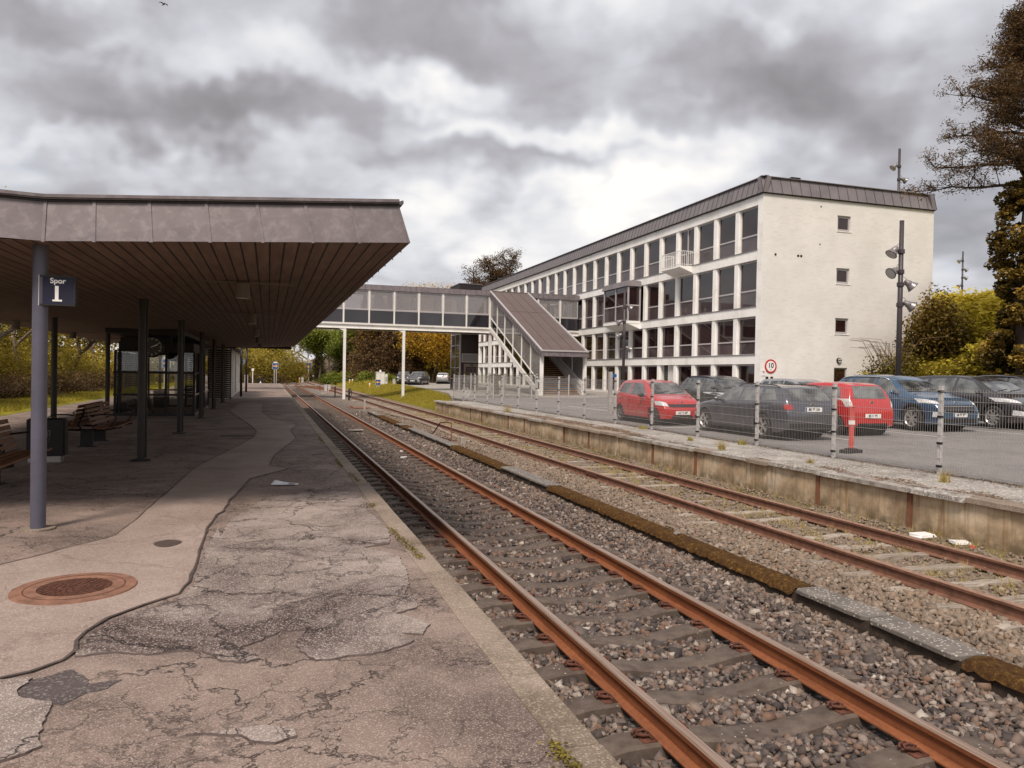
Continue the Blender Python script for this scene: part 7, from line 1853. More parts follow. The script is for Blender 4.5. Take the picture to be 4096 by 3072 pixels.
def grow(h, r, seed, levels=4, spread=.75, split=(3, 4), trunk_frac=.35, lean=.0, up=.25, shrink=.68, bend=.18, crown=None):
    """returns segments [(p0,p1,r0,r1)] and tips"""
    rd = random.Random(seed); segs = []; tips = []
    def branch(p, d, L, r_, lv):
        n = 3 if lv < levels else 2; q = p
        for k in range(n):
            d = (d+Vector((rd.uniform(-bend, bend), rd.uniform(-bend, bend), rd.uniform(-bend, bend)+up*.12*(lv > 0)))).normalized()
            q2 = q+d*L/n; ra = r_*(1-.35*k/n); rb = r_*(1-.35*(k+1)/n); segs.append((q, q2, ra, rb)); q = q2
            if lv >= levels-1 or (lv > 0 and k > 0 and rd.random() < .5): tips.append((q, lv))
            if 0 < lv < levels and k < n-1 and rd.random() < .6:
                e = (d+Vector((rd.uniform(-1, 1), rd.uniform(-1, 1), rd.uniform(-.4, .8)))*spread).normalized(); branch(q, e, L*shrink*.7, rb*.5, lv+1)
        if lv < levels:
            for i in range(rd.randint(*split)):
                a = 2*PI*(i+rd.random()*.8)/split[1]; side = d.orthogonal().normalized(); side = Matrix.Rotation(a, 3, d) @ side
                e = (d*(1-spread*.5)+side*spread+Vector((0, 0, up))).normalized(); branch(q, e, L*shrink*rd.uniform(.8, 1.15), r_*.62*.65**0, lv+1)
        else: tips.append((q, lv))
    branch(Vector((0, 0, 0)), Vector((lean, 0, 1)).normalized(), h*trunk_frac, r, 0)
    return segs, tips
def seg_mesh(name, segs, mat, parent, minr=.008, n=5):
    S = [s for s in segs if s[2] > minr*.5]; N = len(S)
    P0 = np.array([s[0][:] for s in S]); P1 = np.array([s[1][:] for s in S]); R0 = np.maximum([s[2] for s in S], minr); R1 = np.maximum([s[3] for s in S], minr)
    D = P1-P0; D /= np.linalg.norm(D, axis=1)[:, None]+1e-9; ref = np.where(np.abs(D[:, 2:3]) > .9, [[1., 0, 0]], [[0, 0, 1.]]); U = np.cross(D, ref); U /= np.linalg.norm(U, axis=1)[:, None]; W = np.cross(D, U)
    A_ = np.arange(n)*2*PI/n; ring = U[:, None]*np.cos(A_)[None, :, None]+W[:, None]*np.sin(A_)[None, :, None]
    V = np.concatenate([P0[:, None]+ring*R0[:, None, None], P1[:, None]+ring*R1[:, None, None]], 1).reshape(-1, 3)
    k = np.arange(n); f = np.stack([k, (k+1) % n, n+(k+1) % n, n+k], -1); F = (f[None]+(np.arange(N)*2*n)[:, None, None]).reshape(-1, 4)
    return np_mesh(name, V, F, mat, parent=parent, smooth=True)
def broadleaf(nm, label, cat, loc, h, seed, mat, bark, nleaf=9000, lsize=.24, clump=.55, **kw):
    th = thing(nm, label, cat, loc); segs, tips = grow(h, h*.022, seed, **kw)
    zt = max(t_[0].z for t_ in tips); sc_ = h/zt
    segs = [(a*sc_, b_*sc_, r0_, r1_) for a, b_, r0_, r1_ in segs]; T = np.array([t_[0][:] for t_ in tips])*sc_
    seg_mesh('trunk', segs, bark, th)
    if nleaf:
        idx = rng.integers(0, len(T), nleaf); P = T[idx]+rng.normal(0, clump, (nleaf, 3))*[1, 1, .75]; P[:, 2] = np.maximum(P[:, 2], .4)
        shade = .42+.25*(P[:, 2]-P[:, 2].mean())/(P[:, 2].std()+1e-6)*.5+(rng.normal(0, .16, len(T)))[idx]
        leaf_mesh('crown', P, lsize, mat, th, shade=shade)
    return th
def conifer(nm, label, loc, h, rad, mat, nleaf=12000, lsize=.26, seed=0, z0=.12, droop=.25):
    th = thing(nm, label, 'tree', loc); rd = random.Random(seed); segs = [(Vector((0, 0, h*k/8)), Vector((0, 0, h*(k+1)/8)), h*.016*(1-k/8.5), h*.016*(1-(k+1)/8.5)) for k in range(8)]
    T = []; z = h*z0
    while z < h*.98:
        f = (1-(z-h*z0)/(h*(1-z0))); r_ = rad*(f**.75)*rd.uniform(.75, 1.1); nb = 7
        for i in range(nb):
            a = 2*PI*(i+rd.random())/nb; rr2 = r_*rd.uniform(.6, 1.15); p0 = Vector((0, 0, z)); p1 = Vector((math.cos(a)*rr2, math.sin(a)*rr2, z-droop*rr2+.1*rr2)); segs.append((p0, p1, .05, .01))
            for k in range(3, 12): u = k/11; T.append(p0.lerp(p1, u)[:]+(rr2*.12*(1.2-u),))
        z += h*.035
    seg_mesh('trunk', segs, M['bark'], th); T = np.array(T); idx = rng.integers(0, len(T), nleaf); P = T[idx, :3]+rng.normal(0, 1, (nleaf, 3))*(T[idx, 3:4]+.18)*[1, 1, .7]
    sh = .4+rng.normal(0, .17, len(T))[idx]; leaf_mesh('crown', P, lsize, mat, th, aspect=.4, shade=sh); return th
def bush(nm, label, loc, rx, ry, rz_, mat, n=3500, lsize=.14, group=None, twigs=True, rot=0):
    th = thing(nm, label, 'shrub', loc, rot, group); nl = 9; C_ = rng.uniform(-1, 1, (nl*3, 3)); C_ = C_[(C_**2).sum(1) < 1][:14]; C_[:, 2] = np.abs(C_[:, 2])
    idx = rng.integers(0, len(C_), n); dd = rng.normal(0, 1, (n, 3)); dd /= np.linalg.norm(dd, axis=1)[:, None]
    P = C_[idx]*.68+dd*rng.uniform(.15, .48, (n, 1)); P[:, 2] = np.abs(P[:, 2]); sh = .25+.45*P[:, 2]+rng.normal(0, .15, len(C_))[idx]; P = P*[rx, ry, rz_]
    if twigs:
        segs = []
        for k in range(40):
            q = P[rng.integers(0, n)]*1.05; a = Vector((random.uniform(-.2, .2)*rx, random.uniform(-.2, .2)*ry, 0)); b_ = Vector(q); m_ = a.lerp(b_, .5)+Vector((0, 0, rz_*.12)); segs += [(a, m_, .03, .02), (m_, b_, .02, .006)]
        seg_mesh('stems', segs, M['twig'], th)
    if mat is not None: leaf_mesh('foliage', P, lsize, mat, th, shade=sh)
    return th
def rescale_dup(src, loc, s_, rz_, label, group=None):
    o = dup(src, loc, rz_, label, group, scale=(s_*random.uniform(.9, 1.1), s_*random.uniform(.9, 1.1), s_)); return o

# --- the wood on the left: prototypes then individually placed copies
kw_open = dict(levels=4, spread=.8, split=(3, 3), trunk_frac=.30, up=.30, bend=.25)
W1 = broadleaf('spring_tree', 'tall tree with thin yellow green spring leaves, leftmost in the wood', 'tree', (-17.5, 31, -.1), 11, 1, M['leaf_yg'], M['bark_grey'], 11000, .17, .55, **kw_open)
W2 = broadleaf('spring_tree', 'tree with olive spring leaves behind the first column in the wood', 'tree', (-20, 40, .2), 12, 2, M['leaf_yg'], M['bark_grey'], 11000, .18, .6, levels=4, spread=.9, split=(2, 4), trunk_frac=.26, up=.35, bend=.3)
W3 = broadleaf('dark_tree', 'darker bushy tree in the middle of the left wood', 'tree', (-17.2, 44, 0), 9, 3, M['leaf_olive'], M['bark'], 12000, .17, .65, levels=4, spread=.9, split=(3, 3), trunk_frac=.18, up=.15, bend=.3)
W4 = broadleaf('bare_tree', 'nearly leafless tree with fine brown twigs in the left wood', 'tree', (-16.8, 37.5, 0), 10, 4, M['leaf_yg'], M['bark_grey'], 1200, .12, .5, levels=5, spread=.75, split=(2, 3), trunk_frac=.28, up=.35, bend=.25)
T_ = [W1, W2, W3, W4]
desc = {0: 'tall spring tree with thin yellow green leaves', 1: 'spreading spring tree with olive leaves', 2: 'dark bushy tree', 3: 'bare twiggy tree'}
pos_w = [(-19, 50, 1, 'straight behind the second left column'), (-17, 55, 0, 'left of the glass shelter'), (-22, 58, 2, 'deep in the wood left of the shelter'), (-16.5, 63, 3, 'seen through the left side of the shelter'), (-20, 68, 1, 'behind the shelter roof'), (-17, 76, 0, 'seen through the middle of the shelter'), (-23, 47, 1, 'behind the litter bin'), (-25, 36, 0, 'at the far left behind the wood edge'), (-24, 80, 2, 'behind the shelter, farther back'), (-16, 88, 3, 'seen between shelter and slatted screen'), (-18, 97, 1, 'behind the slatted screen'), (-26, 66, 1, 'far back left of the clock'), (-29, 52, 0, 'far back between the left columns')]
for i, (x, y, k, w) in enumerate(pos_w):
    rescale_dup(T_[k], (x, y, float(terr(x, y))-.1), random.uniform(.85, 1.2), random.uniform(0, 6.28), '%s %s' % (desc[k], w), 'trees of the wood on the left')
for o in T_: o['group'] = 'trees of the wood on the left'
U1 = bush('hazel_bush', 'tall yellow green bush at the wood edge, leftmost', (-17.2, 28, -.3), 3.2, 3.6, 4.6, M['leaf_yg'], 9000, .17, 'tall yellow green bushes at the edge of the left wood')
for i, (x, y, s_, w) in enumerate([(-18, 34, 1.0, 'behind the blue grey column'), (-18.5, 40, .9, 'right of the blue grey column'), (-18, 46, 1.05, 'behind the litter bin'), (-18.6, 52, 1.15, 'behind the middle bench'), (-18, 59, 1.1, 'behind the second left column'), (-18.2, 66, 1.2, 'left of the clock'), (-18, 74, 1.25, 'behind the clock'), (-17.6, 83, 1.3, 'behind the shelter centre'), (-17, 93, 1.3, 'behind the right end of the shelter'), (-16, 104, 1.3, 'seen between shelter and slats'), (-24, 42, 2.0, 'deeper in the wood behind the bin'), (-25, 52, 2.1, 'deeper in the wood behind the bench'), (-26, 64, 2.2, 'deeper in the wood behind the shelter'), (-25, 78, 2.3, 'deeper in the wood behind the clock'), (-23, 94, 2.4, 'deeper in the wood behind the slats'), (-24, 31, 1.9, 'deeper in the wood at the far left'), (-12, 120, 2.0, 'behind the kiosk'), (-6, 135, 2.2, 'right of the kiosk posts'), (-1, 142, 2.1, 'left of the tall arrow sign'), (3, 158, 1.9, 'left of the buffer stop'), (-3, 160, 2.5, 'behind the tall arrow sign'), (-9, 150, 2.5, 'far behind the platform end'), (8, 186, 1.5, 'right of the buffer stop')]):
    rescale_dup(U1, (x, y, float(terr(x, y))-.3), s_, random.uniform(0, 6.28), 'tall yellow green bush %s' % w)
# brambles along the edge
B1 = bush('bramble_thicket', 'brown leafless bramble thicket at the far left edge of the grass', (-15.2, 30, -.3), 2.4, 3.4, 1.5, M['leaf_brown'], 4500, .10, 'brown bramble thickets along the grass')
for i, (x, y, s_, w) in enumerate([(-15.4, 36, 1.0, 'beside the blue grey column'), (-15.5, 43, .9, 'between the first two left columns'), (-15.6, 50, 1.05, 'beside the second left column'), (-15.6, 58, 1.1, 'just left of the glass shelter'), (-15.4, 66, 1.2, 'behind the left side of the shelter'), (-15.0, 75, 1.2, 'behind the middle of the shelter'), (-14.6, 85, 1.2, 'behind the right side of the shelter')]):
    rescale_dup(B1, (x, y, -.35), s_, random.uniform(0, 6.28), 'brown leafless bramble thicket %s' % w)
# --- trees closing the view beyond the platform
F1 = broadleaf('spring_tree', 'tall yellow green tree above the first arrow sign', 'tree', (-3, 150, 0), 12.5, 11, M['leaf_yg'], M['bark_grey'], 9000, .34, .75, **kw_open)
F2 = broadleaf('bare_tree', 'bare fine branched tree above the bend of the tracks', 'tree', (6.3, 196, 0), 16, 12, M['leaf_yg'], M['bark_grey'], 1500, .28, .7, levels=5, spread=.7, split=(2, 3), trunk_frac=.30, up=.35, bend=.22)
g_ = 'trees closing the view beyond the platform'
F1['group'] = g_; F2['group'] = g_
for i, (x, y, k, s_, w) in enumerate([(-8, 146, F1, .95, 'yellow green tree right of the kiosk'), (-14, 150, F1, 1.0, 'yellow green tree behind the kiosk roof posts'), (-21, 140, F1, 1.0, 'yellow green tree behind the slatted screen, far back'), (1.5, 165, F1, .85, 'yellow green tree right of the first arrow sign'), (-28, 125, F1, 1.0, 'yellow green tree far back behind the shelter'), (-1, 178, F2, .85, 'bare tree left of the track bend'), (3.5, 200, F2, .85, 'bare tree directly over the track bend'), (10.5, 205, F2, .85, 'bare tree right of the track bend'), (13.5, 212, F1, 1.0, 'pale tree between bend and green bank'), (-5.5, 168, F2, .75, 'bare tree behind the arrow sign'), (-11, 170, F2, .8, 'bare tree over the platform end'), (-35, 110, F1, 1.1, 'yellow green tree deep in the left wood')]):
    rescale_dup(k, (x, y, float(terr(x, y))-.2), s_, random.uniform(0, 6.28), w)
for i, (x, y, s_, w) in enumerate([(-10, 128, 1.7, 'under the trees right of the kiosk'), (-4, 132, 1.6, 'left of the first arrow sign, far back'), (1, 140, 1.6, 'right of the first arrow sign'), (-17, 125, 1.8, 'behind the kiosk'), (5, 175, 1.7, 'behind the distant buffer stop')]):
    rescale_dup(B1, (x, y, float(terr(x, y))-.2), s_, random.uniform(0, 6.28), 'reddish brown thicket %s' % w)
# --- trees on the bank behind the bridge
g_ = 'trees on the bank behind the footbridge'
def zt(x, y): return float(terr(x, y))-.2
K = []
K.append(broadleaf('birch_tree', 'fresh green tree at the left end of the green bank', 'tree', (11.2, 146, zt(11.2, 146)), 11.0, 21, M['leaf_green'], M['bark_grey'], 12000, .34, .8, levels=4, spread=.7, split=(3, 3), trunk_frac=.22, up=.3))
K.append(conifer('spruce_tree', 'slim dark spruce left of the first white bridge post', (13.0, 138, zt(13, 138)), 10.6, 3.0, M['leaf_dark'], 14000, .34, 1))
K.append(conifer('spruce_tree', 'broad brown spruce between the white bridge posts', (16.2, 119, zt(16.2, 119)), 12.6, 5.0, M['leaf_brown'], 22000, .34, 2, z0=.03))
K.append(conifer('spruce_tree', 'tall brown spruce behind the signal cabinet', (18.2, 114, zt(18.2, 114)), 14, 4.4, M['leaf_brown'], 20000, .32, 3, z0=.04))
K.append(broadleaf('oak_tree', 'wide golden leaved oak right of the second white bridge post', 'tree', (22.2, 106, zt(22.2, 106)), 10.5, 24, M['leaf_gold'], M['bark'], 16000, .27, .8, levels=4, spread=1.0, split=(3, 4), trunk_frac=.24, up=.12, bend=.3))
K.append(broadleaf('oak_tree', 'golden tree behind the lift tower rising over the bridge roof', 'tree', (27.0, 118, zt(27, 118)), 13.2, 25, M['leaf_gold'], M['bark'], 15000, .30, .85, levels=4, spread=.9, split=(3, 4), trunk_frac=.22, up=.2, bend=.3))
K.append(broadleaf('green_tree', 'mid green tree between the slim spruce and the bridge post', 'tree', (13.9, 128, zt(13.9, 128)), 9.5, 26, M['leaf_green'], M['bark'], 12000, .32, .8, levels=4, spread=.8, split=(3, 3), trunk_frac=.16, up=.2))
for o in K: o['group'] = g_
for (x, y, k, s_, w) in [(9.9, 160, 0, .95, 'fresh green tree farthest along the bank'), (12.6, 132, 0, .62, 'young fresh green tree low on the bank'), (24.6, 117, 5, 1.0, 'golden tree showing its top over the bridge roof'), (19.6, 122, 5, .85, 'golden tree behind the tall brown spruce'), (24.6, 112, 4, 1.0, 'golden oak partly hidden by the lift tower'), (20.6, 112, 2, .82, 'brown spruce between cabinet and golden oak'), (31.0, 122, 5, .95, 'golden tree behind the bridge roof, farther right'), (23.5, 120, 5, .92, 'golden tree left of the lift tower top'), (14.8, 124, 3, .90, 'brown spruce just left of the second bridge post'), (10.8, 175, 1, .8, 'small dark spruce far along the bank')]:
    rescale_dup(K[k], (x, y, zt(x, y)), s_, random.uniform(0, 6.28), w)
# pine above the bridge roof
def pine(nm, label, loc, h, seed, nleaf, lsize, clump, **kw):
    th = thing(nm, label, 'tree', loc); segs, tips = grow(h, h*.02, seed, **kw); ztm = max(t_[0].z for t_ in tips); s_ = h/ztm
    segs = [(a*s_, b_*s_, r0_, r1_) for a, b_, r0_, r1_ in segs]; T = np.array([t_[0][:] for t_ in tips])*s_
    seg_mesh('trunk', segs, M['bark'], th); idx = rng.integers(0, len(T), nleaf); P = T[idx]+rng.normal(0, clump, (nleaf, 3))*[1, 1, .55]
    leaf_mesh('crown', P, lsize, M['leaf_brown'], th, aspect=.35, shade=.35+rng.normal(0, .18, len(T))[idx]); return th
pine('pine_tree', 'dark rounded pine rising behind the long building roof', (40.5, 115, 4), 17.0, 31, 42000, .26, .42, levels=4, spread=.95, split=(3, 4), trunk_frac=.42, up=.1, bend=.3)
# bushes on the green bank
G1 = bush('green_shrub', 'rounded green shrub low on the bank behind the first bridge post', (13.6, 112, zt(13.6, 112)), 2.6, 2.6, 1.9, M['leaf_green'], 5000, .24, 'green shrubs on the bank')
for (x, y, s_, w) in [(16.2, 109, .9, 'behind the signal cabinet'), (12.2, 122, 1.1, 'left of the first bridge post'), (11.5, 134, 1.2, 'under the fresh green tree'), (18.6, 108.5, .8, 'beside the parked dark cars'), (10.8, 148, 1.2, 'farthest along the bank')]:
    rescale_dup(G1, (x, y, zt(x, y)), s_, random.uniform(0, 6.28), 'rounded green shrub %s' % w)

# --- bank on the right: shrub cover that nobody could count, single bushes, ivy tree
def bank_cover():
    N = 90000; x = rng.uniform(30.6, 48.6, N); y = rng.uniform(8, 48, N); keep = (y < 37.0) | (x > 39.5); x, y = x[keep], y[keep]; N = len(x)
    hgt = (np.sin(x*.9+y*.5)*.5+np.sin(y*1.3-x*.7)*.4+np.sin(x*2.3+y*2.1)*.25)*.5+.5
    z = terr(x, y)+np.abs(rng.normal(0, .38, N))*(.6+hgt)*np.interp(x, [38, 46], [1, .55])+.05
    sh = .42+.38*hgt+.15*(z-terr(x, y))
    tag(leaf_mesh('bank_shrubs', np.stack([x, y, z], 1), .30, M['leaf_hill'], shade=sh, tilt=1.0), 'yellow green shrubs and ground cover over the whole right bank', 'ground cover', kind='stuff')
bank_cover()
IV1 = bush('ivy_bush', 'dark ivy covered bush against the corner of the white building', (36.9, 34.2, 3.1), 2.5, 2.2, 3.9, M['leaf_ivy'], 10000, .20)
H1 = bush('arching_shrub', 'olive shrub with arching shoots against the white end wall', (32.8, 33.6, .6), 2.2, 2.0, 3.3, M['leaf_olive'], 8000, .16, 'shrubs at the foot of the right bank')
for (x, y, z, s_, w, m_) in [(31.7, 34.2, .1, .62, 'small olive shrub beside the end wall door', 0), (32.4, 32.6, .1, .6, 'olive shrub between the end wall and the lamp pole', 0)]:
    rescale_dup(H1, (x, y, z), s_, random.uniform(0, 6.28), w)
th = H1; mb = MB()
segs = []
for k in range(34):
    a = random.uniform(0, 2*PI); b0 = Vector((random.uniform(-.8, .8), random.uniform(-.8, .8), 1.8)); l = random.uniform(.8, 1.9); p1 = b0+Vector((math.cos(a)*l*.5, math.sin(a)*l*.5, l*.8)); p2 = p1+Vector((math.cos(a)*l*.6, math.sin(a)*l*.6, l*.05)); segs += [(b0, p1, .015, .012), (p1, p2, .012, .004)]
seg_mesh('shoots', segs, M['twig'], H1)
YB = bush('yellow_shrub', 'bright yellow green shrub in the middle of the right bank', (36.5, 29.5, 2.6), 2.6, 2.6, 1.5, M['leaf_hill'], 6000, .19, 'yellow green shrubs on the right bank')
for (x, y, s_, w) in [(32.6, 26.6, .9, 'right of the lamp pole, low down'), (33.4, 30.2, .95, 'in front of the dark ivy bush'), (33.0, 22.8, 1.0, 'straight above the tall dark grey car'), (32.0, 29.6, .72, 'just left of the tall lamp pole'), (32.2, 24.6, .8, 'low down above the blue car'), (35.6, 31.6, 1.05, 'right under the dark ivy bush'), (35.0, 34.6, 1.1, 'against the end wall under the dark ivy bush'), (38.2, 35.2, .7, 'at the far corner of the end wall'), (34.6, 27.8, 1.0, 'halfway up between lamp pole and ivy clad tree'), (38.6, 26.0, 1.1, 'left of the ivy clad tree'), (35.5, 24.0, 1.0, 'above the roof of the tall dark car'), (40.5, 31.5, .75, 'high on the bank below the railing'), (42.8, 35.5, .6, 'just under the terrace railing'), (38.2, 33.5, .7, 'right of the dark ivy bush'), (44.5, 31.0, .6, 'high on the bank beside the ivy clad tree')]:
    rescale_dup(YB, (x, y, float(terr(x, y))-.1), s_, random.uniform(0, 6.28), 'yellow green shrub %s' % w)
def ivy_tree():
    base = Vector((35.2, 27.6, 1.6)); th = thing('ivy_clad_pine', 'tall pine with ivy wrapped trunk and long side boughs at the right edge', 'tree', tuple(base)); rd = random.Random(5)
    H_ = 17.4; segs = []; pts = [Vector((0, 0, 0)), Vector((-.15, .1, 4)), Vector((.0, .1, 8)), Vector((.3, 0, 12)), Vector((.5, 0, H_))]
    for a, b_, ra, rb in zip(pts[:-1], pts[1:], (.42, .36, .28, .18), (.36, .28, .18, .06)): segs.append((a, b_, ra, rb))
    seg_mesh('trunk', segs, M['bark'], th, n=9)
    # ivy mass: many leaf clumps packed round the trunk
    m_ = 420; cz = rng.uniform(-.8, 11.6, m_); ca = rng.uniform(0, 2*PI, m_); cr = (1.18+.16*np.sin(cz*1.1+1))*np.clip((12.6-cz)/3.4, .22, 1)*np.where(cz < 2.5, 1.25, 1)*rng.uniform(.72, 1.16, m_)
    C_ = np.stack([cr*np.cos(ca)+.1, cr*np.sin(ca), cz], -1); n = 52000; idx = rng.integers(0, m_, n); dd = rng.normal(0, 1, (n, 3)); dd /= np.linalg.norm(dd, axis=1)[:, None]
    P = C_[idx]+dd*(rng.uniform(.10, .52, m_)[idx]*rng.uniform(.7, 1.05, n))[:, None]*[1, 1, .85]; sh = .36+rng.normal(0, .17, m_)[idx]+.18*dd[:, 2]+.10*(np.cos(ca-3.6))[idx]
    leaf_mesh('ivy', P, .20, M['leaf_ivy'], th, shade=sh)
    # boughs: mainly to the left as seen across the tracks
    segs = []; T = []
    left = Vector((-math.cos(YAW+.55), math.sin(YAW+.55), 0)); 
    L_ = [(8.6, 6.0, .05, 0), (9.6, 5.4, -.02, .3), (10.8, 3.6, .25, -.3), (11.8, 4.3, .35, .5), (12.8, 3.2, .5, -.6), (13.7, 3.4, .45, .2), (14.6, 2.8, .6, -.2), (15.6, 2.4, .7, .5), (16.4, 1.6, .9, 0), (9.2, 3.0, .1, 2.2), (11.2, 4.2, .2, 2.8), (13.0, 3.6, .3, 3.4), (14.8, 3.0, .5, 2.5), (16.0, 2.0, .6, 3.1), (12.2, 3.6, .2, 1.4), (14.0, 3.0, .3, -1.6), (10.2, 3.4, .1, -1.3)] + [(8.4+.42*k, rd.uniform(2.2, 3.9)*(1-k/24), rd.uniform(.1, .5), rd.uniform(-1.1, 1.1)+(PI if k % 4 == 0 else 0)) for k in range(20)]
    for z, L, rise, da in L_:
        z += 1.3; L *= (.80 if L > 5 else 1.0); L *= max(.28, 1-max(0, z-12.0)/7.0)
        d = Matrix.Rotation(da, 3, 'Z') @ left; p = Vector((.1, 0, z)); n_ = 7; r_ = .10
        for k in range(n_):
            dd = (d+Vector((rd.uniform(-.25, .25), rd.uniform(-.25, .25), rise+rd.uniform(-.2, .2)-.15*k/n_))).normalized(); q = p+dd*L/n_; segs.append((p, q, r_*(1-k/n_*.8), r_*(1-(k+1)/n_*.8))); p = q
            if k >= 1:
                for j in range(4):
                    e = (dd*.5+Vector((rd.uniform(-1, 1), rd.uniform(-1, 1), rd.uniform(-.35, .8)))).normalized(); l = rd.uniform(.35, 1.15)*(1.1-.5*k/n_); q2 = p+e*l; segs.append((p, q2, .03, .012)); T.append(q2[:])
                    for i in range(3): e2 = (e+Vector((rd.uniform(-.8, .8), rd.uniform(-.8, .8), rd.uniform(-.2, .7)))).normalized(); q3 = q2+e2*rd.uniform(.2, .5); segs.append((q2, q3, .014, .006)); T.append(q3[:])
        T.append(p[:])
    seg_mesh('boughs', segs, M['bark'], th); T = np.array(T); n = 52000; idx = rng.integers(0, len(T), n); P = T[idx]+rng.normal(0, .17, (n, 3))*[1, 1, .7]
    leaf_mesh('needles', P, .17, M['leaf_brown'], th, aspect=.26, shade=.46+rng.normal(0, .18, len(T))[idx])
ivy_tree()

# ------------------------------------------------------------------ grass and weeds
def grass(name, label, XY, Z, h, w, mat, kind='stuff', lean=.35):
    N = len(XY); a = rng.uniform(0, 2*PI, N); hh = h*rng.uniform(.5, 1.3, N); ww = w*rng.uniform(.7, 1.3, N); dx = np.cos(a)*ww; dy = np.sin(a)*ww; lx = rng.normal(0, lean, N)*hh; ly = rng.normal(0, lean, N)*hh
    x, y = XY[:, 0], XY[:, 1]; A_ = np.stack([x-dx, y-dy, Z], -1); B_ = np.stack([x+dx, y+dy, Z], -1); C_ = np.stack([x+lx, y+ly, Z+hh], -1)
    V = np.stack([A_, B_, C_], 1).reshape(-1, 3); o = np_mesh(name, V, np.arange(N*3).reshape(-1, 3), mat, {'rnd': rng.uniform(0, 1, N)})
    return tag(o, label, 'grass', kind=kind)
n = 60000; x = rng.uniform(-16, -12.0, n); y = 22+(rng.uniform(0, 1, n)**1.4)*90; XY = np.stack([x, y], 1); grass('grass_verge', 'bright green grass verge along the left track', XY, terr(x, y)-.02, .20, .018, M['blade'])
n = 110000; y = 43.5+(rng.uniform(0, 1, n)**1.3)*70; x = 9.35+rng.uniform(0, 1, n)*np.interp(y, [43, 57, 69, 91, 104, 114], [2.0, 3.6, 4.6, 6.2, 5, 3]); XY = np.stack([x, y], 1); grass('meadow_grass', 'yellow green meadow grass between the second track and the road', XY, terr(x, y)-.02, .30, .022, M['blade'])
n = 30000; x = rng.uniform(10.2, 20, n); y = rng.uniform(106, 160, n); XY = np.stack([x, y], 1); grass('bank_grass', 'light green grass on the bank behind the footbridge', XY, terr(x, y)-.02, .55, .06, M['blade'])
n = 9000; x = rng.uniform(-4.5, 1.3, n); y = rng.uniform(95.3, 112, n); XY = np.stack([x, y], 1); grass('end_grass', 'patch of yellow green grass beyond the platform end', XY, np.full(n, -.74), .35, .04, M['blade'])
def tufts(cx, cy, z, n, r_, h, mat, arr):
    a = rng.uniform(0, 2*PI, n); q = rng.uniform(0, 1, n)**.7*r_; arr.append((np.stack([cx+np.cos(a)*q, cy+np.sin(a)*q], 1), np.full(n, z), h, mat))
arr = []
for k in range(650):
    y = 4.5+rng.uniform(0, 1)**1.2*40; x = rng.choice([rng.uniform(7.5, 8.35), rng.uniform(8.45, 9.15), rng.uniform(7.0, 8.3)]); tufts(x, y, float(zbed(np.array([x]))[0])-.005, 26, rng.uniform(.04, .16), rng.uniform(.04, .12), 0, arr)
XY = np.concatenate([a[0] for a in arr]); Z = np.concatenate([a[1] for a in arr]); H_ = np.concatenate([np.full(len(a[1]), a[2]) for a in arr]); grass('track_weeds', 'thin grass and weeds growing on the disused track', XY, Z, H_, .0035, M['blade_dry'])
x = rng.uniform(8.5, 9.18, 16000); y = 4+rng.uniform(0, 1, 16000)**1.3*38; msk = (np.sin(y*1.7)+np.sin(y*.63+1)+rng.normal(0, .6, 16000)) > .1; x, y = x[msk], y[msk]
grass('wall_foot_moss', 'low mossy growth along the foot of the retaining wall', np.stack([x, y], 1), zbed(x)-.01, .035, .006, M['leaf_olive'], lean=.9)
pl = [((10.95, 15.75, .0), 'green grass tuft at the foot of the fence post nearest the estate car', .15, .20, 'blade'), ((10.95, 20.9, .0), 'green grass tuft by the fence behind the red car bonnet', .22, .17, 'blade'), ((10.2, 16.9, 0), 'small tuft of grass on the pale pavement', .10, .16, 'blade'), ((9.55, 14.5, .02), 'dry brown weed on the wall edge in front of the estate car', .10, .30, 'blade_dry'), ((10.3, 9.4, 0), 'dry straw coloured tuft on the pavement near the right edge', .12, .28, 'blade_dry'), ((9.6, 30.4, .02), 'reddish dry weed bush on the wall edge near the staircase', .30, .45, 'blade_dry'), ((9.85, 12.0, 0), 'small withered tuft near the wall edge', .08, .14, 'blade_dry')]
for (x, y, z), l_, r_, h, mt in pl:
    n = 110; h *= .75; r_ *= .8; a = rng.uniform(0, 2*PI, n); q = rng.uniform(0, 1, n)*r_; o = grass('grass_tuft', l_, np.stack([np.cos(a)*q, np.sin(a)*q], 1), np.zeros(n), h, .004, M[mt]); o.location = (x, y, z); del o['kind']; o['category'] = 'weed'; o['group'] = 'single tufts on the pavement'
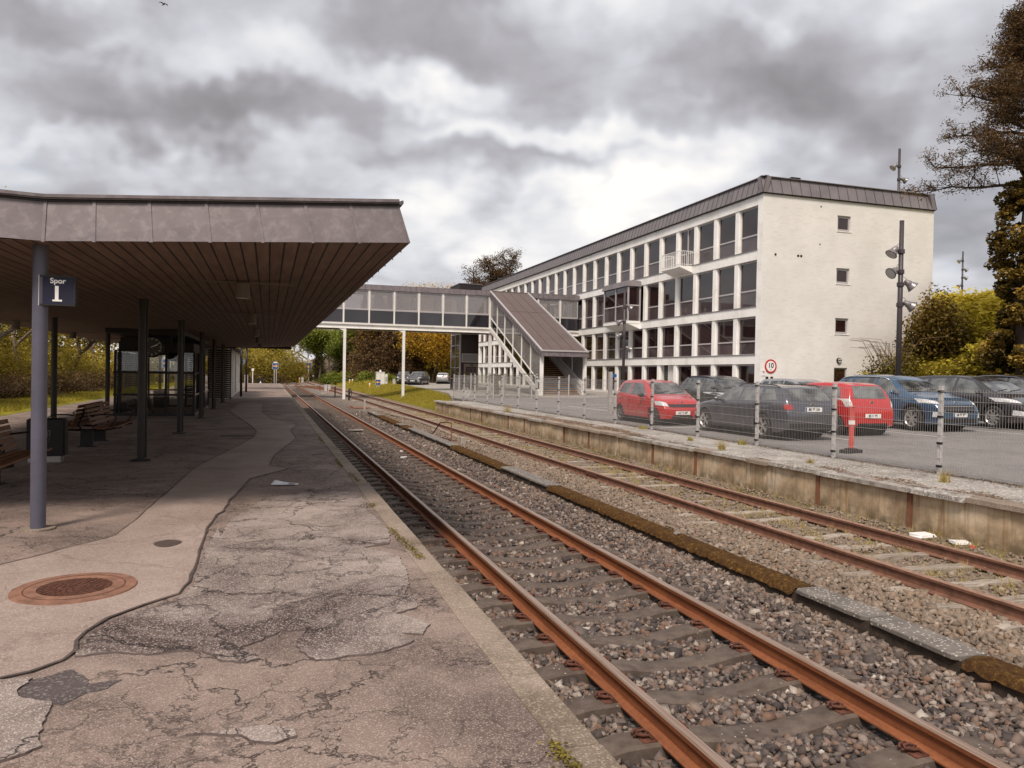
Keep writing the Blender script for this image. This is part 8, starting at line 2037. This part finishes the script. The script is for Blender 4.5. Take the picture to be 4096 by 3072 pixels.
# dark soil strip with dead leaves along the wall edge and at the fence foot
def litter(name, label, n, xr, yr, z, s_, mat, f=None):
    x = rng.uniform(*xr, n); y = rng.uniform(0, 1, n)**1.3*(yr[1]-yr[0])+yr[0]
    if f is not None: k = f(x, y); x, y = x[k], y[k]
    tag(leaf_mesh(name, np.stack([x, y, z(x)+rng.uniform(0, .012, len(x))], 1), s_, mat, tilt=.35), label, 'litter', kind='stuff')
M['dead_leaf'] = leaf_mat('dead_leaves', [(.1, (.06, .03, .018)), (.5, (.20, .11, .06)), (.9, (.42, .29, .18))], .1)
litter('dead_leaves', 'dry brown leaves caught beside the rails of the near track', 4200, (1.45, 2.33), (2, 24), lambda x: zbed(x)+.012, .035, M['dead_leaf'])
litter('dead_leaves', 'dry brown leaves lying along the outer rail of the near track', 1800, (3.5, 4.5), (2, 12), lambda x: zbed(x)+.016, .032, M['dead_leaf'], lambda x, y: rng.uniform(0, 1, len(x)) < np.exp(-((x-3.75)/.25)**2)+.25)
litter('earth_crumbs', 'brown earth and moss crumbs along the broken edge of the low platform', 14000, (9.36, 10.3), (16, 32), lambda x: .004+0*x, .05, M['dead_leaf'], lambda x, y: (x < 9.45+.75*np.clip((y-17)/4, 0, 1)*np.clip((33-y)/6, 0, 1)+rng.normal(0, .08, len(x))))
litter('earth_crumbs', 'brown earth crumbs on the crumbling wall edge near the right border', 5000, (9.3, 9.95), (6, 11.5), lambda x: .010+0*x, .04, M['dead_leaf'], lambda x, y: x < 9.55+.3*np.sin(y*2.1)**2+rng.normal(0, .05, len(x)))
litter('earth_crumbs', 'dark line of earth and leaves along the foot of the fence', 6000, (10.98, 11.26), (7, 44), lambda x: .012+0*x, .035, M['leaf_brown'])
x = rng.uniform(0, 1, 5200); y = 2.5+rng.uniform(0, 1, 5200)**1.4*17; xx = 1.225+.05*np.sin(y*1.3)+rng.normal(0, .022, 5200); k = (np.sin(y*2.9)+np.sin(y*1.1)) > .35
tag(leaf_mesh('kerb_moss', np.stack([xx[k], y[k], .011+rng.uniform(0, .012, k.sum())], 1), .02, M['leaf_olive'], tilt=1.0), 'moss cushions in the joint between asphalt and edge stones', 'moss', kind='stuff')
# seedlings by the kerb at the bottom of the picture
for (x, y), l_ in (((1.58, 3.05), 'yellow green maple seedling between kerb and rail at the bottom edge'), ((1.66, 4.1), 'small grass sprout beside the kerb near the bottom edge'), ((1.72, 3.45), 'thin leafy seedling between kerb and rail')):
    th = thing('seedling', l_, 'weed', (x, y, -.73)); mb = MB(); P = []
    for k in range(9): a = random.uniform(0, 2*PI); l = random.uniform(.08, .2); q = (math.cos(a)*l*.6, math.sin(a)*l*.6, l); mb.tube([(0, 0, 0), (q[0]*.4, q[1]*.4, l*.7), q], .002, 4); P.append(q)
    mb.build('stem', M['twig'], th); P = np.repeat(np.array(P), 7, 0)+rng.normal(0, .014, (63, 3)); leaf_mesh('leaves', P, .03, M['leaf_hill'], th, shade=np.full(63, .8))
